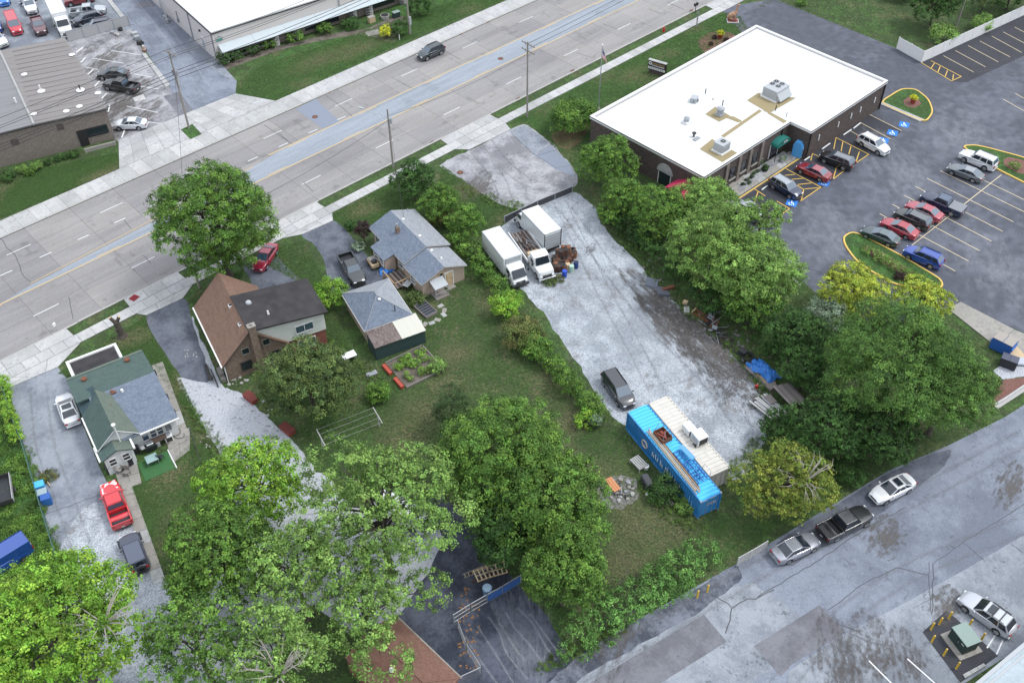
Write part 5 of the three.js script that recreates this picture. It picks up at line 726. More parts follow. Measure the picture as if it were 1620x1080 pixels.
function car(type, col, label, front, rear, o = {}) {
  const T = { ...TYPES[type], ...(o.dim || {}) }, hh = 0.65, A = G(front[0], front[1], hh), B = G(rear[0], rear[1], hh), dx = A.x - B.x, dz = A.z - B.z;
  const name = o.name || { sedan: 'parked_sedan', hatch: 'parked_hatchback', suv: 'parked_suv', bigsuv: 'parked_suv', wagon: 'parked_wagon', minivan: 'parked_minivan', van: 'parked_van', jeep: 'parked_off_roader', pickup: 'pickup_truck' }[type];
  const t = thing(name, label, o.cat || { sedan: 'car', hatch: 'car', wagon: 'car', minivan: 'minivan', van: 'van', jeep: 'car', pickup: 'pickup truck' }[type] || 'car', V3((A.x + B.x) / 2, o.y || 0.025, (A.z + B.z) / 2), Math.atan2(-dz, dx), o.group);
  const m = col.isMaterial ? col : paint(...col), { L, W, H, wb, r } = T, h2 = L / 2, wf = wb / 2 + (T.bed ? 0.05 : 0.06), wr = -wb / 2 + (T.bed ? 0.1 : 0.06);
  const arch = (c) => { const a = []; for (let k = 0; k <= 8; k++) { const an = Math.PI * k / 8; a.push([c - Math.cos(an) * (r + 0.06), 0.3 + Math.max(0, Math.sin(an)) * (r + r + 0.06 - 0.3)]); } return a; };
  const bedTop = T.dk, rearX = T.bed ? T.bx - 0.04 : -h2;
  const top = T.bed ? [[T.cx, T.hb], [T.bx - 0.02, T.hb], [T.bx - 0.05, 0.62], [-h2 + 0.06, 0.62], [-h2 + 0.02, 0.4]]
    : T.bx < -h2 + 0.5 ? [[T.cx, T.hb], [0, T.hb + 0.02], [T.bx, T.dk], [-h2 + 0.04, T.dk - 0.12], [-h2, 0.72], [-h2 + 0.01, 0.5], [-h2 + 0.07, 0.32]]
      : [[T.cx, T.hb], [0, T.hb + 0.02], [T.bx, T.dk], [-h2 + 0.1, T.dk - 0.03], [-h2 + 0.01, T.dk - 0.16], [-h2, 0.6], [-h2 + 0.06, 0.32]];
  const pts = [[h2 - 0.12, 0.25], [h2 - 0.02, 0.36], [h2, 0.52], [h2 - 0.04, T.hf - 0.1], [h2 - 0.2, T.hf], [lerp(h2, T.cx, 0.32), lerp(T.hf, T.hb, 0.42)], [lerp(h2, T.cx, 0.55), lerp(T.hf, T.hb, 0.72)], [lerp(h2, T.cx, 0.8), lerp(T.hf, T.hb, 0.93)], ...top, ...arch(wr), ...arch(wf)];
  const taper = (x, y) => (1 - 0.25 * Math.pow(smooth(0.55, 1.02, Math.abs(x) / h2), 1.5) * (x > 0 ? 1 : 0.8) * (T.bed && x < 0 ? 0.1 : 1) * (type === 'jeep' ? 0.4 : 1)) * (1 - 0.05 * smooth(0.55, T.hb, y));
  part('body', outlineBody(pts, W, 0.09, taper), m, t);
  // greenhouse: roof and pillars, then the glass set on it
  const wB = W / 2 - 0.07, wT = type === 'jeep' || T.cargo ? W / 2 - 0.17 : W / 2 - 0.27, yB = T.hb - 0.03, yT = H - 0.05, rm = o.roof || m;
  const c = (x, y, z) => V3(x, y, z), bl = [c(T.cx, yB, wB - 0.08), c(T.bx, yB, wB - 0.05)], tl = [c(T.rf, yT, wT), c(T.rr, yT, wT)], mir = (p) => c(p.x, p.y, -p.z);
  const faces = [quad(bl[1], bl[0], tl[0], tl[1]), quad(mir(bl[0]), mir(bl[1]), mir(tl[1]), mir(tl[0])), quad(bl[0], mir(bl[0]), mir(tl[0]), tl[0]), quad(mir(bl[1]), bl[1], tl[1], mir(tl[1]))];
  const rl = T.rf - T.rr, roofG = prep(new RoundedBoxGeometry(rl + 0.1, 0.12, wT * 2 + 0.08, 3, 0.055)), rp = roofG.attributes.position;
  for (let i = 0; i < rp.count; i++) { const x = rp.getX(i) / (rl / 2), z = rp.getZ(i) / wT; rp.setY(i, rp.getY(i) - 0.05 * x * x * x * x - 0.035 * z * z); rp.setZ(i, rp.getZ(i) * (1 - 0.09 * Math.pow(Math.abs(x), 3))); }
  const roof = part('roof', [...faces, mv(roofG, (T.rf + T.rr) / 2, H - 0.065, 0)], rm, t);
  const pane = (a, b, cc, d, n, i = 0.06, j = 0.1) => { // glass inset from a quad's edges and lifted off it
    const q = (u, v) => a.clone().lerp(b, u).lerp(d.clone().lerp(cc, u), v), e = n * 0.008, P = [q(i, j), q(1 - i, j), q(1 - i, 1 - j), q(i, 1 - j)], nn = P[1].clone().sub(P[0]).cross(P[3].clone().sub(P[0])).normalize().multiplyScalar(0.012); return poly3(P.map((p) => p.add(nn)), 0.008);
  };
  const gl = o.glass || M.glassBlue;
  part('windscreen', pane(bl[0], mir(bl[0]), mir(tl[0]), tl[0], 1, 0.04, 0.05), gl, t); if (!T.cargo || o.rearGlass) part('rear_window', pane(mir(bl[1]), bl[1], tl[1], mir(tl[1]), 1, 0.06, 0.1), gl, t);
  const cuts = T.cargo ? [[0.74, 0.97]] : T.bed ? [[0.06, 0.46], [0.5, 0.94]] : T.bx < -h2 + 0.7 ? [[0.04, 0.28], [0.31, 0.6], [0.63, 0.95]] : [[0.1, 0.46], [0.5, 0.92]];
  for (const [u, v] of cuts) for (const s of [1, -1]) { const A1 = bl[1].clone().lerp(bl[0], u), B1 = bl[1].clone().lerp(bl[0], v), C1 = tl[1].clone().lerp(tl[0], v), D1 = tl[1].clone().lerp(tl[0], u); part('side_window', s > 0 ? pane(A1, B1, C1, D1, 1, 0.02, 0.1) : pane(mir(B1), mir(A1), mir(D1), mir(C1), 1, 0.02, 0.1), M.glass, t); }
  for (const [x, s] of [[wf, 1], [wf, -1], [wr, 1], [wr, -1]]) wheelAt(t, x, s * (W / 2 - 0.12), r, 0.24, s);
  const tw = taper(h2 * 0.96, 0.6) * W / 2;
  for (const s of [1, -1]) {
    part('headlight', rb(0.2, 0.13, 0.34, h2 - 0.13, T.hf - 0.2, s * (tw - 0.24), 0, 0.04), M.headlamp, t);
    part('taillight', rb(0.1, T.H > 1.6 && !T.bed ? 0.34 : 0.18, 0.26, -h2 + 0.045, T.bed ? 0.8 : T.dk - (T.H > 1.6 ? 0.42 : 0.3), s * (W / 2 * (T.bed ? 0.9 : 0.8) - 0.12), 0, 0.03), M.taillamp, t);
    part('mirror', rb(0.14, 0.15, 0.22, T.cx - 0.28, T.hb + 0.02, s * (W / 2 + 0.05), 0, 0.05), m, t);
  }
  part('grille', [rb(0.06, 0.16, W * 0.42, h2 - 0.03, 0.5, 0, 0, 0.02, 1)], M.plasticDark, t); for (const g of [rb(0.12, 0.14, W * 0.72, h2 - 0.06, 0.27, 0, 0, 0.04), rb(0.12, 0.14, W * 0.76, -h2 + 0.06, 0.3, 0, 0, 0.04)]) part('bumper', g, type === 'pickup' || type === 'jeep' ? (o.chrome ? M.chrome : M.darkTrim) : m, t); part('number_plate', [bx(0.02, 0.14, 0.32, -h2 - 0.008, T.bed ? 0.5 : 0.62, 0)], M.walk, t);
  part('underbody', bx(L * 0.86, 0.16, W * 0.78, 0, 0.2, 0), M.black, t);
  if (o.sunroof) part('sunroof', rb(0.62, 0.02, 0.9, T.rf - 0.55, H - 0.012, 0, 0, 0.01, 1), M.glass, t);
  if (T.rails && o.rails !== 0) for (const s of [1, -1]) part('roof_rail', rb(rl * 0.8, 0.045, 0.05, (T.rf + T.rr) / 2, H - 0.01, s * (wT - 0.03), 0, 0.015, 1), o.railM || M.darkTrim, t);
  if (o.bars) for (const x of [-0.5, -1.15]) part('roof_bar', rb(0.09, 0.04, wT * 2, x, H + 0.03, 0, 0, 0.015, 1), M.darkTrim, t);
  if (T.spare) { part('spare_wheel', mv(new THREE.TorusGeometry(0.29, 0.12, 8, 18).rotateY(Math.PI / 2), -h2 - 0.06, 0.95, 0.1), M.rubber, t); for (const s of [1, -1]) part('fender', rb(0.95, 0.1, 0.24, wf, 0.82, s * (W / 2), 0, 0.04, 1), M.plasticDark, t); }
  if (T.bed) {
    const x0 = T.bx - 0.06, x1 = -h2 + 0.02, bw = W / 2 - 0.04, l = x0 - x1;
    for (const s of [1, -1]) part('bed_side', [rb(l, 0.56, 0.14, (x0 + x1) / 2, 0.58, s * (bw - 0.05), 0, 0.04, 2)], m, t);
    part('tailgate', rb(0.1, 0.55, bw * 2 - 0.2, x1 + 0.03, 0.58, 0, 0, 0.03), m, t); part('bed_front', rb(0.08, 0.52, bw * 2 - 0.2, x0 - 0.04, 0.6, 0, 0, 0.02), m, t);
    part('bed_liner', [bx(l - 0.2, 0.04, bw * 2 - 0.26, (x0 + x1) / 2, 0.66, 0), ...[0, 1, 2, 3, 4, 5].map((k) => bx(l - 0.24, 0.03, 0.08, (x0 + x1) / 2, 0.69, -0.65 + k * 0.26))], M.plasticDark, t);
    if (o.cover) part('tonneau_cover', rb(l - 0.04, 0.05, bw * 2 - 0.06, (x0 + x1) / 2, 1.14, 0, 0, 0.02), std([0.2, 0.21, 0.23], 0.6), t);
  }
  return t;
}
const white = [0.66, 0.67, 0.69], silver = [0.36, 0.38, 0.41, 0.5], blackP = [0.012, 0.013, 0.016], darkGrey = [0.035, 0.04, 0.047, 0.35], navy = [0.012, 0.022, 0.06, 0.3];
// bank car park
const bank = 'cars in the bank car park';
car('suv', white, 'white suv facing out, in the bay next to the empty disabled bays', [1404, 240], [1361, 217], { group: bank, y: 0.015 });
car('suv', blackP, 'black suv with silver-grey roof backed against the bank wall hatching', [1300, 244], [1350, 263], { group: bank, y: 0.015, roof: paint(0.2, 0.21, 0.23, 0.5) });
car('sedan', [0.22, 0.015, 0.025], 'dark red sedan parked by the green canopy of the bank', [1265, 261], [1312, 281], { group: bank, y: 0.015, roof: paint(0.3, 0.06, 0.08) });
car('suv', navy, 'navy suv with pale silver roof facing away from bank entrance walk', [1268, 311], [1219, 282], { group: bank, y: 0.015, roof: paint(0.33, 0.36, 0.4, 0.4) });
car('pickup', silver, 'silver pickup half hidden by the trees at the bank walk end', [1153, 318], [1212, 348], { group: bank, y: 0.015 });
car('bigsuv', white, 'large white suv beside the right planted island', [1517, 240], [1580, 266], { group: bank, y: 0.015 });
car('sedan', [0.14, 0.155, 0.17, 0.5], 'grey sedan next to the large white suv', [1500, 262], [1557, 283], { group: bank, y: 0.015, roof: paint(0.28, 0.3, 0.32, 0.5) });
car('pickup', navy, 'dark blue pickup with grey covered bed in the middle row', [1455, 307], [1529, 338], { group: bank, y: 0.015, cover: 1, roof: paint(0.05, 0.08, 0.14, 0.3) });
car('sedan', [0.36, 0.05, 0.075], 'pinkish red sedan between the covered pickup and a dark suv', [1433, 320], [1493, 347], { group: bank, y: 0.015 });
car('suv', [0.03, 0.035, 0.035, 0.3], 'dark grey suv parked between two red cars', [1415, 333], [1475, 360], { group: bank, y: 0.015, roof: paint(0.13, 0.14, 0.15, 0.5), railM: M.unitGrey });
car('sedan', [0.34, 0.022, 0.04], 'bright red sedan second from the long planted island', [1394, 347], [1454, 374], { group: bank, y: 0.015 });
car('sedan', [0.045, 0.07, 0.078, 0.4], 'dark teal-grey sedan right beside the long planted island', [1364, 361], [1424, 384], { group: bank, y: 0.015, roof: paint(0.12, 0.16, 0.17, 0.5) });
car('suv', [0.012, 0.055, 0.32], 'vivid blue suv alone beyond the end of the middle row', [1430, 393], [1493, 420], { group: bank, y: 0.015 });
// alley
car('wagon', [0.44, 0.46, 0.5, 0.3], 'silver wagon with roof bars beside the green transformer box', [1522, 941], [1604, 1000], { y: 0.02, bars: 1, sunroof: 1, glass: M.glass });
car('sedan', white, 'white sedan parked in the alley at the foot of the big trees', [1380, 789], [1445, 757], { y: 0.02, glass: M.glass, sunroof: 1 });
car('pickup', [0.015, 0.016, 0.019], 'black pickup in the alley half under the lime green tree', [1372, 811], [1303, 845], { y: 0.02, glass: M.glass });
car('sedan', [0.3, 0.31, 0.35, 0.5], 'silver-grey sedan behind the black pickup in the alley', [1291, 851], [1227, 881], { y: 0.02, glass: M.glass });
car('minivan', [0.018, 0.019, 0.026], 'black minivan on the gravel yard in front of blue container', [996, 641], [961, 591], { y: 0.015 });
car('suv', [0.03, 0.042, 0.05, 0.3], 'dark grey suv driving along the wide main road', [664, 90], [699, 75], { name: 'driving_suv', y: 0.03 });
// left side
car('sedan', white, 'white sedan with sunroof beside the green roof house', [98, 624], [115, 670], { y: 0.015, sunroof: 1, glass: M.glass });
{ const cv = document.createElement('canvas'); cv.width = cv.height = 128; const k = cv.getContext('2d'); k.fillStyle = '#e81018'; k.fillRect(0, 0, 128, 128); const rr = rng(9); k.fillStyle = '#f4e9ea'; for (let i = 0; i < 90; i++) { k.beginPath(); k.ellipse(rr() * 128, rr() * 128, 2 + rr() * 5, 4 + rr() * 12, rr() * 3, 0, 7); k.fill(); }
  const t = new THREE.CanvasTexture(cv); t.colorSpace = THREE.SRGBColorSpace; const ms = new THREE.MeshPhysicalMaterial({ map: t, roughness: 0.35, clearcoat: 0.7 });
  const p = car('pickup', [0.56, 0.012, 0.02], 'bright red pickup with a white-flecked hood on the left drive', [172, 769], [193, 828], { y: 0.018 });
  const g = new RoundedBoxGeometry(1.3, 0.06, 1.5, 2, 0.03); part('hood_decal', mv(prep(g), 1.93, 1.085, 0, 0, 0, -0.075), ms, p, { keepUV: true }); }
car('jeep', [0.02, 0.028, 0.055], 'dark navy off-roader with spare wheel on the left drive', [203, 850], [222, 901], { y: 0.02, roof: paint(0.05, 0.065, 0.11), glass: M.glass });
car('van', [0.01, 0.06, 0.3], 'blue van cut off by the left picture edge', [-28, 908], [30, 872], { y: 0.01 });
car('pickup', [0.012, 0.014, 0.018], 'black pickup with open bed beside the grey ranch house', [569, 448], [545, 405], { y: 0.015 });
car('sedan', [0.3, 0.015, 0.045], 'red car under the street tree in front of brick house', [410, 420], [428, 393], { y: 0.015 });
car('van', white, 'white van almost hidden beneath the large lower trees', [668, 830], [610, 800], { y: 0.02 });
// old lot and truck yard, top left
car('sedan', [0.6, 0.62, 0.65], 'white sedan in the old lot nearest the brick warehouse doorway', [180, 196], [231, 195], { y: 0.02 });
car('pickup', blackP, 'black pickup in the old lot next to a black sedan', [164, 131], [218, 140], { y: 0.02 });
car('sedan', [0.014, 0.018, 0.022], 'black sedan in the old lot, farther than the black pickup', [154, 117], [202, 116], { y: 0.02 });
const yardG = 'vehicles in the truck yard';
car('pickup', [0.42, 0.45, 0.48, 0.3], 'silver pickup with black bed at the truck yard fence side', [169, 14], [109, 21], { y: 0.01, group: yardG });
car('suv', [0.035, 0.042, 0.065], 'dark blue-grey suv between silver pickup and the fence-side suv', [118, 35], [157, 25], { y: 0.01, group: yardG });
car('suv', [0.024, 0.026, 0.05], 'dark navy suv closest to the truck yard panel fence', [129, 45], [179, 36], { y: 0.01, group: yardG, railM: M.unitGrey });
car('bigsuv', [0.17, 0.012, 0.02], 'dark red suv at the top edge of truck yard', [98, 4], [150, -6], { y: 0.01, group: yardG });
car('pickup', [0.12, 0.04, 0.05], 'maroon pickup with black bed in the truck yard', [69, 60], [52, 22], { y: 0.01, group: yardG });
car('pickup', white, 'white pickup behind the maroon one in the truck yard', [55, 31], [38, -14], { y: 0.01, group: yardG, cover: 1 });
car('van', [0.48, 0.02, 0.04], 'red high-roof van in the truck yard', [33, 65], [11, 16], { y: 0.01, group: yardG });
car('van', [0.02, 0.17, 0.55], 'bright blue van at the top left corner of the picture', [13, 20], [-8, -28], { y: 0.01, group: yardG });
car('sedan', [0.02, 0.025, 0.07], 'dark blue car at the top edge behind the white pickup', [36, 4], [60, -14], { y: 0.01, group: yardG });
car('van', [0.02, 0.05, 0.25], 'deep blue van at the left edge beside the red van', [2, 60], [-24, 16], { y: 0.01, group: yardG });
car('pickup', white, 'white pickup front peeping above the brick warehouse roof', [8, 72], [-22, 52], { y: 0.01, group: yardG });
// trucks
function truck(label, front, rear, o = {}) {
  const A = G(front[0], front[1], 0.6), B = G(rear[0], rear[1], 0.6), ang = Math.atan2(-(A.z - B.z), A.x - B.x), L = o.L || 7.6, h2 = L / 2, W = 2.3, c = V3(A.x, 0.015, A.z).add(V3(-Math.cos(ang) * h2, 0, Math.sin(ang) * h2));
  const t = thing(o.name || 'box_truck', label, 'truck', c, ang, o.group), wm = paint(0.68, 0.69, 0.7, 0), cabX = h2 - (o.hood ? 1.35 : 0.5), cl = 1.5;
  part('chassis', [bx(L - 0.6, 0.24, 0.9, 0, 0.5, 0), bx(0.12, 0.3, 2.1, -h2 + 0.15, 0.45, 0)], M.black, t);
  const prof = o.hood ? [[h2, 0.45], [h2, 1.15], [h2 - 0.15, 1.4], [cabX, 1.55], [cabX - 0.35, 2.45], [cabX - 0.6, 2.58], [cabX - cl, 2.58], [cabX - cl, 0.55], [h2 - 0.6, 0.5]] : [[h2, 0.4], [h2 + 0.02, 1.0], [h2 - 0.25, 1.25], [cabX - 0.45, 2.2], [cabX - 0.7, 2.3], [cabX - cl, 2.3], [cabX - cl, 0.55], [h2 - 0.5, 0.42]];
  part('cab', outlineBody(prof, 2.1, 0.1, (x, y) => 1 - 0.06 * smooth(1.4, 2.5, y) - 0.1 * smooth(h2 - 1, h2, x)), wm, t);
  const a = o.hood ? [cabX + 0.0, 1.6, cabX - 0.36, 2.42] : [h2 - 0.28, 1.32, cabX - 0.42, 2.12]; const wx = (k) => V3(lerp(a[0], a[2], k) + 0.1, lerp(a[1], a[3], k) + 0.06, 0);
  const p0 = wx(0), p1 = wx(1); part('windscreen', quad(V3(p0.x, p0.y, 0.88), V3(p0.x, p0.y, -0.88), V3(p1.x, p1.y, -0.8), V3(p1.x, p1.y, 0.8)), M.glass, t);
  for (const s of [1, -1]) { part('side_window', bx(0.75, 0.55, 0.03, cabX - 0.75, 1.62, s * 1.05), M.glass, t); part('headlight', rb(0.1, 0.18, 0.3, h2 - 0.02, 0.75, s * 0.75, 0, 0.03), M.headlamp, t); part('mirror', [bx(0.08, 0.4, 0.2, cabX - 0.1, 1.7, s * 1.28), bx(0.05, 0.05, 0.25, cabX - 0.1, 1.9, s * 1.13)], M.black, t); }
  part('grille', [0, 1, 2, 3].map((k) => bx(0.04, 0.06, 1.15, h2 + 0.01, 0.62 + k * 0.12, 0)), M.plasticDark, t); part('bumper', rb(0.25, 0.28, 2.15, h2 + 0.02, 0.32, 0, 0, 0.06), o.hood ? M.chrome : M.plasticDark, t);
  for (const [x, s] of [[h2 - (o.hood ? 1.0 : 1.05), 1], [h2 - (o.hood ? 1.0 : 1.05), -1], [-h2 + 1.9, 1], [-h2 + 1.9, -1]]) wheelAt(t, x, s * 0.95, 0.45, 0.3, s);
  const bx1 = cabX - cl - 0.05, bl = bx1 + h2;
  if (!o.flat) {
    const bh = o.boxH || 2.35; part('cargo_box', rb(bl, bh, W + 0.1, -h2 + bl / 2, 0.85, 0, 0, 0.04, 1), o.boxM || wm, t); part('box_roof', rb(bl - 0.06, 0.05, W, -h2 + bl / 2, 0.85 + bh, 0, 0, 0.02, 1), o.roofM || M.membrane, t);
    part('box_trim', [bx(bl, 0.1, 0.05, -h2 + bl / 2, 0.83 + bh - 0.05, W / 2 + 0.06), bx(bl, 0.1, 0.05, -h2 + bl / 2, 0.83 + bh - 0.05, -W / 2 - 0.06), bx(bl, 0.1, 0.05, -h2 + bl / 2, 0.84, W / 2 + 0.06)], M.unitGrey, t);
    if (o.rearSlats) { for (let k = 0; k < 5; k++) part('door_panel', bx(0.03, 0.3, W - 0.1, -h2 - 0.02, 1.05 + k * 0.4, 0), M.unitPale, t); part('rear_post', [bx(0.08, bh, 0.08, -h2 - 0.03, 0.85, W / 2), bx(0.08, bh, 0.08, -h2 - 0.03, 0.85, -W / 2)], M.darkTrim, t); }
    if (!o.hood && bh > 2.2) part('wind_deflector', rb(0.06, bh * 0.5, W * 0.86, bx1 + 0.03, 1.95, 0, 0, 0.02, 1), M.unitPale, t);
  } else {
    part('flatbed', [bx(bl, 0.14, 2.4, -h2 + bl / 2, 0.92, 0)], M.woodGrey, t); for (const s of [1, -1]) part('side_rail', rb(bl, 0.42, 0.14, -h2 + bl / 2, 1.0, s * 1.2, 0, 0.03, 1), wm, t); part('headboard', rb(0.14, 0.9, 2.3, bx1 - 0.1, 1.0, 0, 0, 0.03, 1), wm, t);
    const rr = rng(55); for (let k = 0; k < 9; k++) part('deck_plank', bx(bl - 0.4, 0.04, 0.2, -h2 + bl / 2 - 0.1, 1.06, -0.98 + k * 0.245), k % 2 ? M.woodGrey : M.woodDark, t);
    for (let k = 0; k < 20; k++) { const x = -h2 + 0.5 + rr() * (bl - 2.4), z = (rr() - 0.5) * 1.5, y = 1.1 + rr() * 0.15, l = 0.6 + rr() * 1.7, an = (rr() - 0.5) * 0.9; part('scrap_bar', rod(V3(x, y, z), V3(x + l * Math.cos(an), y + 0.12, clamp(z + l * Math.sin(an), -1, 1)), 0.05), [M.darkTrim, M.unitGrey, M.rust, M.woodGrey][k % 4], t); }
    part('tool_chest', rb(0.6, 0.45, 1.5, bx1 - 1.0, 1.1, 0, 0, 0.04, 1), M.woodPale, t); part('tool_chest', rb(0.45, 0.35, 0.9, bx1 - 0.45, 1.1, 0.2, 0, 0.04, 1), M.unitPale, t); part('winch', [cyl(0.2, 0.2, 0.3, bx1 - 0.3, 1.1, -0.8, 10), bx(0.5, 0.2, 0.4, bx1 - 0.35, 1.1, -0.7)], M.unitPale, t); part('marker_light', [0, 1, 2, 3, 4].map((k) => rb(0.08, 0.05, 0.12, cabX - 0.55, 2.62, -0.6 + k * 0.3, 0, 0.02, 1)), M.orange, t);
  }
  return t;
}
truck('white box truck with flat nose at the left of three trucks', [824, 449], [757, 362], { L: 7.9, boxH: 2.3 });
truck('white flatbed truck loaded with scrap between the two box trucks', [866, 439], [803, 350], { name: 'flatbed_truck', L: 8.7, flat: 1, hood: 1 });
truck('white box truck backed towards us behind the barrel heap', [825, 343], [880, 401], { L: 7.4, boxH: 2.45, rearSlats: 1, boxM: paint(0.6, 0.64, 0.66, 0), roofM: std([0.62, 0.61, 0.62], 0.8) });
truck('white box truck parked in the truck yard', [106, 56], [66, -30], { L: 8.4, hood: 1, boxH: 2.3 });
// open utility trailer at the left edge
{ const p = G(2, 778, 0.6), t = thing('utility_trailer', 'open steel utility trailer on the grass at left edge', 'trailer', V3(p.x, 0.01, p.z), 1.25); part('deck', bx(3.4, 0.08, 1.9, 0, 0.55, 0), M.plasticDark, t); for (const s of [1, -1]) part('side_rail', [bx(3.4, 0.06, 0.06, 0, 1.1, s * 0.95), bx(3.4, 0.5, 0.04, 0, 0.58, s * 0.96)], M.walk3, t); part('tailgate', [bx(0.05, 0.55, 1.9, 1.7, 0.56, 0), bx(0.05, 0.55, 1.9, -1.7, 0.56, 0)], M.darkTrim, t); for (const s of [1, -1]) wheelAt(t, 0, s * 1.05, 0.34, 0.22, s); }
// ------------------------------------------------------------------ trees, shrubs, hedges
const leafM = new THREE.MeshPhysicalMaterial({ color: 0xffffff, vertexColors: true, roughness: 0.8, specularIntensity: 0.4, transmission: 0.24, thickness: 0, side: THREE.DoubleSide });
const ballDir = (r) => { const u = r() * 2 - 1, a = r() * 6.2832, s = Math.sqrt(1 - u * u); return V3(s * Math.cos(a), u, s * Math.sin(a)); };
// Leaves gather in clumps over the skin of each lobe, some fill its inside; each clump and leaf has its own tone of the same foliage.
function foliage(lobes, pal, leaf, seed, o = {}) {
  leaf *= o.bush ? 0.78 : 0.6; const r = rng(seed), dens = o.dens || 1, pos = [], nor = [], col = [], idx = [], n = V3(), t = V3(), b = V3(), q = V3();
  const low = o.low ?? -0.45;
  for (const L of lobes) {
    const mean = (L.r[0] + L.r[1] + L.r[2]) / 3, cr = o.clump || Math.max(0.34, mean * 0.22), K = Math.max(8, Math.round(dens * 11 * mean * mean / (cr * cr) * 0.62)), per = Math.round(clamp(5.2 * cr * cr / (leaf * leaf), 6, 150)), lt = 0.86 + 0.28 * r();
    for (let k = 0; k < K; k++) {
      const d = ballDir(r); if (d.y < low) continue;
      const inside = r() < 0.2 ? 0.45 + 0.35 * r() : 0.86 + 0.2 * r(), cx = L.c.x + d.x * L.r[0] * inside, cy = L.c.y + d.y * L.r[1] * inside, cz = L.c.z + d.z * L.r[2] * inside;
      let hid = false; for (const M2 of lobes) if (M2 !== L) { const ex = (cx - M2.c.x) / M2.r[0], ey = (cy - M2.c.y) / M2.r[1], ez = (cz - M2.c.z) / M2.r[2]; if (ex * ex + ey * ey + ez * ez < 0.45) { hid = true; break; } }
      if (hid && r() < 0.85) continue;
      const ct = lt * (0.5 + 1.0 * r()), p = pal[Math.floor(r() * pal.length)], cf = 0.72 + 0.5 * r();
      for (let j = 0; j < per; j++) {
        const e = ballDir(r), s = cr * cf * Math.pow(r(), 0.55); const x = cx + e.x * s, y = cy + e.y * s * 0.62, z = cz + e.z * s; if (y < (o.floor ?? 0.05)) continue;
        n.set(d.x * 0.45 + e.x * 0.5 + (r() - 0.5) * 0.9, d.y * 0.45 + 0.42 + (r() - 0.5) * 0.9, d.z * 0.45 + e.z * 0.5 + (r() - 0.5) * 0.9).normalize();
        t.set(r() - 0.5, r() - 0.5, r() - 0.5).cross(n).normalize(); b.copy(n).cross(t);
        const l = leaf * (0.65 + 0.75 * r()), w = l * (o.slim || 0.62), c = ct * (0.78 + 0.44 * r()), base = pos.length / 3, fold = l * 0.14;
        for (const [u, v, h] of [[-0.5, 0, 0], [0, -0.5, fold], [0.5, 0, 0], [0, 0.5, fold]]) { q.copy(t).multiplyScalar(u * l).addScaledVector(b, v * w).addScaledVector(n, h); pos.push(x + q.x, y + q.y, z + q.z); nor.push(n.x, n.y, n.z); col.push(p[0] * c * (0.93 + 0.14 * r()), p[1] * c, p[2] * c); }
        idx.push(base, base + 1, base + 2, base, base + 2, base + 3);
      }
    }
  }
  const g = new THREE.BufferGeometry(); g.setAttribute('position', new THREE.Float32BufferAttribute(pos, 3)); g.setAttribute('normal', new THREE.Float32BufferAttribute(nor, 3)); g.setAttribute('color', new THREE.Float32BufferAttribute(col, 3)); g.setIndex(idx);
  leafTotal += idx.length / 3; return g;
}
let leafTotal = 0;
function leaves(name, geo, parent) { const m = new THREE.Mesh(geo, leafM); m.name = parent ? name : numbered(name); m.castShadow = m.receiveShadow = true; (parent || scene).add(m); return m; }
const PAL = { lime2: [[0.181, 0.23, 0.041], [0.145, 0.218, 0.036], [0.229, 0.265, 0.047]], hedgeG: [[0.135, 0.287, 0.067], [0.171, 0.343, 0.084], [0.104, 0.233, 0.056]], lime: [[0.196, 0.365, 0.046], [0.164, 0.338, 0.039], [0.248, 0.399, 0.05]], maple: [[0.112, 0.224, 0.039], [0.152, 0.268, 0.047], [0.082, 0.172, 0.033]], light: [[0.192, 0.33, 0.076], [0.156, 0.277, 0.066], [0.234, 0.367, 0.091]], dark: [[0.047, 0.113, 0.026], [0.066, 0.143, 0.034], [0.041, 0.094, 0.024]], olive: [[0.106, 0.162, 0.05], [0.14, 0.196, 0.055], [0.078, 0.127, 0.044]], yellow: [[0.333, 0.418, 0.055], [0.277, 0.376, 0.055], [0.425, 0.47, 0.066]], pine: [[0.106, 0.212, 0.045], [0.139, 0.255, 0.055], [0.08, 0.165, 0.04]], grey: [[0.227, 0.31, 0.206], [0.293, 0.372, 0.261], [0.163, 0.231, 0.151]], brown: [[0.149, 0.147, 0.051], [0.12, 0.163, 0.045], [0.105, 0.139, 0.038]], conifer: [[0.053, 0.098, 0.033], [0.075, 0.131, 0.045], [0.041, 0.078, 0.028]], gold: [[0.546, 0.568, 0.033], [0.442, 0.511, 0.033], [0.62, 0.62, 0.055]], purple: [[0.043, 0.025, 0.026], [0.057, 0.034, 0.032]] };
function crownLobes(R, Ry, seed, n, k = 0.44) { // uneven lobes over the upper part of an ellipsoid round the origin
  const r = rng(seed), out = [{ c: V3(0, -Ry * 0.05, 0), r: [R * 0.62, Ry * 0.66, R * 0.62] }];
  for (let i = 0; i < n; i++) { const y = 1 - (i + 0.5) / n * 1.5, a = i * 2.39996 + r() * 0.7, s = Math.sqrt(Math.max(0, 1 - y * y)), f = 0.56 + 0.16 * r(), q = k * (0.72 + 0.5 * r()); out.push({ c: V3(Math.cos(a) * s * R * f, y * Ry * f, Math.sin(a) * s * R * f), r: [R * q, Ry * q * 0.9, R * q] }); }
  return out;
}
let treeSeed = 100;
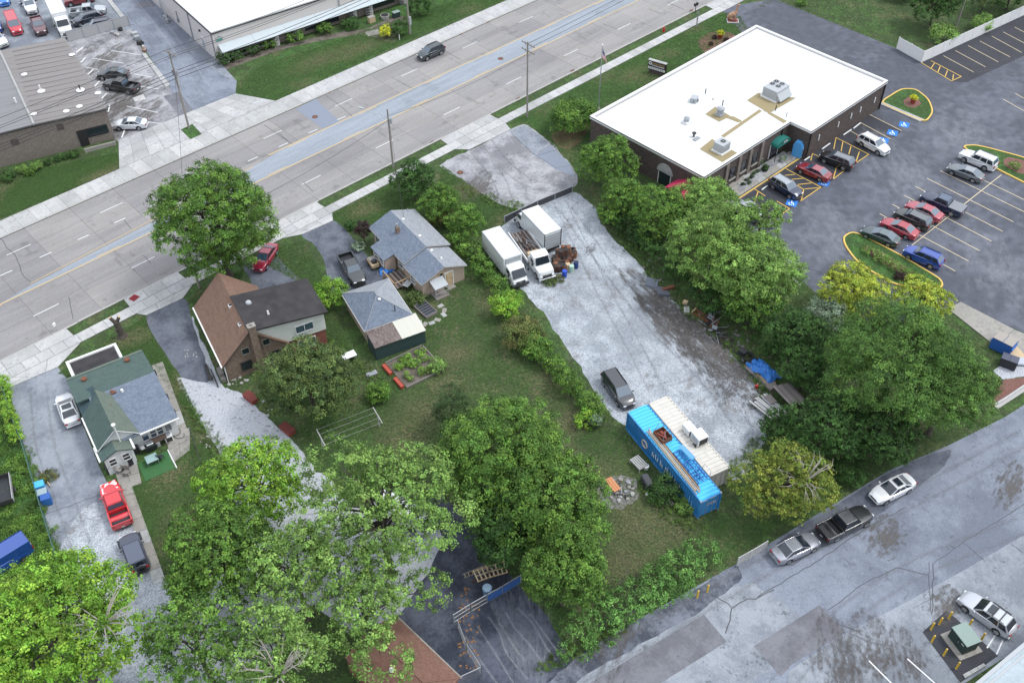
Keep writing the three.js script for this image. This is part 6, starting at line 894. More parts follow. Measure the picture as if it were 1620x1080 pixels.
function limbs(base, top, lobes, rad, seed, m = M.bark, every = 1) {
  const r = rng(seed), g = [], mid = base.clone().lerp(top, 0.45).add(V3((r() - 0.5) * 0.4, 0, (r() - 0.5) * 0.4));
  g.push(rod(base, mid, rad, rad * 0.78, 9), rod(mid, top, rad * 0.78, rad * 0.4, 8), rod(base, base.clone().add(V3(0, 0.4, 0)), rad * 1.5, rad * 1.0, 9));
  lobes.forEach((L, i) => { if (i % every) return; const s = mid.clone().lerp(top, 0.15 + 0.7 * r()), e = L.c, k = s.clone().lerp(e, 0.5).add(V3(0, 0.3, 0)); g.push(rod(s, k, rad * 0.38, rad * 0.25, 6), rod(k, e, rad * 0.25, rad * 0.06, 5)); for (let j = 0; j < 3; j++) { const d = ballDir(r); g.push(rod(k.clone().lerp(e, 0.4), e.clone().add(V3(d.x * L.r[0] * 0.8, Math.abs(d.y) * L.r[1] * 0.8, d.z * L.r[2] * 0.8)), rad * 0.12, rad * 0.03, 4)); } });
  return g;
}
function tree(label, pal, px, py, hc, R, Ry, o = {}) {
  const C = G(px, py, hc), seed = ++treeSeed, t = thing(o.name || 'leafy_tree', label, o.cat || 'tree', V3(C.x, 0, C.z), 0, o.group);
  const lob = crownLobes(R, Ry, seed, o.n || 13, o.k); for (const e of o.extra || []) lob.push({ c: V3(e[0], e[1], e[2]), r: [e[3], e[4] || e[3] * 0.8, e[3]] });
  lob.forEach((L) => { L.c.y += hc; });
  const tr = limbs(V3(0, 0, 0), V3(0, hc + Ry * 0.3, 0), lob, o.trunk || R * 0.055, seed, M.bark, o.every || 1); part('trunk', tr, M.bark, t);
  leaves('crown', foliage(lob, PAL[pal], o.leaf || 0.36, seed * 7, o), t);
  if (o.dead) { const r = rng(seed + 5), g = []; for (let i = 0; i < 16; i++) { const d = ballDir(r), s = V3(o.dead[0] + d.x * 0.4, hc + o.dead[1] - 1.0, o.dead[2] + d.z * 0.4), e = s.clone().add(V3(d.x * 2.2, 1.0 + Math.abs(d.y) * 0.8, d.z * 2.2)), k = s.clone().lerp(e, 0.5).add(V3(0, 0.2, 0)); g.push(rod(s, k, 0.07, 0.05, 5), rod(k, e, 0.05, 0.015, 5)); for (let j = 0; j < 3; j++) { const dd = ballDir(r); g.push(rod(k.clone().lerp(e, r()), e.clone().add(dd.multiplyScalar(0.8)), 0.025, 0.008, 4)); } } part('dead_branches', g, M.barkPale, t, { label: 'bare grey dead branches' }); }
  return t;
}
function bush(label, pal, px, py, r, h, o = {}) {
  const C = G(px, py, h * 0.45), seed = ++treeSeed, t = thing(o.name || 'shrub', label, o.cat || 'shrub', V3(C.x, 0, C.z), 0, o.group);
  const lob = [{ c: V3(0, h * 0.48, 0), r: [r * 0.86, h * 0.5, r * 0.86] }], rr = rng(seed); for (let i = 0; i < (o.n ?? 6); i++) { const a = i * 2.4 + rr(), q = 0.35 + 0.2 * rr(); lob.push({ c: V3(Math.cos(a) * r * 0.55, h * (0.4 + 0.25 * rr()), Math.sin(a) * r * 0.55), r: [r * q, h * q * 0.9, r * q] }); }
  const st = []; for (let i = 0; i < 5; i++) { const a = i * 1.256 + rr(); st.push(rod(V3(Math.cos(a) * 0.1, 0, Math.sin(a) * 0.1), V3(Math.cos(a) * r * 0.5, h * 0.7, Math.sin(a) * r * 0.5), 0.035, 0.012, 5)); }
  part('stem', st, M.bark, t, { kind: 'stuff' }); leaves('foliage', foliage(lob, PAL[pal], o.leaf || 0.22, seed * 7, { bush: 1, low: -0.35, clump: o.clump || Math.max(0.22, r * 0.3), ...o }), t); return t;
}
function hedge(label, pal, path, w, h, o = {}) { // a continuous row of growth along photograph pixels
  const pts = path.map(([x, y]) => W(x, y)), seed = ++treeSeed, rr = rng(seed), lob = [], st = [];
  for (let i = 0; i < pts.length - 1; i++) { const l = Math.hypot(pts[i + 1][0] - pts[i][0], pts[i + 1][1] - pts[i][1]), n = Math.max(1, Math.round(l / (w * (o.step || 0.62)))); for (let k = 0; k < n; k++) { const u = (k + rr() * 0.6) / n, x = lerp(pts[i][0], pts[i + 1][0], u), z = lerp(pts[i][1], pts[i + 1][1], u), q = o.step ? 0.92 + 0.16 * rr() : 0.8 + 0.4 * rr(); lob.push({ c: V3(x + (rr() - 0.5) * w * 0.3, h * 0.5 * q, z + (rr() - 0.5) * w * 0.3), r: [w * 0.55 * q, h * 0.52 * q, w * 0.55 * q] }); st.push(rod(V3(x, 0, z), V3(x + (rr() - 0.5) * w * 0.5, h * 0.8, z + (rr() - 0.5) * w * 0.5), 0.04, 0.012, 5)); } }
  const o0 = pts[0], t = thing(o.name || 'hedge', label, o.cat || 'hedge', V3(o0[0], 0, o0[1])); lob.forEach((L) => { L.c.x -= o0[0]; L.c.z -= o0[1]; });
  part('stem', st.map((g) => g.translate(-o0[0], 0, -o0[1])), M.bark, t, { kind: 'stuff' }); leaves('foliage', foliage(lob, PAL[pal], o.leaf || 0.24, seed * 7, { bush: 1, low: -0.3, clump: o.clump || Math.max(0.3, w * 0.22), ...o }), t); return t;
}
// street and house trees
tree('big bright green street tree beside the main road in front of brick house', 'maple', 338, 345, 8.6, 6.9, 6.2, { n: 16, leaf: 0.34, name: 'street_tree', k: 0.4, extra: [[-1.5, 2.5, -3, 2.6], [3.8, -2.5, 1.5, 3], [1.2, -4.2, 1.2, 3.2], [4.6, -3.6, 0.2, 2.6], [-2.6, -3.4, 2.0, 2.6]] });
tree('round olive green tree behind the tan brick house', 'olive', 487, 606, 4.4, 4.7, 4.0, { n: 14, leaf: 0.3 });
bush('light lime green bush between brick house dormer and hipped garage', 'lime', 521, 466, 1.9, 3.4, { leaf: 0.26 });
bush('small round bush on the lawn beyond the clothes line', 'maple', 597, 621, 1.25, 2.0, {});
tree('dark green tree clump at the pavement before ranch house', 'dark', 652, 287, 2.8, 2.6, 2.8, { n: 9, leaf: 0.3 });
tree('bushy green tree beside the ranch house far gable', 'maple', 692, 322, 2.6, 2.7, 2.8, { n: 9, leaf: 0.3 });
tree('green bushy tree between ranch house and the yard drive', 'maple', 735, 352, 2.5, 2.6, 2.6, { n: 8, leaf: 0.3 });
bush('russet tinged bush by the ranch house right wall', 'brown', 702, 345, 1.6, 2.2, {});
hedge('overgrown hedge running from ranch house gable past white trucks', 'maple', [[720, 385], [745, 410], [770, 440], [792, 468]], 2.0, 2.3, { leaf: 0.26 });
bush('bright lime green round bush at the bend of the yard hedge', 'lime', 803, 484, 1.9, 2.8, { leaf: 0.24 });
bush('olive brown round bush just below lime bush on the yard edge', 'brown', 825, 527, 2.3, 3.0, { leaf: 0.24 });
bush('green bush between the olive brown bush and the long hedge', 'maple', 845, 548, 1.8, 2.4, {});
hedge('dark hedge running along the gravel yard down to blue container', 'maple', [[852, 565], [880, 592], [905, 622], [930, 650], [960, 678]], 2.0, 2.1, { leaf: 0.26, dens: 1.1 });
bush('lime green shrub at the lower end of the yard hedge', 'lime', 928, 664, 1.2, 1.6, {}); bush('grey green shrub next to lime shrub at hedge end', 'grey', 944, 666, 0.7, 1.5, {});
bush('dark bush growing against the long side of blue container', 'dark', 1050, 775, 1.6, 1.9, {}); bush('straggly weeds by the near end of blue container', 'light', 1082, 800, 1.0, 0.8, { leaf: 0.18 });
hedge('thick vine covered hedge along the alley edge', 'hedgeG', [[908, 1016], [960, 982], [1030, 940], [1085, 908], [1116, 890]], 3.4, 2.0, { step: 0.3, leaf: 0.3, slim: 0.4, dens: 0.75, clump: 0.4, name: 'vine_hedge' });
// middle maples
tree('dense green maple topmost of three by the long lawn', 'maple', 792, 722, 7.0, 5.6, 5.0, { n: 16, leaf: 0.34 });
tree('dense green maple in the middle of three by the long lawn', 'maple', 868, 795, 6.4, 5.2, 4.8, { n: 15, leaf: 0.34 });
tree('dark columnar tree nearest the alley hedge', 'maple', 893, 905, 5.0, 3.4, 4.6, { n: 13, leaf: 0.32, dens: 1.2 });
tree('shaded green tree over the edge of the rear lot', 'dark', 800, 830, 4.6, 3.8, 3.8, { n: 11, leaf: 0.32 });
tree('dark small conifer above the maples on the lawn', 'conifer', 714, 650, 3.0, 2.1, 2.8, { n: 9, leaf: 0.24, slim: 0.35, name: 'conifer_tree' });
// large lower-left trees
tree('huge pale green tree over the white gravel at lower centre', 'light', 600, 800, 10.0, 7.0, 4.0, { n: 24, leaf: 0.36, k: 0.3, dens: 0.6, extra: [[-1, 2.6, -3.8, 2.9], [5.2, -0.5, -0.5, 2.7], [4.2, -1.4, 3.8, 2.6], [-5.5, -0.5, 2, 2.4]] });
tree('lime green tree overhanging the gravel drive above red pickup lawn', 'lime', 396, 768, 6.2, 5.3, 3.6, { n: 22, leaf: 0.36, k: 0.32, dens: 0.85 });
tree('green tree between the lime tree and pickup drive', 'maple', 348, 878, 6.6, 5.2, 4.0, { n: 20, leaf: 0.36, k: 0.34, dens: 0.95 });
tree('mixed green tree in the thick of the lower left trees', 'light', 465, 900, 7.6, 4.4, 3.6, { n: 16, leaf: 0.36, k: 0.31, dens: 0.68 });
tree('yellow-green tree filling the bottom left corner', 'lime', 92, 990, 8.5, 6.9, 5.2, { n: 24, leaf: 0.36, k: 0.31, dens: 0.85, dead: [2.5, 3.0, 3.5] });
tree('dark thinning tree at bottom left of the gravel', 'maple', 310, 1015, 7.5, 4.4, 4.0, { n: 16, leaf: 0.36, k: 0.31, dens: 0.6 });
tree('light green tree at the bottom edge left of the rust roof shed', 'light', 440, 1040, 8.0, 4.6, 4.0, { n: 15, leaf: 0.36, k: 0.31, dens: 0.68, dead: [-1, 2.6, 2] });
tree('pale leafy tree hanging over the rust roof shed', 'light', 575, 962, 7.5, 4.2, 3.2, { n: 16, leaf: 0.34, k: 0.31, dens: 0.65, extra: [[3.6, -0.8, -2.5, 2.2], [5.2, -1.5, 1.2, 1.9], [-1.5, -0.5, 4.2, 2.3]] });
// right side belt
tree('bright green tree at the bank left corner', 'maple', 962, 255, 3.6, 3.7, 3.4, { n: 13, leaf: 0.32 });
bush('dense round clipped tree on brown mulch beside the bank', 'maple', 905, 189, 3.0, 4.2, { n: 9, leaf: 0.3, name: 'round_tree', cat: 'tree' });
tree('dark green tree at the upper end of the yard belt', 'maple', 985, 318, 3.0, 3.0, 2.8, { n: 10, leaf: 0.32 });
tree('green tree below the crimson canopy in the belt', 'maple', 1046, 340, 3.6, 3.5, 3.0, { n: 12, leaf: 0.32 });
tree('light green tree reaching the bank walk', 'light', 1114, 322, 4.4, 3.8, 3.2, { n: 12, leaf: 0.32 });
tree('airy light tree over the silver pickup', 'light', 1205, 348, 4.6, 3.4, 3.0, { n: 10, leaf: 0.32, k: 0.36, dens: 0.75 });
tree('large yellowish green tree in the middle of the belt', 'light', 1130, 390, 6.0, 5.0, 4.6, { n: 15, leaf: 0.33 });
tree('large light green tree next to the car park lower edge', 'light', 1195, 432, 5.6, 4.6, 4.2, { n: 14, leaf: 0.33 });
hedge('dark shrub belt along upper right side of the gravel yard', 'dark', [[960, 343], [995, 369], [1026, 398], [1053, 424], [1084, 455]], 2.4, 2.3, { leaf: 0.28 });
hedge('dark shrub belt along lower right side of the gravel yard', 'dark', [[1092, 460], [1127, 486], [1164, 512], [1200, 538], [1230, 564]], 2.8, 2.5, { leaf: 0.28 });
tree('mid green tree behind the scrap pile', 'maple', 1190, 476, 3.4, 3.0, 2.8, { n: 11, leaf: 0.32 });
tree('dark tree behind the blue tarpaulin', 'dark', 1258, 532, 3.8, 3.5, 3.2, { n: 11, leaf: 0.32 });
tree('dark low tree behind the weathered shelter', 'dark', 1275, 585, 3.0, 3.0, 2.6, { n: 9, leaf: 0.3 });
bush('silvery grey green tree between the yellow tree and dark belt', 'grey', 1300, 510, 2.1, 4.6, { leaf: 0.26, cat: 'tree', name: 'small_tree' });
tree('yellow leaved tree at the corner of the long island', 'yellow', 1352, 462, 3.6, 4.1, 3.0, { n: 14, leaf: 0.3 });
tree('yellow leaved tree between long island and bin pad', 'yellow', 1460, 478, 3.4, 3.2, 2.6, { n: 11, leaf: 0.3 });
tree('huge fresh green tree over the corner of the alley', 'pine', 1415, 580, 8.0, 7.0, 6.4, { n: 22, leaf: 0.32, k: 0.36, slim: 0.45, extra: [[-3, 1, 3, 3]] });
tree('green tree leaning out over the red mulch bed', 'pine', 1500, 615, 6.6, 4.6, 4.6, { n: 14, leaf: 0.32, k: 0.38, slim: 0.45 });
tree('dark green tree at the lot corner above the white alley sedan', 'dark', 1390, 680, 3.8, 3.8, 3.2, { n: 12, leaf: 0.32 });
tree('shadowy green tree between tarpaulin shed and the alley', 'dark', 1308, 676, 4.0, 4.0, 3.4, { n: 13, leaf: 0.32 });
tree('dark undergrowth tree beyond the silver lumber stack', 'dark', 1240, 682, 2.2, 2.3, 1.8, { n: 9, leaf: 0.3 });
tree('lime green tree with bare branches over the container end', 'lime2', 1243, 762, 4.2, 4.75, 3.1, { n: 19, leaf: 0.34, k: 0.32, dens: 0.85, dead: [0.6, 2.0, 1.4], extra: [[-2.6, 0.6, -2.2, 1.9], [3.0, -0.5, 0.8, 2.0]] });
bush('low bush over the alley edge beside white sedan', 'dark', 1345, 745, 1.7, 1.8, {});
// far side planting
const farB = [['gold', 609, 52, 1.0, 1.9, 'bright yellow clipped shrub on the warehouse lawn'], ['dark', 631, 46, 1.35, 2.5, 'dark green shrub touching the yellow shrub'], ['dark', 663, 13, 1.8, 3.0, 'big dark round shrub by the far utility pole'], ['dark', 352, 93, 1.1, 2.0, 'clipped hedge cone at the warehouse corner'], ['dark', 372, 86, 1.2, 1.7, 'low shrub second from the warehouse corner'], ['dark', 398, 78, 1.2, 1.6, 'low shrub third from the warehouse corner'], ['maple', 423, 68, 1.2, 1.5, 'low shrub fourth from the warehouse corner'], ['maple', 466, 58, 1.5, 1.7, 'long shrub under the grey canopy past the window'], ['maple', 512, 46, 1.3, 1.6, 'shrub under the grey canopy by stone piers'], ['dark', 554, 38, 1.6, 1.5, 'dark shrub near the mulch and small boxes'],
  ['light', 34, 268, 0.75, 1.1, 'pale green bush before the brick warehouse, left one'], ['light', 57, 263, 0.75, 1.1, 'pale green bush before brick warehouse, right of two'], ['maple', 45, 273, 0.6, 0.8, 'small green plant between two pale bushes'], ['dark', 75, 257, 0.5, 0.7, 'small dark bush nearest the pale bushes'], ['dark', 90, 251, 0.5, 0.7, 'small dark bush in mid row before brick warehouse'], ['dark', 104, 248, 0.5, 0.7, 'small dark bush next to last before the doorway'], ['dark', 117, 244, 0.6, 0.8, 'small dark bush closest to warehouse doorway'], ['dark', 12, 280, 1.0, 1.0, 'dark bush at the left edge before brick warehouse'],
  ['light', 1494, 58, 2.0, 3.0, 'leafy bush behind the bend of the white fence'], ['light', 1552, 37, 1.6, 2.4, 'smaller leafy bush behind the white fence'], ['dark', 1425, -12, 2.2, 2.6, 'dark bush at the top edge beyond the drive'], ['maple', 1268, 4, 0.9, 0.9, 'low weeds at the top edge of the bank drive']];
for (const [p, x, y, r, h, l] of farB) bush(l, p, x, y, r, h, { leaf: r > 1 ? 0.28 : 0.2 });
tree('dark tree at the top edge left of the far utility pole', 'dark', 1482, 6, 4.0, 3.6, 3.4, { n: 10, leaf: 0.34 }); tree('dark tree in the top right corner', 'dark', 1605, -22, 4.0, 4.0, 3.6, { n: 10, leaf: 0.34 }); tree('thin grey-green tree right of the far utility pole', 'olive', 1560, -6, 3.0, 2.2, 2.6, { n: 8, leaf: 0.3, dens: 0.7 });
// island plants
const hosta = 'leafy plants along the long island';
[[1373, 396], [1384, 402], [1394, 407], [1404, 413], [1415, 421], [1427, 428], [1440, 433]].forEach(([x, y], i) => bush(i === 6 ? 'green plant at the far low end of the long island row' : ['upmost', 'second', 'third', 'fourth', 'fifth', 'sixth'][i] + ' spiky green plant down the mulch row of the long island', 'light', x, y, 0.9, 0.8, { leaf: 0.26, slim: 0.3, n: 3, name: 'island_plant', cat: 'plant', group: i === 6 ? undefined : hosta }));
bush('dark purple plant at the lower end of the long island', 'purple', 1424, 437, 0.75, 0.7, { name: 'island_plant', cat: 'plant' }); bush('spiky green plant on the right island mulch', 'light', 1606, 263, 0.8, 1.0, { leaf: 0.3, slim: 0.25, name: 'island_plant', cat: 'plant' });
// left edge
hedge('bright green vine hedge on the wire fence at left edge', 'lime', [[8, 612], [15, 645], [24, 680], [31, 702]], 1.1, 1.6, { leaf: 0.2, name: 'vine_hedge' });
{ const r = rng(991), lob = []; for (let i = 0; i < 130; i++) { const u = r(), px = lerp(-40, 84, Math.pow(r(), 0.7)), py = 640 + u * 300; if (px > -10 + (py - 640) * 0.36 + 8) continue; const p = W(px, py); lob.push({ c: V3(p[0], 0.15, p[1]), r: [1.3, 0.3, 1.3] }); } const m = leaves('ground_cover', foliage(lob, PAL.maple, 0.2, 992, { clump: 0.5, dens: 0.8, low: -0.1 })); tag(m, 'thick green ground cover left of the wire fence', 'ground cover'); m.userData.kind = 'stuff'; }
// rough grass and weeds along edges
{ const r = rng(4242), lob = []; const edges = [[[960, 340], [1000, 392], [1060, 460], [1130, 530], [1190, 590], [1215, 640]], [[1200, 700], [1185, 720], [1160, 750]], [[740, 300], [790, 322], [830, 330]], [[300, 640], [330, 690], [350, 720]], [[92, 890], [60, 800], [38, 705]], [[520, 540], [560, 570], [600, 610]], [[1010, 760], [1060, 810], [1120, 850]], [[850, 1060], [905, 1035], [990, 990]]];
  for (const e of edges) for (let i = 0; i < e.length - 1; i++) for (let k = 0; k < 16; k++) { const u = r(), p = W(lerp(e[i][0], e[i + 1][0], u) + (r() - 0.5) * 12, lerp(e[i][1], e[i + 1][1], u) + (r() - 0.5) * 10); lob.push({ c: V3(p[0], 0.1, p[1]), r: [0.4 + r() * 0.5, 0.15 + r() * 0.2, 0.4 + r() * 0.5] }); }
  const m = leaves('weeds', foliage(lob, [...PAL.olive, ...PAL.maple], 0.16, 4243, { clump: 0.22, dens: 0.5, low: -0.1, slim: 0.35 })); tag(m, 'rough weeds along the yard and drive edges', 'weeds'); m.userData.kind = 'stuff'; }
console.log('leaf triangles', leafTotal);
// ------------------------------------------------------------------ street furniture, containers, yard things
const at = (px, py, h = 0) => { const p = G(px, py, h); return V3(p.x, 0, p.z); };
const dirTo = (a, b, h = 0) => { const A = G(...a, h), B = G(...b, h); return Math.atan2(-(B.z - A.z), B.x - A.x); };
const wires = [];
function pole(label, px, py, h, o = {}) {
  const t = thing('utility_pole', label, 'utility pole', at(px, py), o.turn || 0); part('pole', cyl(0.1, 0.145, h, 0, 0, 0, 12), M.woodPole, t);
  for (const y of o.arms || []) { part('crossarm', bx(0.11, 0.14, 2.5, 0.12, h - y, 0), M.woodPole, t); part('insulator', [-1.1, -0.55, 0.55, 1.1].map((z) => cyl(0.03, 0.05, 0.2, 0.12, h - y + 0.14, z, 6)), M.unitGrey, t, { kind: 'stuff' }); part('brace', [rod(V3(0.15, h - y - 0.7, 0), V3(0.15, h - y, 0.7), 0.025), rod(V3(0.15, h - y - 0.7, 0), V3(0.15, h - y, -0.7), 0.025)], M.woodGrey, t); }
  for (const [y, z, m] of o.cans || []) part('transformer', [cyl(0.24, 0.24, 0.75, 0.1, h - y, z, 12), cyl(0.05, 0.05, 0.2, 0.1, h - y + 0.75, z + 0.1, 6)], m || M.unitGrey, t);
  if (o.lamp) { const [ax, az] = o.lamp; part('lamp_arm', [rod(V3(0, h - 2.3, 0), V3(ax * 0.55, h - 1.1, az * 0.55), 0.045), rod(V3(ax * 0.55, h - 1.1, az * 0.55), V3(ax, h - 0.7, az), 0.04), rod(V3(0, h - 1.2, 0), V3(ax * 0.55, h - 1.1, az * 0.55), 0.02)], M.galv, t); part('lamp_head', rb(0.7, 0.14, 0.3, ax, h - 0.78, az, Math.atan2(-az, ax), 0.05), M.galv, t); }
  if (o.box) part('cable_box', [bx(0.35, 1.3, 0.3, 0.2, o.box, 0.05), bx(0.06, 3.4, 0.06, 0.19, o.box - 3, 0.1)], M.unitPale, t);
  return { t, top: (y, z = 0) => { t.updateMatrixWorld(true); return t.localToWorld(V3(0.12, h - y, z)); } };
}
function wire(a, b, sag, r = 0.032) { const pts = []; for (let i = 0; i <= 10; i++) { const u = i / 10; pts.push(a.clone().lerp(b, u).add(V3(0, -sag * 4 * u * (1 - u), 0))); } for (let i = 0; i < 10; i++) wires.push(rod(pts[i], pts[i + 1], r, r, 4)); }
const p1 = pole('tall utility pole with crossarm on the bank side of the main road', 834, 186, 11.7, { arms: [0.5, 1.5], turn: 0.0 });
const p2 = pole('leaning utility pole standing in a small grass square in far concrete', 299, 204, 12, { arms: [0.5], cans: [[3.6, -0.35], [3.6, 0.35]], box: 6.8, turn: 0.1 });
const p3 = pole('wooden utility pole on the lawn beside yellow shrub', 648, 54, 12.5, { arms: [0.5], turn: 0.05, box: 1.6 });
const p4 = pole('utility pole with long street lamp arm before the ranch house', 622, 265, 8.9, { cans: [[1.9, 0.35, M.unitPale]], lamp: [-1.6, -3.6] });
const p5 = pole('far utility pole among trees behind the white fence', 1513, 44, 11, { arms: [0.5], turn: 0.6 });
const p6 = pole('grey utility pole rising into the big street tree', 315, 455, 8.6, {});
for (const z of [-1.1, 0.55, 1.1]) { wire(p2.top(0.4, z), p3.top(0.4, z), 0.7); wire(p3.top(0.4, z), V3(190, 12.5, -121 + z), 0.8); wire(p2.top(0.4, z), V3(-30, 12, -121 + z), 0.9); wire(p5.top(0.4, z), V3(230, 11, -95 + z), 0.6); }
for (const y of [3, 3.5, 4.1]) { wire(p2.top(y), p3.top(y), 0.5, 0.042); wire(p2.top(y), V3(-30, 9 - y * 0.1, -121), 0.7, 0.042); wire(p3.top(y), V3(190, 9, -121), 0.6, 0.042); }
wire(p2.top(2.6), p6.top(0.4), 1.0, 0.03); wire(p1.top(1.8), p4.top(1.0), 0.7, 0.02); wire(p4.top(1.6), p6.top(0.6), 0.9, 0.03); wire(p4.top(2.4), G(640, 352, 3.3), 0.3, 0.022); wire(p1.top(0.3), V3(150, 11, -95), 0.7); wire(p1.top(0.3, 1), V3(150, 11, -94), 0.7);
for (const k of [0, 1, 2]) wire(p3.top(1 + k), G(704 + k * 14, 42 - k * 2, 0.05), 0.02, 0.012);
tag(part('overhead_wires', wires, M.darkTrim), 'thin dark overhead wires strung between the utility poles', 'wires').userData.kind = 'stuff';
{ const s = structure('pole_verge'); sheet('grass_square', P2([[286, 206], [304, 197], [319, 213], [301, 221]]), 0.115, M.grassLush, s); }
// flagpole with hanging flag
{ const t = thing('flagpole', 'pale metal flagpole on the bank lawn', 'flagpole', at(947, 172)); part('pole', cyl(0.05, 0.09, 9.9, 0, 0, 0, 10), M.galv, t); part('finial', mv(new THREE.SphereGeometry(0.12, 10, 8), 0, 9.98, 0), M.white, t); part('base', cyl(0.2, 0.3, 0.2, 0, 0, 0, 10), M.oldWalk, t);
  const c = document.createElement('canvas'); c.width = 190; c.height = 100; const k = c.getContext('2d'); for (let i = 0; i < 13; i++) { k.fillStyle = i % 2 ? '#f2eeee' : '#b3263a'; k.fillRect(0, i * 100 / 13, 190, 8); } k.fillStyle = '#2b3a72'; k.fillRect(0, 0, 76, 54); k.fillStyle = '#f2eeee'; for (let a = 0; a < 9; a++) for (let b = 0; b < 6; b++) if ((a + b) % 2 === 0 || b < 6) { k.beginPath(); k.arc(5 + a * 8.2, 5 + b * 9, 1.7, 0, 7); k.fill(); }
  const tx = new THREE.CanvasTexture(c); tx.colorSpace = THREE.SRGBColorSpace; const f = thing('flag', 'striped flag hanging in folds from the flagpole', 'flag', at(947, 172));
  const g = new THREE.PlaneGeometry(1, 1, 14, 20), p = g.attributes.position, uv = g.attributes.uv; // limp: the fly end has dropped, cloth gathered at the pole
  for (let i = 0; i < p.count; i++) { const u = uv.getX(i), v = uv.getY(i), y = 9.6 - (1 - v) * 1.55 - u * 2.1 * (0.55 + 0.45 * v), x = 0.07 + u * 1.15 * (1 - 0.35 * v) * (0.6 + 0.4 * Math.sin(u * 3)); p.setXYZ(i, x * 0.8, y, x * 0.5 + 0.11 * Math.sin(u * 13 + v * 2) * u); }
  g.computeVertexNormals(); part('cloth', g, std(0xffffff, 0.85, { map: tx, side: THREE.DoubleSide }), f, { keepUV: true }); }
// bank sign
{ const t = thing('bank_sign', 'black monument sign with white lettering on the bank lawn', 'sign', at(1039, 117), -1.32); part('sign_body', rb(2.9, 1.5, 0.45, 0, 0.5, 0, 0, 0.04, 1), M.black, t); part('sign_cap', rb(3.0, 0.14, 0.55, 0, 2.0, 0, 0, 0.03, 1), M.walk3, t); part('plinth', bx(2.4, 0.5, 0.4, 0, 0, 0), M.brickDark, t); part('message_panel', bx(2.8, 0.36, 0.03, 0, 0.72, 0.235), M.white, t);
  part('emblem', [mv(new THREE.TorusGeometry(0.2, 0.07, 6, 16), -1.1, 1.62, 0.235), mv(bx(0.16, 0.16, 0.04), -0.88, 1.4, 0.235)], M.white, t); const rr = rng(6); let x = -0.75; const ow = [], wl = []; while (x < 1.25) { const w = 0.08 + rr() * 0.1; ow.push(bx(w, 0.16, 0.025, x + w / 2, 1.62, 0.235)); wl.push(bx(w, 0.17, 0.025, x + w / 2, 1.3, 0.235)); x += w + 0.06; } part('lettering', ow, std([0.5, 0.3, 0.12], 0.7), t, { kind: 'stuff' }); part('lettering', wl, M.white, t, { kind: 'stuff' }); part('lettering', [0, 1, 2, 3, 4, 5, 6, 7].map((i) => bx(0.16, 0.14, 0.02, -1.15 + i * 0.31, 0.83, 0.255)), std([0.12, 0.13, 0.2], 0.7), t, { kind: 'stuff' }); }
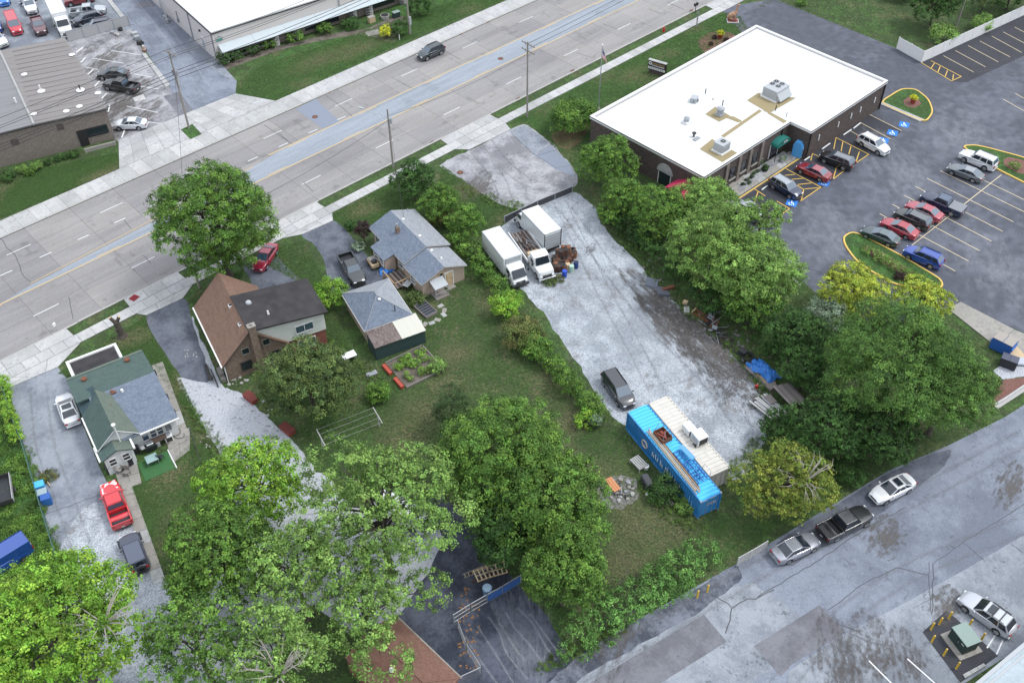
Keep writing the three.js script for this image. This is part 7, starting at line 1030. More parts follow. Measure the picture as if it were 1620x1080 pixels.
// hydrant, meter post, banner post, statue, planter
{ let t = thing('fire_hydrant', 'red fire hydrant on the grass strip by the road', 'fire hydrant', at(1050, 50)); part('barrel', [cyl(0.13, 0.16, 0.6, 0, 0.05, 0, 12), cyl(0.2, 0.2, 0.06, 0, 0, 0, 12)], M.red, t); part('bonnet', mv(new THREE.SphereGeometry(0.16, 12, 6, 0, 7, 0, 1.57), 0, 0.65, 0), M.red, t); for (const s of [1, -1]) part('outlet_cap', mv(new THREE.CylinderGeometry(0.07, 0.07, 0.14, 10).rotateX(Math.PI / 2), 0, 0.45, s * 0.18), M.red, t); part('pumper_cap', mv(new THREE.CylinderGeometry(0.09, 0.09, 0.14, 10).rotateZ(Math.PI / 2), 0.18, 0.4, 0), M.red, t);
  t = thing('double_post', 'dark post with two round heads at the drive corner', 'post', at(1100, 20)); part('post', cyl(0.05, 0.06, 1.3, 0, 0, 0, 8), M.darkTrim, t); for (const s of [1, -1]) part('post_head', rb(0.3, 0.5, 0.4, s * 0.28, 1.2, 0, 0, 0.1), M.darkTrim, t); part('post_bracket', bx(0.6, 0.08, 0.1, 0, 1.18, 0), M.darkTrim, t);
  t = thing('sign_post', 'tall grey sign seen edge on beside pavement', 'sign', at(1102, 42), 0.9); for (const s of [1, -1]) part('post', bx(0.08, 2.9, 0.08, s * 0.25, 0, 0), M.unitGrey, t); for (let k = 0; k < 6; k++) part('sign_panel', bx(0.5, 0.3, 0.05, 0, 0.75 + k * 0.36, 0), k % 2 ? M.darkTrim : M.walk, t);
  t = thing('animal_statue', 'tan long-necked animal statue on a red and white base', 'statue', at(1159, 33), -0.8); const C = [[-0.95, 0.45, 0.0, 0.05], [-0.75, 0.7, 0, 0.25], [-0.4, 0.95, 0, 0.42], [0.0, 1.15, 0, 0.46], [0.3, 1.45, 0, 0.34], [0.42, 1.9, 0, 0.2], [0.45, 2.35, 0, 0.15], [0.48, 2.7, 0, 0.15], [0.68, 2.78, 0, 0.12], [0.85, 2.72, 0, 0.07]];
  const gs = []; for (let i = 0; i < C.length - 1; i++) { gs.push(rod(V3(C[i][0], C[i][1], 0), V3(C[i + 1][0], C[i + 1][1], 0), C[i][3], C[i + 1][3], 12), mv(new THREE.SphereGeometry(C[i + 1][3], 12, 8), C[i + 1][0], C[i + 1][1], 0)); } for (const s of [1, -1]) gs.push(rod(V3(0.25, 1.2, s * 0.25), V3(0.4, 0.2, s * 0.28), 0.16, 0.09, 8), rod(V3(-0.5, 0.7, s * 0.35), V3(-0.05, 0.3, s * 0.4), 0.22, 0.1, 8), rod(V3(0.48, 2.8, s * 0.06), V3(0.42, 3.02, s * 0.12), 0.04, 0.015, 6));
  part('animal_body', gs, std([0.42, 0.25, 0.16], 0.7), t); part('base_kerb', rb(1.9, 0.22, 1.4, 0, 0, 0.25, 0, 0.05), M.walk, t); part('base_bed', [bx(1.6, 0.06, 1.1, 0, 0.2, 0.25), rb(0.5, 0.3, 0.4, 0.2, 0.22, 0.6)], std([0.2, 0.05, 0.045], 0.9), t);
  const pots = (px, py, l, y = 0) => { const q = thing('flower_pot', l, 'flower pot', at(px, py).setY(y)); part('pot', cyl(0.42, 0.3, 0.75, 0, 0, 0, 14), std([0.28, 0.045, 0.03], 0.7), q); leaves('flowers', foliage([{ c: V3(0, 0.95, 0), r: [0.55, 0.3, 0.55] }], PAL.gold, 0.16, px, { clump: 0.2, dens: 2 }), q); };
  pots(1139, 60, 'red pot of yellow flowers on the mulch by bank'); pots(1444, 164, 'red pot of yellow flowers on the small round island', 0.12);
  bush('dark small plant on bank mulch left of the flower pot', 'purple', 1131, 59, 0.35, 0.5, { leaf: 0.16, name: 'mulch_plant', cat: 'plant' }); bush('dark small plant alone in the middle of bank mulch', 'purple', 1125, 69, 0.3, 0.45, { leaf: 0.16, name: 'mulch_plant', cat: 'plant' }); bush('dark small plant on bank mulch right of the flower pot', 'purple', 1149, 63, 0.4, 0.5, { leaf: 0.16, name: 'mulch_plant', cat: 'plant' }); }
// white solid fence round the upper car park
function panelFence(label, path, h, step, pm, o = {}) {
  const t = thing(o.name || 'fence', label, 'fence', path[0].clone());
  for (let i = 0; i < path.length - 1; i++) { const a = path[i], b = path[i + 1], L = a.distanceTo(b), n = Math.max(1, Math.round(L / step)), ry = Math.atan2(-(b.z - a.z), b.x - a.x);
    for (let k = 0; k <= n; k++) { const p = a.clone().lerp(b, k / n).sub(path[0]); if (k < n || i === path.length - 2) part('fence_post', rb(0.12, h + 0.05, 0.12, p.x, 0, p.z, ry, 0.02, 1), o.post || pm, t); if (k < n) { const q = a.clone().lerp(b, (k + 0.5) / n).sub(path[0]); if (o.boards) for (let j = 0; j < o.boards; j++) { const w = (L / n - 0.12) / o.boards, v = V3(-(L / n) / 2 + 0.06 + (j + 0.5) * w, 0, 0).applyAxisAngle(V3(0, 1, 0), ry).add(q); part('picket', bx(w * (o.gap || 0.97), h - 0.1, 0.04, v.x, 0.06, v.z, ry), pm, t); } else part('fence_panel', rb(L / n - 0.1, h - 0.06, 0.05, q.x, 0.04, q.z, ry, 0.01, 1), pm, t); if (o.rail) part('rail', bx(L / n, 0.07, 0.07, q.x, h - 0.04, q.z, ry), o.post || pm, t); } } }
  return t;
}
panelFence('white solid panel fence bending round the upper car park stalls', [at(1419, 77), at(1458, 99), at(1640, 15), at(1760, -40)], 1.95, 2.4, M.white, { post: M.white });
panelFence('grey panel fence between old lot and truck yard', [at(108, 66), at(205, 40)], 1.7, 2.3, std([0.4, 0.4, 0.41], 0.8), { rail: 1, post: M.unitGrey }); panelFence('black screen fence across the head of the gravel yard', [at(798, 352), at(850, 327), at(905, 304)], 0.95, 2.6, std([0.05, 0.052, 0.06], 0.8), { rail: 1, post: M.unitGrey }); panelFence('white picket gate where the yard meets the alley', [at(1166, 895), at(1186, 884), at(1211, 869)], 1.3, 2.0, M.walk, { boards: 7, gap: 0.7, rail: 1 });
// chain-link: posts, rails and thin wire mesh
function chainFence(label, path, h, o = {}) {
  const t = thing('wire_fence', label, 'fence', path[0].clone()), m = o.m || M.galv;
  for (let i = 0; i < path.length - 1; i++) { const a = path[i], b = path[i + 1], L = a.distanceTo(b), n = Math.max(1, Math.round(L / 2.8)); const A = a.clone().sub(path[0]), B = b.clone().sub(path[0]); part('top_rail', rod(A.clone().setY(h), B.clone().setY(h), 0.035, 0.035, 8), m, t); if (o.mid) for (const y of [0.12, h * 0.55]) part('rail', rod(A.clone().setY(y), B.clone().setY(y), 0.03, 0.03, 6), m, t); for (let k = 0; k <= n; k++) { const p = A.clone().lerp(B, k / n); part('fence_post', cyl(0.045, 0.045, h + 0.05, p.x, 0, p.z, 8), m, t); }
    const g = [], d = 0.22; for (let s = -h; s < L; s += d) { const pt = (x, y) => A.clone().lerp(B, clamp(x / L)).setY(y); const x0 = Math.max(0, s), x1 = Math.min(L, s + h); if (x1 > x0) { g.push(rod(pt(x0, x0 - s), pt(x1, x1 - s), 0.006, 0.006, 3), rod(pt(x0, h - (x0 - s)), pt(x1, h - (x1 - s)), 0.006, 0.006, 3)); } } if (g.length) part('wire_mesh', g, m, t, { kind: 'stuff' }); if (o.cloth) part('screen_cloth', bx(L, h * 0.8, 0.015, (A.x + B.x) / 2, 0.1, (A.z + B.z) / 2, Math.atan2(-(B.z - A.z), B.x - A.x)), o.cloth, t); }
  return t;
}
const greenM = std([0.06, 0.13, 0.11], 0.6);
chainFence('dark green wire fence between left drive and ground cover', [at(8, 620), at(22, 668), at(38, 706), at(70, 815), at(95, 895), at(130, 990)], 1.4, { m: greenM });
chainFence('steel tube gate across the rear lot', [at(718, 985), at(745, 968), at(771, 953)], 1.3, { mid: 1 }); chainFence('wire fence with blue cloth right of the steel gate', [at(771, 953), at(795, 940), at(824, 922)], 1.3, { cloth: std([0.03, 0.1, 0.3], 0.8) }); chainFence('wire fence beside the rust roof shed', [at(725, 995), at(738, 1030), at(762, 1068), at(715, 1090)], 1.4, {});
// wheel stops
const wsG = 'wheel stops';
[[1363, 194, 1349, 205, 'white wheel stop in the first empty disabled bay'], [1348, 205, 1333.5, 215, 'white wheel stop behind the white suv'], [1314, 227, 1300, 237, 'white wheel stop behind the black suv by the bank wall'], [1281, 249, 1273.5, 254, 'white wheel stop by the dark red sedan'], [1214, 294.6, 1205.5, 301, 'white wheel stop by the navy suv'], [120, 84, 131, 76, 'wheel stop in the old lot nearest panel fence'], [127, 100, 135, 92, 'second wheel stop from the panel fence'], [138, 119, 147, 111, 'wheel stop beside the black sedan'], [149, 138, 157, 129, 'wheel stop beside the black pickup'], [160, 157, 169, 148, 'wheel stop just below the black pickup'], [171, 178, 173, 167, 'wheel stop by the roof corner of brick warehouse'], [192, 219, 197, 206, 'wheel stop below the white sedan of old lot']].forEach(([a, b, c, d, l]) => { const A = at(a, b), B = at(c, d), L = Math.min(2.0, Math.max(1.3, A.distanceTo(B))); const t = thing('wheel_stop', l, 'wheel stop', A.clone().lerp(B, 0.5).setY(0.018), dirTo([a, b], [c, d]), wsG); part('stop_block', rb(L, 0.14, 0.17, 0, 0, 0, 0, 0.05), M.trim, t); part('pin', [cyl(0.02, 0.02, 0.02, L * 0.35, 0.135, 0, 6), cyl(0.02, 0.02, 0.02, -L * 0.35, 0.135, 0, 6)], M.darkTrim, t); });
// donation box, hoop and planters by the bank door
{ let t = thing('donation_box', 'light blue donation box beside the bank entrance corner', 'box', at(1262, 246), bt + 0.15); part('box_body', rb(1.4, 1.7, 1.3, 0, 0.13, 0, 0, 0.06), M.plasticBlue, t); part('box_top', [prism([[-0.65, 1.83], [-0.45, 2.35], [0.25, 2.35], [0.65, 1.83]], -0.7, 0.7)].flat(), M.plasticBlue, t); part('chute', bx(0.8, 0.35, 0.06, 0, 1.3, 0.66), std([0.3, 0.55, 0.8], 0.5), t); part('notice', bx(0.55, 0.4, 0.02, 0, 0.65, 0.66), M.walk, t);
  t = thing('hoop', 'white arched hoop in the bank planting strip', 'hoop', at(1205, 260), 0.4); part('arch_tube', mv(new THREE.TorusGeometry(0.75, 0.06, 8, 20, Math.PI), 0, 0.1, 0), M.walk, t); part('foot', [cyl(0.1, 0.12, 0.12, 0.75, 0, 0, 8), cyl(0.1, 0.12, 0.12, -0.75, 0, 0, 8)], M.unitGrey, t);
  [[1247, 232, 'white bollard lamp in the corner recess of the bank'], [1170, 281, 'white bollard lamp at the low end of bank planting']].forEach(([x, y, l]) => { const b = thing('bollard_lamp', l, 'lamp post', at(x, y)); part('post', cyl(0.09, 0.09, 1.1, 0, 0, 0, 10), M.walk, b); part('cap', cyl(0.12, 0.12, 0.12, 0, 1.1, 0, 10), M.darkTrim, b); });
  [[1210, 271, 0.45, 'round dark shrub tub left of the canopy post'], [1238, 256, 0.45, 'round pale flower tub right of the canopy post'], [1202, 262, 0.35, 'small dark tub under the white hoop']].forEach(([x, y, r, l], i) => { const q = thing('tub_planter', l, 'planter', at(x, y).setY(0.13)); part('tub', cyl(r, r * 0.8, 0.45, 0, 0, 0, 12), i === 1 ? M.walk : M.plasticDark, q); leaves('plant_foliage', foliage([{ c: V3(0, 0.6, 0), r: [r, 0.3, r] }], i === 1 ? PAL.grey : PAL.dark, 0.16, 50 + x, { clump: 0.18, dens: 1.6 }), q); });
  sheet('stone_bed', P2([[1166, 298], [1205, 262], [1240, 240], [1250, 247], [1210, 275], [1172, 305]]), 0.16, M.oldLot, bankWalk);
  const row = 'small dark plants along the bank wall'; [[1176, 291], [1182, 284], [1190, 280], [1192, 274], [1199, 271], [1207, 266], [1185, 289]].forEach(([x, y], i) => bush(['lowest small dark plant of the bank wall row', 'second small dark plant from the low end of bank wall row', 'third small dark plant from low end along bank wall', 'fourth small dark plant from low end along bank wall', 'fifth small dark plant from low end along bank wall', 'small dark plant nearest the canopy in bank wall row', 'small dark plant on the walk side of the bank wall row'][i], 'conifer', x, y, 0.3, 0.5, { leaf: 0.14, n: 2, name: 'small_plant', cat: 'plant', group: row })); }
// log by the lot edge, litter
{ const t = thing('landscape_timber', 'pale broken timber on the grass at lot edge', 'timber', at(1255, 443), dirTo([1247, 435], [1262, 448])); part('timber', rb(2.4, 0.2, 0.25, 0, 0, 0, 0, 0.05), M.walk3, t); part('timber', rb(1.6, 0.16, 0.2, 0.3, 0, 0.5, 0.2, 0.05), M.woodGrey, t); }
// dumpsters and bits at the bin pad
{ let t = thing('dumpster', 'large blue dumpster with tan lids on the bin pad', 'dumpster', at(1585, 551), dirTo([1570, 545], [1592, 556])); part('bin_body', [...prism([[-0.95, 0.15], [-1.05, 1.15], [0.75, 1.45], [0.95, 0.15]], -1.1, 1.1)], M.binBlue, t); for (const s of [0, 1]) part('lid', poly3(up(vs([[-1.08 + s * 1.1, 1.2, -1.1], [-0.04 + s * 1.1, 1.2, -1.1], [-0.04 + s * 1.1, 1.52, 0.78], [-1.08 + s * 1.1, 1.52, 0.78]])), 0.05), std([0.3, 0.27, 0.24], 0.7), t); for (const s of [1, -1]) part('side_pocket', bx(0.12, 0.2, 1.3, s * 1.15, 0.75, 0), std([0.03, 0.13, 0.4], 0.5), t);
  t = thing('dumpster', 'smaller black dumpster below the blue one', 'dumpster', at(1594, 578), dirTo([1582, 572], [1604, 580])); part('bin_body', prism([[-0.6, 0.12], [-0.7, 1.0], [0.55, 1.15], [0.6, 0.12]], -0.85, 0.85), M.plasticDark, t); for (const s of [0, 1]) part('lid', poly3(up(vs([[-0.84 + s * 0.86, 1.03, -0.72], [-0.02 + s * 0.86, 1.03, -0.72], [-0.02 + s * 0.86, 1.2, 0.58], [-0.84 + s * 0.86, 1.2, 0.58]])), 0.04), std([0.06, 0.065, 0.1], 0.5), t);
  t = thing('plywood_sheet', 'tan sheet of plywood lying beside the dumpsters', 'plywood', at(1608, 560).setY(0.11), -0.5); part('sheet', rb(1.4, 0.05, 2.3, 0, 0.0, 0, 0.0, 0.01, 1), M.woodPale, t); t = thing('mattress', 'pale grey mattress at the right edge below plywood', 'mattress', at(1618, 574).setY(0.11), 0.7); part('pad', rb(1.1, 0.25, 2.0, 0, 0, 0, 0, 0.1), std([0.4, 0.43, 0.5], 0.9), t); part('edge_piping', rb(1.12, 0.04, 2.02, 0, 0.12, 0, 0, 0.02), M.walk, t);
  bush('pink and green shrub at the red mulch bed corner', 'brown', 1570, 603, 0.9, 0.9, { leaf: 0.18 }); }
// alley: bollards, transformer
[[1103, 945, 'yellow bollard at the alley hedge, left of two'], [1119, 936, 'yellow bollard at the alley hedge, right of two'], [1473, 996, 'yellow bollard, leftmost in the transformer yard row'], [1486, 988, 'yellow bollard second in the transformer yard upper row'], [1501, 979, 'yellow bollard nearest the silver wagon front'], [1533, 991, 'yellow bollard behind the transformer by wagon side'], [1553, 1012, 'yellow bollard behind the transformer by wagon rear'], [1474, 1016, 'yellow bollard left of the transformer'], [1493, 1037, 'yellow bollard below the transformer front'], [1513, 1058, 'yellow bollard nearest the picture bottom edge']].forEach(([x, y, l]) => { const t = thing('bollard', l, 'bollard', at(x, y).setY(0.015), 0, 'yellow bollards'); part('post', cyl(0.085, 0.085, 1.05, 0, 0, 0, 12), M.bollard, t); part('cap', mv(new THREE.SphereGeometry(0.085, 12, 6, 0, 7, 0, 1.57), 0, 1.05, 0), M.kerbYellow, t); part('collar', cyl(0.1, 0.1, 0.03, 0, 0, 0, 12), M.kerb, t); });
{ const t = thing('transformer', 'green transformer box with grey-green lid on concrete pad', 'transformer', at(1521, 1018), dirTo([1498, 1008], [1521, 1038])); part('pad', rb(2.6, 0.14, 2.3, 0, 0.02, 0, 0, 0.03, 1), M.oldWalk, t); part('cabinet', rb(1.9, 1.35, 1.4, 0, 0.16, 0, 0, 0.04), M.greenBox, t); part('lid', rb(1.98, 0.08, 1.5, 0, 1.5, 0, 0, 0.03), M.greenLid, t); part('door_seam', [bx(0.02, 1.2, 0.02, 0, 0.2, 0.705), bx(0.02, 1.2, 0.02, 0, 0.2, -0.705)], M.black, t); part('warning_label', bx(0.3, 0.14, 0.015, 0.55, 1.1, 0.706), M.walk, t); part('handle', bx(0.05, 0.2, 0.06, 0.1, 0.8, 0.72), M.unitGrey, t); }
// ---- shipping containers
function container(label, f, L, W2, H2, z0, m, roofMat, o = {}) {
  const t = thing('shipping_container', label, 'shipping container', f.p, f.turn); const zc = z0 - W2 / 2;
  const corr = (n, amp) => { const pts = []; const st = L / n; for (let k = 0; k < n; k++) pts.push([k * st, 0], [k * st + st * 0.36, 0], [k * st + st * 0.5, amp], [k * st + st * 0.86, amp]); pts.push([L, 0]); return pts; };
  const cp = corr(36, 0.06); const side = (z, s) => { const g = []; for (let i = 0; i < cp.length - 1; i++) { const [x0, d0] = cp[i], [x1, d1] = cp[i + 1]; const P = vs([[x0, 0.15, z - s * d0], [x1, 0.15, z - s * d1], [x1, H2 - 0.12, z - s * d1], [x0, H2 - 0.12, z - s * d0]]); g.push(poly3(s > 0 ? P : P.reverse(), 0)); } return g; };
  part('side_panel', side(z0 - 0.03, 1), m, t); part('side_panel', side(z0 - W2 + 0.03, -1), m, t);
  const cr = corr(o.roofN || 30, 0.085), rg = []; for (let i = 0; i < cr.length - 1; i++) { const [x0, d0] = cr[i], [x1, d1] = cr[i + 1]; rg.push(poly3(up(vs([[x0, H2 - 0.005 - d0, z0 - 0.1], [x1, H2 - 0.005 - d1, z0 - 0.1], [x1, H2 - 0.005 - d1, z0 - W2 + 0.1], [x0, H2 - 0.005 - d0, z0 - W2 + 0.1]])), 0)); } part('roof_panel', rg, roofMat, t);
  for (const z of [z0 - 0.06, z0 - W2 + 0.06]) { part('top_rail', rb(L, 0.13, 0.12, L / 2, H2 - 0.13, z, 0, 0.02, 1), m, t); part('bottom_rail', rb(L, 0.16, 0.12, L / 2, 0.02, z, 0, 0.02, 1), m, t); }
  for (const x of [0.06, L - 0.06]) { for (const z of [z0 - 0.075, z0 - W2 + 0.075]) { part('corner_post', bx(0.16, H2 - 0.3, 0.15, x, 0.15, z), m, t); part('corner_casting', [bx(0.18, 0.13, 0.17, x, H2 - 0.118, z), bx(0.18, 0.13, 0.17, x, 0.01, z)], M.unitGrey, t); } part('end_header', bx(0.12, 0.2, W2 - 0.3, x, H2 - 0.22, zc), m, t); }
  part('end_wall', bx(0.05, H2 - 0.3, W2 - 0.3, 0.1, 0.12, zc), m, t); for (const s of [1, -1]) { part('end_door', bx(0.05, H2 - 0.3, W2 / 2 - 0.17, L - 0.12, 0.12, zc + s * (W2 / 4 - 0.08)), m, t); part('lock_rod', [rod(V3(L - 0.05, 0.1, zc + s * 0.35), V3(L - 0.05, H2 - 0.15, zc + s * 0.35), 0.02), rod(V3(L - 0.05, 0.1, zc + s * 0.85), V3(L - 0.05, H2 - 0.15, zc + s * 0.85), 0.02)], M.unitGrey, t); }
  return t;
}
const P8 = (x, y) => [960 + x * 240 / 1178, 600 + y * 220 / 1080], cf = frame(P8(160, 255), P8(735, 960), 2.6);
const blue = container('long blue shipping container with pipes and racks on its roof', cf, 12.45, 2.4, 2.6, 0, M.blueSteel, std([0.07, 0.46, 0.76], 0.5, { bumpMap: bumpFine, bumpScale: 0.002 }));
{ const font = await new FontLoader().loadAsync('fonts/droid/droid_sans_bold.typeface.json'); const txt = (s, h) => { const g = new TextGeometry(s, { font, size: h, depth: 0.012, curveSegments: 4 }); g.computeBoundingBox(); return g; };
  part('side_emblem', [mv(new THREE.TorusGeometry(0.42, 0.1, 6, 20), 3.35, 1.25, 0.005), mv(bx(0.3, 0.08, 0.02), 3.45, 1.1, 0.01)], M.walk, blue);
  const ink = std([0.6, 0.66, 0.72], 0.7), mk = []; [[4.7, 0.55], [4.95, 0.35], [5.3, 0.7], [5.55, 0.5], [6.1, 0.75], [6.4, 0.4], [6.9, 0.7], [7.2, 0.75], [7.75, 0.5], [8.0, 0.7], [8.5, 0.6], [8.8, 0.35], [9.2, 0.7]].forEach(([x, h], k) => mk.push(mv(bx(0.13, h, 0.02), x, 0.95, 0.0, 0, 0, (k % 3 - 1) * 0.12))); part('side_lettering', mk, ink, blue, { kind: 'stuff' });
  part('end_lettering', mv(txt('con', 0.42), 12.42, 1.5, -0.85, Math.PI / 2), M.walk, blue); part('end_lettering', [mv(bx(0.5, 0.06, 0.02), 12.46, 2.47, -0.5, Math.PI / 2), mv(bx(0.7, 0.06, 0.02), 12.46, 2.5, -1.4, Math.PI / 2)], M.walk, blue, { kind: 'stuff' }); part('end_lettering', [mv(bx(0.1, 0.9, 0.02), 10.9, 0.8, 0.0), mv(bx(0.1, 0.9, 0.02), 11.3, 0.6, 0.0)], std([0.2, 0.45, 0.75], 0.6), blue, { kind: 'stuff' }); }
const white2 = container('cream white shipping container with rust streaks beside the blue one', cf, 10.4, 2.35, 2.58, -2.5, std([0.5, 0.47, 0.42], 0.6), std(0xffffff, 0.65, { map: tex(6, (i, x, y, o) => { const ru = smooth(0.66, 0.9, f64[i] * 0.4 + streak2[i] * 0.6) * 0.6, a = 0.9 + 0.15 * f16[i]; mix3(o, [0.56 * a, 0.54 * a, 0.5 * a], [0.34, 0.22, 0.13], ru); }, { size: 512 }) }), { roofN: 22 });
{ const L2W = (x, y, z) => { blue.updateMatrixWorld(true); return blue.localToWorld(V3(x, y, z)); }; const on = (n, l, c, x, z, turn = 0, y = 2.6) => thing(n, l, c, L2W(x, y, z), cf.turn + turn);
  let t = on('air_conditioner', 'white air conditioner on the cream container, upper one', 'air conditioner', 4.95, -3.9); part('cabinet', rb(1.15, 0.75, 0.9, 0, 0.08, 0, 0, 0.03), M.white, t); part('coil_face', bx(0.03, 0.55, 0.75, 0.58, 0.15, 0), M.darkTrim, t); part('foot_rail', [bx(1.1, 0.08, 0.08, 0, 0, 0.35), bx(1.1, 0.08, 0.08, 0, 0, -0.35)], M.unitGrey, t);
  t = on('air_conditioner', 'white air conditioner on cream container, lower and bigger one', 'air conditioner', 6.35, -4.1); part('cabinet', rb(1.3, 0.95, 1.15, 0, 0.1, 0, 0, 0.03), M.white, t); part('coil_face', bx(0.03, 0.7, 0.95, 0.66, 0.2, 0), M.black, t); part('louvre_panel', [0, 1, 2, 3].map((k) => bx(1.0, 0.06, 0.03, 0, 0.3 + k * 0.16, 0.585)), M.unitGrey, t); part('bracket', [bx(0.1, 0.4, 0.1, 0.5, 0, 0.75), bx(0.5, 0.08, 0.08, 0.3, 0.05, 0.75)], M.black, t);
  t = on('steel_basket', 'rusty open basket with hoop handles on the blue container', 'basket', 4.35, -1.25, 0.05); part('basket_floor', bx(1.5, 0.05, 1.15, 0, 0.02, 0), M.woodDark, t); part('basket_side', [bx(1.5, 0.5, 0.05, 0, 0.02, 0.58), bx(1.5, 0.5, 0.05, 0, 0.02, -0.58), bx(0.05, 0.5, 1.15, 0.75, 0.02, 0), bx(0.05, 0.5, 1.15, -0.75, 0.02, 0)], M.rust, t); part('basket_load', [mv(bx(1.1, 0.12, 0.15), 0, 0.2, 0.1, 0.4), mv(bx(0.9, 0.12, 0.15), 0.1, 0.26, -0.2, -0.5), mv(bx(0.5, 0.2, 0.3), -0.3, 0.1, -0.2, 0.2)], M.woodRed, t); for (const s of [1, -1]) part('hoop_handle', [rod(V3(s * 0.7, 0.5, 0.55), V3(s * 0.55, 1.6, 0.2), 0.025), rod(V3(s * 0.55, 1.6, 0.2), V3(s * 0.55, 1.6, -0.35), 0.025), rod(V3(s * 0.55, 1.6, -0.35), V3(s * 0.7, 0.5, -0.55), 0.025)], M.unitGrey, t);
  const pl = [[0.45, 3.2, 11.2, 0.07, M.woodPale, 'tan pipe lying outermost on blue container roof'], [0.62, 2.9, 11.5, 0.06, M.walk, 'white pipe lying second from outer edge of blue roof'], [0.8, 3.6, 11.3, 0.07, M.wood, 'brown pole lying third on the blue container roof'], [0.95, 4.2, 11.0, 0.05, M.rust, 'thin rusty bar lying innermost of the roof pipes'], [0.28, 3.0, 11.6, 0.05, M.barkPale, 'grey pipe closest to the blue container roof edge']]; pl.forEach(([z, a, b, r, m, l]) => { const q = on('roof_pipe', l, 'pipe', (a + b) / 2, -z); part('pipe', rod(V3(-(b - a) / 2, r + 0.06, 0), V3((b - a) / 2, r + 0.06, 0.12), r, r, 8), m, q); part('pipe_end', [rod(V3(-(b - a) / 2, r + 0.06, 0), V3(-(b - a) / 2 + 0.06, r + 0.06, 0), r * 1.25, r * 1.25, 8), rod(V3((b - a) / 2 - 0.06, r + 0.06, 0.12), V3((b - a) / 2, r + 0.06, 0.12), r * 1.25, r * 1.25, 8)], M.orange, q); });
  t = on('steel_rack', 'tangled blue steel rack frames on the blue container roof', 'rack', 8.6, -1.55); const bm = std([0.02, 0.1, 0.36], 0.5); for (let k = 0; k < 9; k++) part('rack_bar', bx(0.06, 0.06, 1.1, -1.9 + k * 0.45, 0.22 + (k % 3) * 0.06, 0.1, (k % 4 - 1.5) * 0.06), bm, t); for (const z of [-0.5, 0, 0.55]) part('rack_beam', bx(4.2, 0.08, 0.07, 0, 0.14, z, 0.03 * z), bm, t); part('rack_panel', bx(1.9, 0.05, 0.5, -1.3, 0.5, -0.45, 0.08), std([0.1, 0.3, 0.6], 0.5), t); for (const [x, z] of [[0.2, 0.2], [1.3, -0.3], [1.8, 0.3]]) part('rack_frame', [bx(0.9, 0.06, 0.05, x, 0.6, z), bx(0.9, 0.06, 0.05, x, 0.6, z + 0.5), bx(0.05, 0.5, 0.05, x - 0.42, 0.12, z), bx(0.05, 0.5, 0.05, x + 0.42, 0.12, z + 0.5), bx(0.05, 0.06, 0.5, x - 0.42, 0.62, z + 0.25)], bm, t); part('rack_hoop', [rod(V3(0.9, 0.3, -0.6), V3(1.0, 1.1, -0.75), 0.02), rod(V3(1.0, 1.1, -0.75), V3(2.0, 1.1, -0.75), 0.02), rod(V3(2.0, 1.1, -0.75), V3(2.1, 0.3, -0.6), 0.02)], M.unitGrey, t); }
// ---- barrels behind the trucks
{ const c0 = at(882, 404), c1 = at(915, 420), dx = V3().subVectors(at(905, 402), c0), dz = V3().subVectors(at(872, 432), c0), rr = rng(321); let n = 0; const G2 = 'rusty barrels heaped behind the trucks';
  const drum = (p, y, m, label, group, open, tilt) => { const t = thing('barrel', label, 'barrel', V3(p.x, 0.01 + y, p.z), rr() * 6, group); if (tilt) t.rotation.z = tilt; part('drum', [cyl(0.285, 0.285, 0.86, 0, 0, 0, 16), ...[0.02, 0.3, 0.58, 0.84].map((h) => mv(new THREE.TorusGeometry(0.29, 0.018, 6, 16).rotateX(Math.PI / 2), 0, h, 0))], m, t); part(open ? 'opening' : 'lid', open ? cyl(0.25, 0.25, 0.02, 0, 0.855, 0, 14) : [cyl(0.26, 0.26, 0.025, 0, 0.855, 0, 14), cyl(0.04, 0.04, 0.03, 0.14, 0.87, 0, 6)], open ? M.black : m, t); };
  const rust = [M.rust, std([0.1, 0.045, 0.03], 0.9), std([0.07, 0.04, 0.032], 0.9), std([0.2, 0.09, 0.05], 0.9)];
  for (let i = 0; i < 7; i++) for (let j = 0; j < 6; j++) { const u = (i + (j % 2) * 0.5) / 6.2, v = j / 5.2; if (u + v * 0.5 > 1.28 || (u < 0.1 && v > 0.7)) continue; const p = c0.clone().addScaledVector(dx, u * 1.15).addScaledVector(dz, v * 0.95).add(V3((rr() - 0.5) * 0.12, 0, (rr() - 0.5) * 0.12)); drum(p, 0, rust[Math.floor(rr() * 4)], 'rusty brown steel barrel in the heap behind the white trucks', G2, rr() < 0.65); n++; if (i > 0 && i < 4 && j > 0 && j < 3) drum(p.clone().add(V3(0.25, 0, 0.2)), 0.88, rust[Math.floor(rr() * 4)], 'rusty brown steel barrel lying on top of the heap', 'rusty barrels on top of the heap', rr() < 0.5, 0.12); }
  drum(at(893, 437), 0, std([0.02, 0.07, 0.45], 0.5), 'bright blue barrel at the low corner of the heap', null, false); drum(at(904, 429), 0, std([0.35, 0.5, 0.42], 0.5), 'pale green and white barrel at the heap edge', null, false); drum(at(911, 423), 0, std([0.02, 0.05, 0.2], 0.5), 'dark blue barrel at the right end of the heap', null, true); drum(at(898, 426), 0, M.woodPale, 'tan barrel just behind pale green barrel', null, false);
  bush('weedy tufts under the flatbed truck nose', 'olive', 870, 447, 0.8, 0.5, { leaf: 0.2 }); bush('weedy tufts beside the bright blue barrel', 'brown', 884, 441, 0.7, 0.5, { leaf: 0.2 }); }
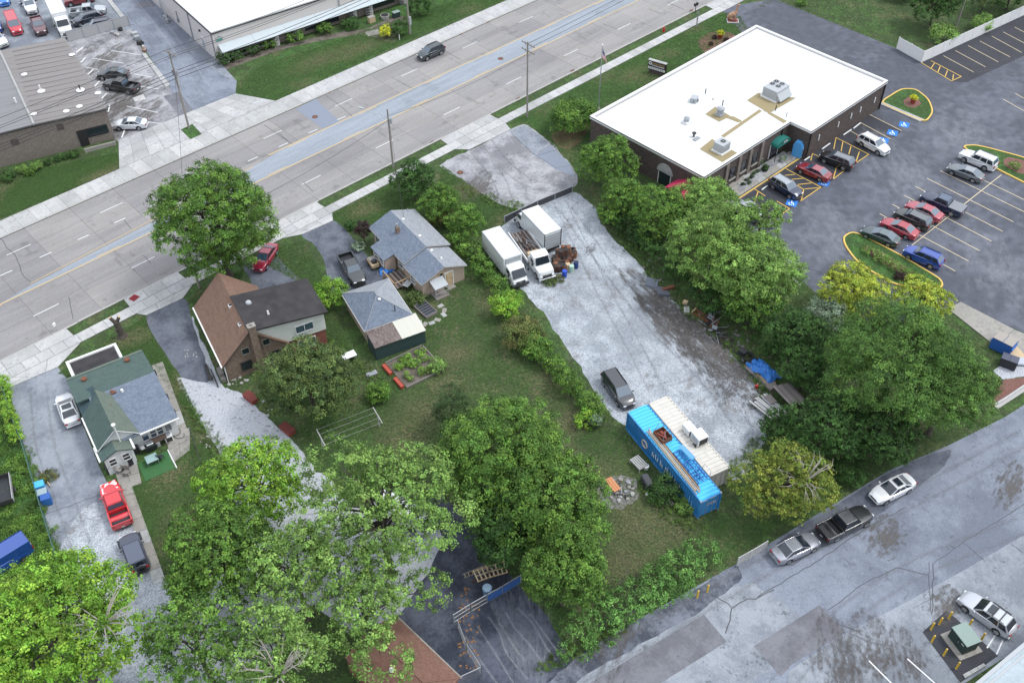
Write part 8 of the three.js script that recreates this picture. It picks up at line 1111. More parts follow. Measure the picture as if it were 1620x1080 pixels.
// ---- scrap along the gravel yard
{ let t; const scrapBox = (x, y, w, h, d, m, l, ry = 0, n = 'scrap_panel', tilt = 0) => { const q = thing(n, l, 'scrap', at(x, y).setY(0.015), ry); part('panel', mv(bx(w, h, d), 0, 0.03, 0, 0, tilt), m, q); part('edge_trim', mv(bx(w + 0.04, 0.05, 0.06), 0, 0.03, d / 2, 0, tilt), M.unitGrey, q); return q; };
  scrapBox(1031, 448, 1.5, 0.12, 1.3, std([0.13, 0.15, 0.19], 0.7), 'flat grey metal panel, uppermost along the yard belt', 0.5, 'scrap_metal', 0.15); scrapBox(1048, 463, 1.4, 0.3, 1.4, std([0.12, 0.13, 0.16], 0.7), 'crumpled grey metal panel below the flat one', 1.0, 'scrap_metal', 0.3); scrapBox(1057, 458, 0.4, 0.35, 1.6, M.rust, 'rust orange beam beside the crumpled grey panel', 1.2, 'scrap_beam'); scrapBox(1084, 481, 0.5, 0.4, 0.5, M.woodPale, 'small tan box in the scrap row', 0.2, 'scrap_box'); scrapBox(1086, 493, 0.9, 0.35, 0.6, M.walk, 'white appliance part in the scrap row', 0.7, 'scrap_appliance');
  t = thing('wooden_trough', 'brown wooden trough with a tan end in the scrap row', 'trough', at(1110, 502).setY(0.015), dirTo([1102, 498], [1120, 508])); part('trough_side', [bx(2.2, 0.4, 0.06, 0, 0, 0.35), bx(2.2, 0.4, 0.06, 0, 0, -0.35), bx(2.2, 0.05, 0.7, 0, 0.02, 0)], M.rust, t); part('trough_end', bx(0.08, 0.5, 0.8, -1.1, 0, 0), M.woodPale, t);
  t = thing('scrap_pile', 'tangled pile of dark metal scrap by the yard belt', 'scrap pile', at(1132, 523).setY(0.015), 1.2); const rr = rng(77); for (let k = 0; k < 60; k++) { const x = (rr() - 0.5) * 5.2, z = (rr() - 0.5) * 1.9, y = rr() * 0.5, a = rr() * 3.14, l = 0.4 + rr() * 1.3; part('scrap_bar', rod(V3(x, y, z), V3(x + Math.cos(a) * l, y + (rr() - 0.3) * 0.4, z + Math.sin(a) * l), 0.02 + rr() * 0.04, 0.03, 5), [M.black, M.darkTrim, M.unitGrey, M.rust][k % 4], t); } for (let k = 0; k < 14; k++) part('scrap_sheet', mv(bx(0.4 + rr() * 0.5, 0.04, 0.3 + rr() * 0.4), (rr() - 0.5) * 4.6, rr() * 0.5, (rr() - 0.5) * 1.6, rr() * 3, (rr() - 0.5)), [M.darkTrim, M.unitGrey, M.black][k % 3], t);
  t = thing('trailer_frame', 'black trailer frame with one wheel above the blue tarpaulin', 'trailer', at(1178, 566).setY(0.015), dirTo([1166, 558], [1190, 575])); part('frame_beam', [bx(2.8, 0.1, 0.1, 0, 0.4, 0.5), bx(2.8, 0.1, 0.1, 0, 0.4, -0.5), bx(0.1, 0.1, 1.0, 0.8, 0.4, 0), bx(0.1, 0.1, 1.0, -0.8, 0.4, 0), rod(V3(-1.4, 0.45, 0), V3(-2.2, 0.5, 0), 0.05)], M.black, t); part('crate', rb(0.8, 0.4, 0.7, -0.3, 0.5, 0, 0, 0.03), M.plasticDark, t); wheelAt(t, 0.3, 0.65, 0.32, 0.2, 1); wheelAt(t, 0.3, -0.65, 0.32, 0.2, -1);
  // tarpaulin over a heap of boards
  t = thing('timber_stack', 'weathered boards showing below the blue tarpaulin', 'timber', at(1204, 594).setY(0.015), dirTo([1190, 578], [1222, 606])); for (let k = 0; k < 8; k++) part('board', rb(3.4 + (k % 3) * 0.3, 0.12, 0.26, (k % 2) * 0.2, 0.02 + Math.floor(k / 4) * 0.14, -0.3 + (k % 4) * 0.32, (k % 3 - 1) * 0.05, 0.02, 1), k % 2 ? M.woodGrey : M.wood, t); part('end_block', rb(0.7, 0.35, 1.0, 1.9, 0, 0.35, 0.2, 0.03), M.woodGrey, t);
  const tp = thing('tarpaulin', 'crumpled bright blue tarpaulin at the yard edge', 'tarpaulin', at(1206, 590).setY(0.3), t.rotation.y); const g = new THREE.PlaneGeometry(3.5, 1.8, 44, 24).rotateX(-Math.PI / 2), p = g.attributes.position; for (let i = 0; i < p.count; i++) { const x = p.getX(i), z = p.getZ(i), e = Math.max(Math.abs(x) / 1.75, Math.abs(z) / 0.9), j = Math.sin(x * 6 + Math.sin(z * 7) * 1.6) * 0.09 + Math.sin(z * 9 + x * 3) * 0.075 + Math.sin(x * 13 - z * 11) * 0.045; p.setXYZ(i, x + Math.sin(z * 5) * 0.1, 0.55 - 0.5 * Math.pow(e, 3) + j + 0.15 * Math.sin(x * 1.7), z * (1 - 0.15 * Math.sin(x * 2)) - 0.1); } g.computeVertexNormals(); part('sheet', g, M.tarp, tp, { keepUV: true }); const rr3 = rng(8); const q = []; for (let k = 0; k < 5; k++) q.push(mv(new THREE.TorusGeometry(0.05, 0.015, 5, 8).rotateX(1.57), -1.7 + k * 0.8, 0.25, 0.8)); part('eyelet', q, M.walk, tp, { kind: 'stuff' });
  t = thing('yard_shed', 'small weathered wooden shelter with plank roof', 'shed', at(1245, 640), dirTo([1228, 622], [1256, 652])); for (let k = 0; k < 8; k++) part('roof_plank', bx(3.1, 0.05, 0.26, (k % 3) * 0.05, 1.35 + 0.06 * k, -1.0 + k * 0.27, 0), k % 3 ? M.woodGrey : std([0.14, 0.12, 0.12], 0.9), t); for (const [x, z] of [[-1.4, -1], [1.4, -1], [-1.4, 0.85], [1.4, 0.85]]) part('shed_post', bx(0.12, 1.4, 0.12, x, 0, z), M.woodDark, t); part('wall_board', [bx(2.8, 1.2, 0.05, 0, 0, -1.0), bx(0.05, 1.2, 1.8, 1.4, 0, -0.1)], M.woodDark, t); part('side_shelf', rb(1.2, 0.4, 0.8, -1.0, 0.2, 1.4, 0, 0.03), M.woodGrey, t);
  t = thing('lumber_stack', 'stack of silvery white metal siding strips', 'stack', at(1217, 648).setY(0.015), dirTo([1203, 636], [1232, 660])); for (let k = 0; k < 9; k++) part('siding_strip', rb(3.0 + (k % 3) * 0.25, 0.08, 0.2, (k % 4) * 0.1 - 0.1, 0.35 + (k % 2) * 0.07, -1.0 + k * 0.25, (k % 3 - 1) * 0.03, 0.02, 1), k % 3 ? M.walk : M.unitGrey, t); for (const x of [-1.1, 1.1]) part('bearer', bx(0.15, 0.35, 2.2, x, 0, 0), M.woodGrey, t);
  t = thing('fuel_can', 'small red can on the gravel by the tarpaulin', 'can', at(1197, 613).setY(0.015)); part('can_body', rb(0.35, 0.4, 0.25, 0, 0, 0, 0, 0.05), M.red, t); part('can_cap', cyl(0.06, 0.06, 0.12, 0.1, 0.4, 0, 8), M.walk, t);
  const cr2 = rng(515), stones = []; for (let k = 0; k < 420; k++) { const px = lerp(1030, 1210, cr2()), py = (px - 1030) * 0.95 + 455 + (cr2() - 0.5) * 90 - 10; const s = 0.06 + cr2() * cr2() * 0.3, q = at(px + (cr2() - 0.5) * 40, py); stones.push(mv(new THREE.IcosahedronGeometry(s, 0).scale(1, 0.5, 0.8), q.x, s * 0.2, q.z, cr2() * 6)); } tag(part('rubble', stones, std([0.15, 0.14, 0.145], 1), null), 'dark lumps and clods strewn on the gravel yard edge', 'rubble').userData.kind = 'stuff'; }
// ---- lawn things: fire pit, bench, crate, grill
{ const c = at(978, 778); sheet('ash_patch', organic([[c.x - 2.2, c.z], [c.x - 1, c.z - 1.7], [c.x + 1.2, c.z - 1.6], [c.x + 2.2, c.z], [c.x + 1, c.z + 1.7], [c.x - 1.1, c.z + 1.6]], 0.2), 0.014, std([0.2, 0.19, 0.2], 1, { bumpMap: bumpCoarse, bumpScale: 0.05 }));
  let t = thing('fire_pit', 'ring of pale broken stones round ash on the long lawn', 'fire pit', c.clone().setY(0.015)); const rr = rng(31); for (let k = 0; k < 26; k++) { const a = k * 0.62, r = k < 14 ? 1.25 : rr() * 1.0, s = 0.13 + rr() * 0.17; part('stone', mv(new THREE.DodecahedronGeometry(s, 0).scale(1, 0.6, 0.8), Math.cos(a) * r + 0.25, s * 0.35, Math.sin(a) * r, rr() * 6), [M.kerb, M.oldWalk, M.unitGrey, M.darkTrim][k % 4], t); } for (let k = 0; k < 8; k++) part('charred_log', rod(V3((rr() - 0.5) * 1.2, 0.1, (rr() - 0.5) * 1.2), V3((rr() - 0.5) * 1.4, 0.3, (rr() - 0.5) * 1.4), 0.07, 0.06, 7), k % 2 ? M.black : M.unitGrey, t);
  t = thing('bench_plank', 'orange wooden plank table over the fire pit edge', 'bench', at(969, 771), dirTo([962, 762], [975, 778])); for (let k = 0; k < 3; k++) part('plank', rb(1.7, 0.07, 0.24, 0, 0.45, -0.26 + k * 0.26, 0, 0.02, 1), M.orange, t); for (const x of [-0.6, 0.6]) part('support', bx(0.14, 0.45, 0.6, x, 0, 0), M.woodDark, t);
  t = thing('wire_crate', 'white slatted crate on the lawn near the container', 'crate', at(1010, 737), dirTo([1003, 732], [1016, 745])); for (let k = 0; k < 5; k++) part('slat', rb(1.5, 0.05, 0.16, 0, 0.6, -0.44 + k * 0.22, 0, 0.015, 1), M.walk3, t); part('crate_frame', [bx(1.5, 0.08, 0.06, 0, 0.5, 0.52), bx(1.5, 0.08, 0.06, 0, 0.5, -0.52), bx(0.06, 0.08, 1.1, 0.74, 0.5, 0), bx(0.06, 0.08, 1.1, -0.74, 0.5, 0), ...[[0.7, 0.5], [-0.7, 0.5], [0.7, -0.5], [-0.7, -0.5]].map(([x, z]) => bx(0.07, 0.6, 0.07, x, 0, z))], M.walk, t);
  t = thing('covered_grill', 'black covered grill beside bush at blue container', 'grill', at(1023, 767), dirTo([1018, 760], [1027, 775])); part('cover', rb(1.5, 0.95, 0.75, 0, 0, 0, 0, 0.18, 3), std([0.05, 0.052, 0.06], 0.7), t); part('cover_fold', [0, 1, 2].map((k) => rb(0.06, 0.85, 0.78, -0.4 + k * 0.4, 0.02, 0, 0.1, 0.03)), std([0.075, 0.077, 0.09], 0.7), t); t = thing('bucket', 'white bucket by the black covered grill', 'bucket', at(1022, 742)); part('pail', cyl(0.26, 0.2, 0.5, 0, 0, 0, 14), M.white, t); part('pail_rim', mv(new THREE.TorusGeometry(0.26, 0.025, 6, 14).rotateX(1.57), 0, 0.5, 0), M.trim, t); t = thing('bucket', 'white tub below the black covered grill', 'bucket', at(1025, 785)); part('pail', cyl(0.24, 0.2, 0.35, 0, 0, 0, 14), M.white, t); part('pail_rim', mv(new THREE.TorusGeometry(0.24, 0.025, 6, 14).rotateX(1.57), 0, 0.35, 0), M.trim, t);
  t = thing('log_pile', 'pale logs lying in weeds by the container', 'log pile', at(1052, 790), dirTo([1042, 782], [1060, 797])); for (let k = 0; k < 5; k++) part('log', rod(V3(-1.2 + k * 0.1, 0.12 + (k % 2) * 0.2, -0.25 + k * 0.13), V3(1.2 - k * 0.1, 0.12 + (k % 2) * 0.2, -0.2 + k * 0.12), 0.1, 0.09, 8), k % 2 ? M.woodGrey : M.barkPale, t); }
// ---- vegetable garden, clothes line, yard bits by the garage
{ let t = thing('garden_bed', 'raised vegetable bed with red and grey board edging', 'garden bed', at(653, 582), dirTo([617, 583], [642, 612])); const L = 4.2, D = 4.6; part('bed_soil', bx(L, 0.16, D, 0, 0, -0.2), M.dirt, t); part('edge_board', bx(0.12, 0.28, D, L / 2 + 0.1, 0, -0.2), M.woodGrey, t); part('edge_board', bx(0.12, 0.28, D, -L / 2 - 0.1, 0, -0.2), M.woodGrey, t); part('edge_board', bx(L, 0.28, 0.12, 0, 0, -D / 2 - 0.25), M.woodGrey, t); for (const x of [-1.2, 1.2]) part('red_planter', rb(1.6, 0.4, 0.4, x, 0, D / 2 + 0.15, 0, 0.03), std([0.36, 0.06, 0.035], 0.7), t); const lob = []; const rr = rng(19); for (let k = 0; k < 26; k++) { const h = 0.35 + rr() * 0.45; lob.push({ c: V3((rr() - 0.5) * (L - 0.8), 0.2 + h * 0.5, (rr() - 0.5) * (D - 0.8) - 0.2), r: [0.35, h * 0.6, 0.35] }); } leaves('vegetables', foliage(lob, PAL.lime.concat(PAL.light), 0.17, 20, { clump: 0.16, dens: 1.1 }), t);
  bush('leafy green vegetable clump right of the raised bed', 'light', 690, 580, 1.0, 1.2, { leaf: 0.22, name: 'vegetable_clump', cat: 'plant' });
  t = thing('clothes_line', 'white clothes line with two T posts and four lines', 'clothes line', at(511, 710), 0); const a = at(511, 710), b = at(600, 675), d = V3().subVectors(b, a), ang = Math.atan2(-d.z, d.x), L2 = Math.hypot(d.x, d.z); t.rotation.y = ang; for (const x of [0, L2]) part('t_post', [cyl(0.055, 0.06, 1.75, x, 0, 0, 8), bx(0.08, 0.1, 2.4, x, 1.7, 0)], M.walk, t); for (const z of [-1.1, -0.4, 0.4, 1.1]) part('line', rod(V3(0, 1.8, z), V3(L2, 1.8, z), 0.014, 0.014, 4), M.walk, t); part('peg_bag', rb(0.3, 0.4, 0.2, 0, 1.25, 1.0, 0, 0.08), M.walk, t);
  t = thing('white_table', 'white patio table on the lawn beside the garage', 'table', at(553, 568), dirTo([544, 563], [562, 556])); part('table_top', rb(1.5, 0.08, 0.95, 0, 0.62, 0, 0, 0.03), M.white, t); for (const [x, z] of [[0.6, 0.35], [-0.6, 0.35], [0.6, -0.35], [-0.6, -0.35]]) part('leg', bx(0.07, 0.62, 0.07, x, 0, z), M.walk3, t); t = thing('storage_bin', 'grey ribbed tray on the lawn below the white table', 'tray', at(588, 592), dirTo([580, 594], [596, 588])); part('tray', rb(1.2, 0.2, 0.6, 0, 0, 0, 0, 0.04), M.unitGrey, t); part('tray_rib', [0, 1, 2, 3].map((k) => bx(0.05, 0.04, 0.5, -0.4 + k * 0.27, 0.2, 0)), M.unitPale, t);
  t = thing('cold_frame', 'dark slatted cold frame on the lawn behind ranch house', 'cold frame', at(673, 491), dirTo([662, 478], [686, 500])); part('frame_side', [bx(2.5, 0.35, 0.08, 0, 0, 0.75), bx(2.5, 0.35, 0.08, 0, 0, -0.75), bx(0.08, 0.35, 1.5, 1.25, 0, 0), bx(0.08, 0.35, 1.5, -1.25, 0, 0)], M.woodGrey, t); for (let k = 0; k < 6; k++) part('slat', bx(0.28, 0.05, 1.4, -1.0 + k * 0.4, 0.22, 0), std([0.06, 0.065, 0.08], 0.8), t);
  const st = [[697, 484], [703, 491], [702, 498], [692, 506], [683, 511], [672, 513], [664, 510], [658, 508]], sp = structure('stepping_path'); st.forEach(([x, y], i) => { const p = at(x, y); part('stepping_stone', rb(0.72, 0.06, 0.5, p.x, 0, p.z, i * 0.7, 0.02, 1), i % 2 ? M.oldWalk : M.walk3, sp); });
  t = thing('garden_cart', 'beige garden cart on the ranch house drive', 'cart', at(591, 421), dirTo([585, 412], [597, 430])); part('cart_body', rb(1.7, 0.55, 1.0, 0, 0.3, 0, 0, 0.12), M.woodPale, t); part('cart_tray', rb(0.8, 0.25, 0.8, -0.3, 0.8, 0, 0, 0.08), M.oldWalk, t); for (const [x, z] of [[0.55, 0.48], [-0.55, 0.48], [0.55, -0.48], [-0.55, -0.48]]) wheelAt(t, x, z, 0.24, 0.16, Math.sign(z)); part('seat', rb(0.5, 0.4, 0.6, 0.35, 0.8, 0, 0, 0.08), M.plasticDark, t);
  t = thing('covered_heap', 'bright blue tarp covered heap by the ranch house side', 'tarpaulin', at(610, 430)); const tg = new THREE.SphereGeometry(0.9, 18, 10, 0, 7, 0, 1.57), tpz = tg.attributes.position, r2 = rng(3); for (let i = 0; i < tpz.count; i++) { const x = tpz.getX(i), y = tpz.getY(i), z = tpz.getZ(i), f = 0.85 + 0.18 * Math.sin(x * 7 + z * 5) + 0.1 * Math.sin(z * 11); tpz.setXYZ(i, x * f * 1.2, y * f * 0.75, z * f * 0.9); } tg.computeVertexNormals(); part('sheet', tg, M.tarp, t, { keepUV: true }); part('rope', mv(new THREE.TorusGeometry(0.95, 0.02, 5, 20).rotateX(1.57).scale(1.1, 1, 0.85), 0, 0.2, 0), M.walk, t);
  t = thing('side_deck', 'dark wooden deck with rails between garage and ranch house', 'deck', at(628, 446), -98.8 * RAD); for (let k = 0; k < 8; k++) part('deck_board', bx(2.9, 0.06, 0.22, 0, 0.35, -0.95 + k * 0.26), k % 2 ? M.woodDark : M.woodGrey, t); for (const [x, z] of [[-1.4, 1.0], [0, 1.0], [1.4, 1.0], [1.4, 0], [1.4, -0.9]]) part('rail_post', bx(0.09, 1.25, 0.09, x, 0, z), M.wood, t); part('hand_rail', [bx(2.9, 0.07, 0.1, 0, 1.22, 1.0), bx(0.1, 0.07, 2.0, 1.4, 1.22, 0.05)], M.wood, t); part('rail_lattice', [0, 1, 2, 3, 4, 5, 6].map((k) => bx(0.04, 0.8, 0.04, -1.2 + k * 0.4, 0.42, 1.0)), M.wood, t, { kind: 'stuff' });
  t = thing('patio_table', 'small grey table at the ranch house rear window', 'table', at(645, 455), 0.3); part('table_top', rb(1.1, 0.06, 0.8, 0, 0.62, 0, 0, 0.02), M.unitPale, t); for (const [x, z] of [[0.45, 0.3], [-0.45, 0.3], [0.45, -0.3], [-0.45, -0.3]]) part('leg', bx(0.06, 0.62, 0.06, x, 0, z), M.woodDark, t);
  tree('small dark purple ornamental tree at the ranch house front corner', 'purple', 574, 364, 1.9, 1.0, 1.4, { n: 7, leaf: 0.2, name: 'ornamental_tree' }); bush('low green shrub on the ranch house front lawn', 'dark', 553, 357, 0.7, 0.9, {}); bush('grey green shrub by the ranch house side porch', 'grey', 566, 390, 0.8, 0.9, {}); bush('bushy weeds by cold frame and deck', 'olive', 657, 472, 1.2, 1.0, {}); }
// ---- around the green-roofed house
{ const H = -10.7 * RAD; let t = thing('condenser_unit', 'white round-top air conditioner behind the green roof house', 'air conditioner', at(267, 695), H); part('cabinet', rb(0.8, 0.8, 0.8, 0, 0, 0, 0, 0.05), M.white, t); part('fan_guard', [mv(new THREE.TorusGeometry(0.3, 0.03, 6, 16).rotateX(1.57), 0, 0.82, 0), cyl(0.28, 0.28, 0.02, 0, 0.8, 0, 16)], M.unitGrey, t); part('coil_face', bx(0.6, 0.55, 0.02, 0, 0.1, 0.405), M.darkTrim, t);
  t = thing('turf_mat', 'bright green turf mat behind the green roof house', 'mat', at(247, 737), H); part('turf', rb(3.0, 0.05, 2.6, 0, 0.01, 0, 0, 0.02, 1), std([0.04, 0.125, 0.042], 1, { bumpMap: bumpCoarse, bumpScale: 0.03 }), t); part('border', bx(0.1, 0.1, 2.7, 1.6, 0.0, 0), M.trim, t);
  t = thing('glass_table', 'square glass patio table standing on turf mat', 'table', at(242, 732).setY(0.06), H); part('table_top', rb(1.15, 0.05, 1.0, 0, 0.66, 0, 0, 0.02), std([0.25, 0.36, 0.36], 0.1), t); part('table_frame', [bx(1.15, 0.05, 0.05, 0, 0.61, 0.48), bx(1.15, 0.05, 0.05, 0, 0.61, -0.48)], M.unitGrey, t); for (const [x, z] of [[0.5, 0.42], [-0.5, 0.42], [0.5, -0.42], [-0.5, -0.42]]) part('leg', cyl(0.03, 0.03, 0.62, x, 0, z, 6), M.unitGrey, t);
  const chair = (x, y, turn, m, l, yy = 0) => { const c = thing('patio_chair', l, 'chair', at(x, y).setY(yy), turn, 'patio chairs behind the green roof house'); part('seat', rb(0.5, 0.06, 0.5, 0, 0.4, 0, 0, 0.02, 1), m, c); part('backrest', mv(rb(0.5, 0.55, 0.05, 0, 0, 0, 0, 0.02, 1), 0, 0.44, -0.25, 0, -0.15), m, c); for (const [a, b] of [[0.22, 0.22], [-0.22, 0.22], [0.22, -0.22], [-0.22, -0.22]]) part('leg', bx(0.035, 0.4, 0.035, a, 0, b), M.black, c); };
  chair(255, 727, 2.0, M.plasticDark, 'black patio chair on the turf mat beside glass table', 0.06); chair(190, 747, 0.6, M.oldWalk, 'tan patio chair behind house wall, leftmost', 0.05); chair(199, 742, 2.2, M.oldWalk, 'tan patio chair behind house wall, next to bins', 0.05); chair(201, 751, -1, M.woodGrey, 'grey patio chair nearest the path slabs', 0.05);
  for (const [x, y, l, m] of [[207, 734, 'black lidded bin against the rear extension wall', M.plasticDark], [216, 715, 'dark bin beside grill at the back steps', M.plasticDark], [174, 747, 'black bin at the corner of the red pickup side', M.black]]) { const b = thing('wheelie_bin', l, 'bin', at(x, y), H + 0.2); part('bin_body', rb(0.55, 0.85, 0.6, 0, 0.08, 0, 0, 0.05), m, b); part('lid', rb(0.6, 0.07, 0.66, 0, 0.93, 0.02, 0, 0.03), m, b); part('wheel', [mv(new THREE.CylinderGeometry(0.1, 0.1, 0.06, 10).rotateZ(1.57), 0.26, 0.1, -0.28), mv(new THREE.CylinderGeometry(0.1, 0.1, 0.06, 10).rotateZ(1.57), -0.26, 0.1, -0.28)], M.rubber, b); }
  t = thing('barbecue_grill', 'chrome and black barbecue grill under the rear windows', 'grill', at(240, 712), H); part('grill_body', rb(1.2, 0.6, 0.55, 0, 0.25, 0, 0, 0.04), M.plasticDark, t); part('hood', rb(0.75, 0.3, 0.55, 0, 0.85, 0, 0, 0.12, 3), M.chrome, t); part('side_shelf', [bx(0.35, 0.04, 0.45, 0.72, 0.82, 0), bx(0.35, 0.04, 0.45, -0.72, 0.82, 0)], M.unitPale, t); t = thing('cooler_box', 'white cooler box right of the barbecue grill', 'cooler', at(248, 706), H); part('cooler_body', rb(0.7, 0.42, 0.45, 0, 0, 0, 0, 0.05), M.walk, t); part('lid', rb(0.74, 0.1, 0.49, 0, 0.42, 0, 0, 0.04), M.white, t);
  t = thing('garden_hose', 'dark garden hose coiled on the side path', 'hose', at(285, 690).setY(0.07)); const hp = [], hr = rng(4); for (let k = 0; k < 40; k++) { const a = k * 0.5; hp.push(V3(Math.cos(a) * (0.4 + k * 0.01) - k * 0.012, 0.03, Math.sin(a) * (0.5 + k * 0.012) - k * 0.06)); } part('hose_coil', new THREE.TubeGeometry(new THREE.CatmullRomCurve3(hp), 160, 0.025, 5), M.black, t); part('nozzle', rod(hp[39], hp[39].clone().add(V3(0.2, 0.05, 0)), 0.035, 0.02, 6), M.unitGrey, t);
  for (const [x, y, l] of [[263, 632, 'dark box on the side path by the grey roof, upper'], [275, 657, 'dark box on the side path by the grey roof, lower'], [244, 594, 'dark meter box at the green roof corner']]) { const b = thing('utility_box', l, 'box', at(x, y), H); part('box_body', rb(0.5, 0.55, 0.4, 0, 0.04, 0, 0, 0.04), M.darkTrim, b); part('lid', rb(0.54, 0.06, 0.44, 0, 0.59, 0, 0, 0.02), M.plasticDark, b); }
  for (const [x, y, l, m, lm] of [[66, 776, 'blue recycling bin with bright lid by the wire fence', M.plasticBlue, std([0.06, 0.4, 0.8], 0.5)], [71, 788, 'dark blue bin with grey-green lid by the wire fence', M.binBlue, std([0.25, 0.33, 0.35], 0.5)], [76, 796, 'dark blue open bin lowest of three by the fence', std([0.02, 0.13, 0.4], 0.5), M.binBlue]]) { const b = thing('recycling_bin', l, 'bin', at(x, y), 1.2); part('bin_body', rb(0.75, 0.95, 0.85, 0, 0.06, 0, 0, 0.06), m, b); part('lid', rb(0.8, 0.08, 0.9, 0, 1.0, 0, 0.05, 0.03), lm, b); part('wheel', [mv(new THREE.CylinderGeometry(0.12, 0.12, 0.06, 10).rotateZ(1.57), 0.3, 0.12, -0.42), mv(new THREE.CylinderGeometry(0.12, 0.12, 0.06, 10).rotateZ(1.57), -0.3, 0.12, -0.42)], M.rubber, b); }
  t = thing('timber_corner', 'pale timber corner frame with weeds by the bins', 'timber', at(67, 758)); part('timber', rod(at(52, 767).sub(at(67, 758)).setY(0.15), at(70, 757).sub(at(67, 758)).setY(0.3), 0.06, 0.06, 4), M.woodPale, t); part('timber', rod(at(66, 750).sub(at(67, 758)).setY(0.25), at(80, 771).sub(at(67, 758)).setY(0.2), 0.06, 0.06, 4), M.woodPale, t); part('timber', rod(at(52, 734).sub(at(67, 758)).setY(0.1), at(66, 752).sub(at(67, 758)).setY(0.15), 0.05, 0.05, 4), M.woodDark, t); bush('dry weeds by the timber frame on the left drive', 'brown', 76, 752, 0.9, 0.5, { leaf: 0.16 });
  t = thing('tree_stump', 'tall pollarded dead tree stump beside the left drive apron', 'tree stump', at(193, 532)); const sr = rng(12); part('trunk', [rod(V3(0, 0, 0), V3(-0.1, 2.3, 0), 0.42, 0.32, 10), rod(V3(-0.1, 2.0, 0), V3(-0.5, 3.0, -0.2), 0.24, 0.18, 8), rod(V3(-0.1, 2.0, 0), V3(0.35, 2.9, 0.2), 0.22, 0.17, 8), rod(V3(0, 1.2, 0), V3(-0.6, 1.6, 0.35), 0.14, 0.1, 7), rod(V3(0, 0, 0), V3(0, 0.4, 0), 0.65, 0.42, 10)], M.bark, t); part('cut_face', [rod(V3(-0.5, 3.0, -0.2), V3(-0.51, 3.02, -0.205), 0.17, 0.17, 8), rod(V3(0.35, 2.9, 0.2), V3(0.36, 2.92, 0.205), 0.16, 0.16, 8)], M.woodPale, t);
  t = thing('street_marker', 'small white marker post on the left drive apron', 'post', at(90, 523)); part('post', cyl(0.04, 0.05, 0.8, 0, 0, 0, 8), M.walk, t); part('marker_head', rb(0.4, 0.5, 0.2, -0.05, 0.7, 0, 0.4, 0.1), M.white, t); t = thing('red_planter', 'small square red brick bed in the pavement corner', 'planter', at(212, 472), 0.3); part('planter_edge', bx(0.9, 0.14, 0.8, 0, 0.02, 0), std([0.28, 0.03, 0.04], 0.8), t); part('planter_soil', bx(0.7, 0.03, 0.6, 0, 0.15, 0), std([0.2, 0.02, 0.03], 1), t);
  chainFence('low dark fence along the lawn below brick house drive', [at(303, 690), at(322, 745), at(340, 785)], 1.2, { m: M.darkTrim });
  for (const [x, y, l] of [[397, 632, 'dark red wooden bench by the round olive tree'], [455, 682, 'dark red wooden chest at the gravel edge']]) { const b = thing('red_chest', l, 'chest', at(x, y), dirTo([390, 628], [405, 640])); part('chest_body', rb(1.6, 0.5, 0.8, 0, 0, 0, 0, 0.04), M.woodRed, b); part('lid', rb(1.7, 0.08, 0.9, 0, 0.5, 0, 0, 0.03), std([0.14, 0.03, 0.025], 0.8), b); }
  t = thing('board_plank', 'black plank leaning beside brick house drive', 'plank', at(330, 592), dirTo([325, 580], [336, 610])); part('plank', mv(bx(3.0, 0.1, 0.35), 0, 0.3, 0, 0, 0, 0.14), M.black, t); part('trestle', bx(0.3, 0.3, 0.5, 0.8, 0, 0), M.woodDark, t);
  const rk = rng(909), rocks = []; for (const [x, y, n, w] of [[378, 600, 22, 18], [335, 700, 26, 22], [420, 650, 20, 40], [300, 560, 14, 12]]) for (let k = 0; k < n; k++) { const s = 0.05 + rk() * rk() * 0.2, q = at(x + (rk() - 0.5) * w * 2, y + (rk() - 0.5) * w); rocks.push(mv(new THREE.DodecahedronGeometry(s, 0).scale(1, 0.6, 0.9), q.x, s * 0.3, q.z, rk() * 6)); } tag(part('loose_rocks', rocks, M.kerb, null), 'loose grey rocks along the gravel drive edges', 'rocks').userData.kind = 'stuff'; }
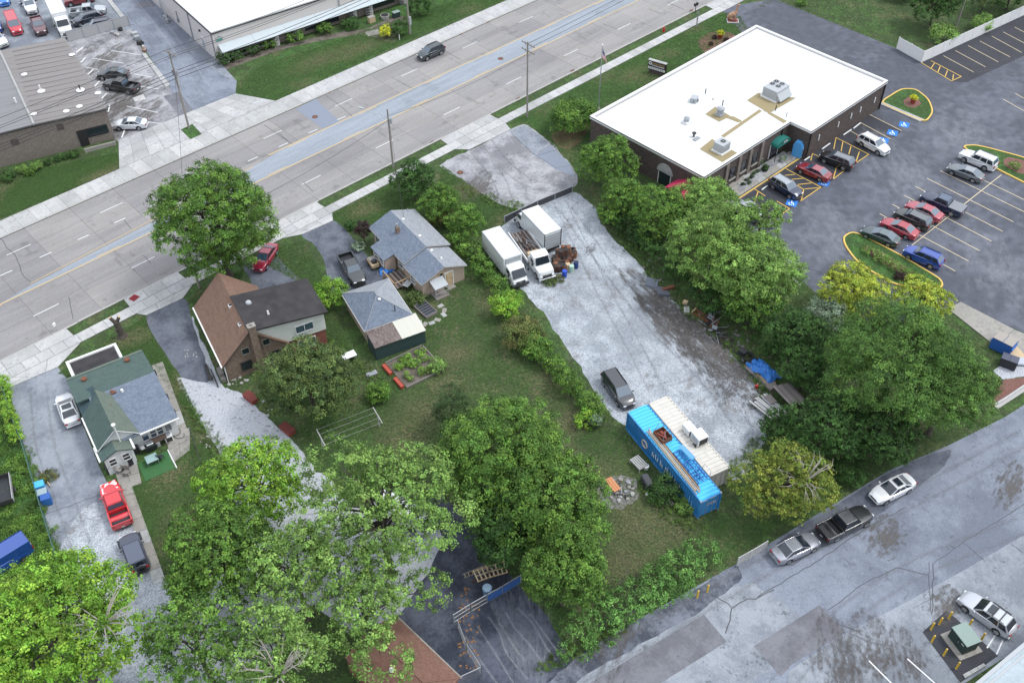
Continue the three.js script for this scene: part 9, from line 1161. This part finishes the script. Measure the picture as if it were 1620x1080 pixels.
// ---- rear lot: ladders and frames, water barrel
{ let t = thing('ladder', 'grey wooden ladder lying behind the pallet frames', 'ladder', at(762, 906).setY(0.6), dirTo([740, 914], [784, 896])); const Ll = 3.6; for (const z of [0.2, -0.2]) part('stile', bx(Ll, 0.09, 0.06, 0, 0, z), M.woodGrey, t); for (let k = 0; k < 10; k++) part('rung', bx(0.05, 0.05, 0.42, -Ll / 2 + 0.2 + k * 0.36, 0.02, 0), M.woodPale, t);
  const pallet = (x, y, tn, l) => { const q = thing('pallet_frame', l, 'pallet', at(x, y).setY(0.55), dirTo([757, 918], [798, 905]) + tn); for (const z of [-0.55, 0, 0.55]) part('runner', bx(1.7, 0.12, 0.08, 0, 0, z), M.woodPale, q); for (let k = 0; k < 5; k++) part('slat', bx(0.12, 0.04, 1.3, -0.78 + k * 0.39, 0.12, 0), std([0.55, 0.45, 0.3], 0.85), q); }; pallet(766, 913, 0.05, 'tan wooden pallet frame, left of two on the trestle'); pallet(786, 907, -0.03, 'tan wooden pallet frame, right of two on the trestle');
  t = thing('trestle', 'dark trestle carrying pallet frames and ladder', 'trestle', at(774, 909), dirTo([757, 918], [798, 905])); part('trestle_beam', [bx(3.6, 0.12, 0.12, 0, 0.42, 0.4), bx(3.6, 0.12, 0.12, 0, 0.42, -0.4)], M.woodDark, t); for (const [x, z] of [[1.6, 0.4], [-1.6, 0.4], [1.6, -0.4], [-1.6, -0.4]]) part('leg', bx(0.1, 0.42, 0.1, x, 0, z), M.woodDark, t);
  t = thing('water_barrel', 'blue-grey water barrel at the steel gate', 'barrel', at(771, 940)); part('drum', [cyl(0.4, 0.38, 1.0, 0, 0, 0, 16), cyl(0.44, 0.44, 0.06, 0, 1.0, 0, 16)], std([0.16, 0.27, 0.4], 0.5), t); part('lid', cyl(0.36, 0.4, 0.1, 0, 1.06, 0, 16), std([0.3, 0.42, 0.55], 0.5), t); const lr = rng(15), lg = []; for (let k = 0; k < 70; k++) { const q = at(lerp(725, 760, lr()), lerp(930, 1060, lr())); lg.push(mv(new THREE.TetrahedronGeometry(0.09 + lr() * 0.08).scale(1, 0.25, 1), q.x, 0.03, q.z, lr() * 6)); } tag(part('fallen_leaves', lg, std([0.25, 0.13, 0.06], 1), null), 'brown fallen leaves on the dark rear lot', 'leaves').userData.kind = 'stuff'; }
// ---- far lawn boxes and truck yard kerb clutter
{ let t = thing('utility_cabinet', 'beige utility cabinet on the warehouse lawn', 'cabinet', at(588, 35), -0.1); part('cabinet', rb(1.1, 0.95, 0.7, 0, 0, 0, 0, 0.03), M.woodPale, t); part('lid', rb(1.15, 0.06, 0.75, 0, 0.95, 0, 0, 0.02), M.oldWalk, t); t = thing('utility_cabinet', 'dark green utility cabinet beside the far pole', 'cabinet', at(627, 27), -0.1); part('cabinet', rb(1.2, 0.9, 0.7, 0, 0, 0, 0, 0.03), M.greenBox, t); part('lid', rb(1.25, 0.08, 0.8, 0, 0.9, 0, 0, 0.02), M.greenLid, t); t = thing('stone_ring', 'dark round stone tub on the warehouse mulch', 'planter', at(609, 29)); part('tub', cyl(0.75, 0.65, 0.6, 0, 0, 0, 16), M.kerb, t); part('soil', cyl(0.65, 0.65, 0.03, 0, 0.59, 0, 16), M.black, t);
  t = thing('marker_post', 'short white marker post on the warehouse lawn', 'post', at(632, 63)); part('post', cyl(0.07, 0.07, 0.85, 0, 0, 0, 10), M.white, t); part('cap', cyl(0.08, 0.08, 0.06, 0, 0.85, 0, 10), M.walk, t); const ms = structure('mulch_strip'); sheet('mulch_bed', organic(P2([[350, 105], [400, 85], [470, 66], [540, 50], [580, 45], [625, 25], [640, 30], [625, 66], [600, 62], [575, 55], [520, 62], [440, 80], [380, 102], [352, 112]]), 0.1), 0.012, M.dirt, ms); slabs(ms, [W(577, 51), W(598, 45.5), W(603, 53), W(582, 58)], 4, 1, [M.oldWalk, M.walk3], { top: 0.04, thick: 0.03, name: 'paver' });
  t = thing('traffic_barrel', 'orange and white traffic barrel by the kerb strip', 'barrel', at(228, 80)); for (const [y, m] of [[0.05, M.orange], [0.25, M.walk], [0.45, M.orange], [0.65, M.walk]]) part('band', cyl(0.26 - y * 0.08, 0.28 - y * 0.08, 0.2, 0, y, 0, 12), m, t); part('base', cyl(0.4, 0.4, 0.06, 0, 0, 0, 12), M.rubber, t); t = thing('blue_drum', 'blue plastic drum by the metal warehouse side door', 'barrel', at(277, 25)); part('drum', cyl(0.42, 0.42, 1.1, 0, 0, 0, 14), std([0.03, 0.1, 0.45], 0.5), t); part('lid', cyl(0.44, 0.44, 0.08, 0, 1.1, 0, 14), M.walk, t);
  const jr = rng(66), junk = [[178, 53], [185, 56], [190, 48], [213, 55], [217, 62], [221, 70], [262, 27], [265, 35]]; junk.forEach(([x, y], i) => { const q = thing('scrap_lump', ['grey scrap lump at the panel fence, first from left', 'grey scrap lump at panel fence, second from left', 'black post stub at the panel fence', 'pale scrap block at the top of the kerb strip', 'grey scrap block, second down the kerb strip', 'dark scrap block, third down the kerb strip', 'white scrap block by the warehouse side wall, upper', 'grey scrap block by the warehouse side wall, lower'][i], 'scrap', at(x, y), jr() * 3); const m = [M.unitGrey, M.kerb, M.black, M.walk3, M.unitGrey, M.darkTrim, M.walk, M.unitGrey][i]; part('block', [rb(0.6 + jr() * 0.5, 0.35 + jr() * 0.4, 0.5 + jr() * 0.3, 0, 0, 0, 0, 0.06), rb(0.4, 0.3, 0.4, 0.35, 0, 0.3, 0.6, 0.05)], m, q); part('strap', rb(0.06, 0.4, 0.55, 0.05, 0, 0, 0, 0.02), M.black, q); });
  chainFence('thin wire fence with posts along warehouse side street', [at(247, 0), at(258, 22), at(266, 37)], 1.8, {}); }
renderer.render(scene, camera);
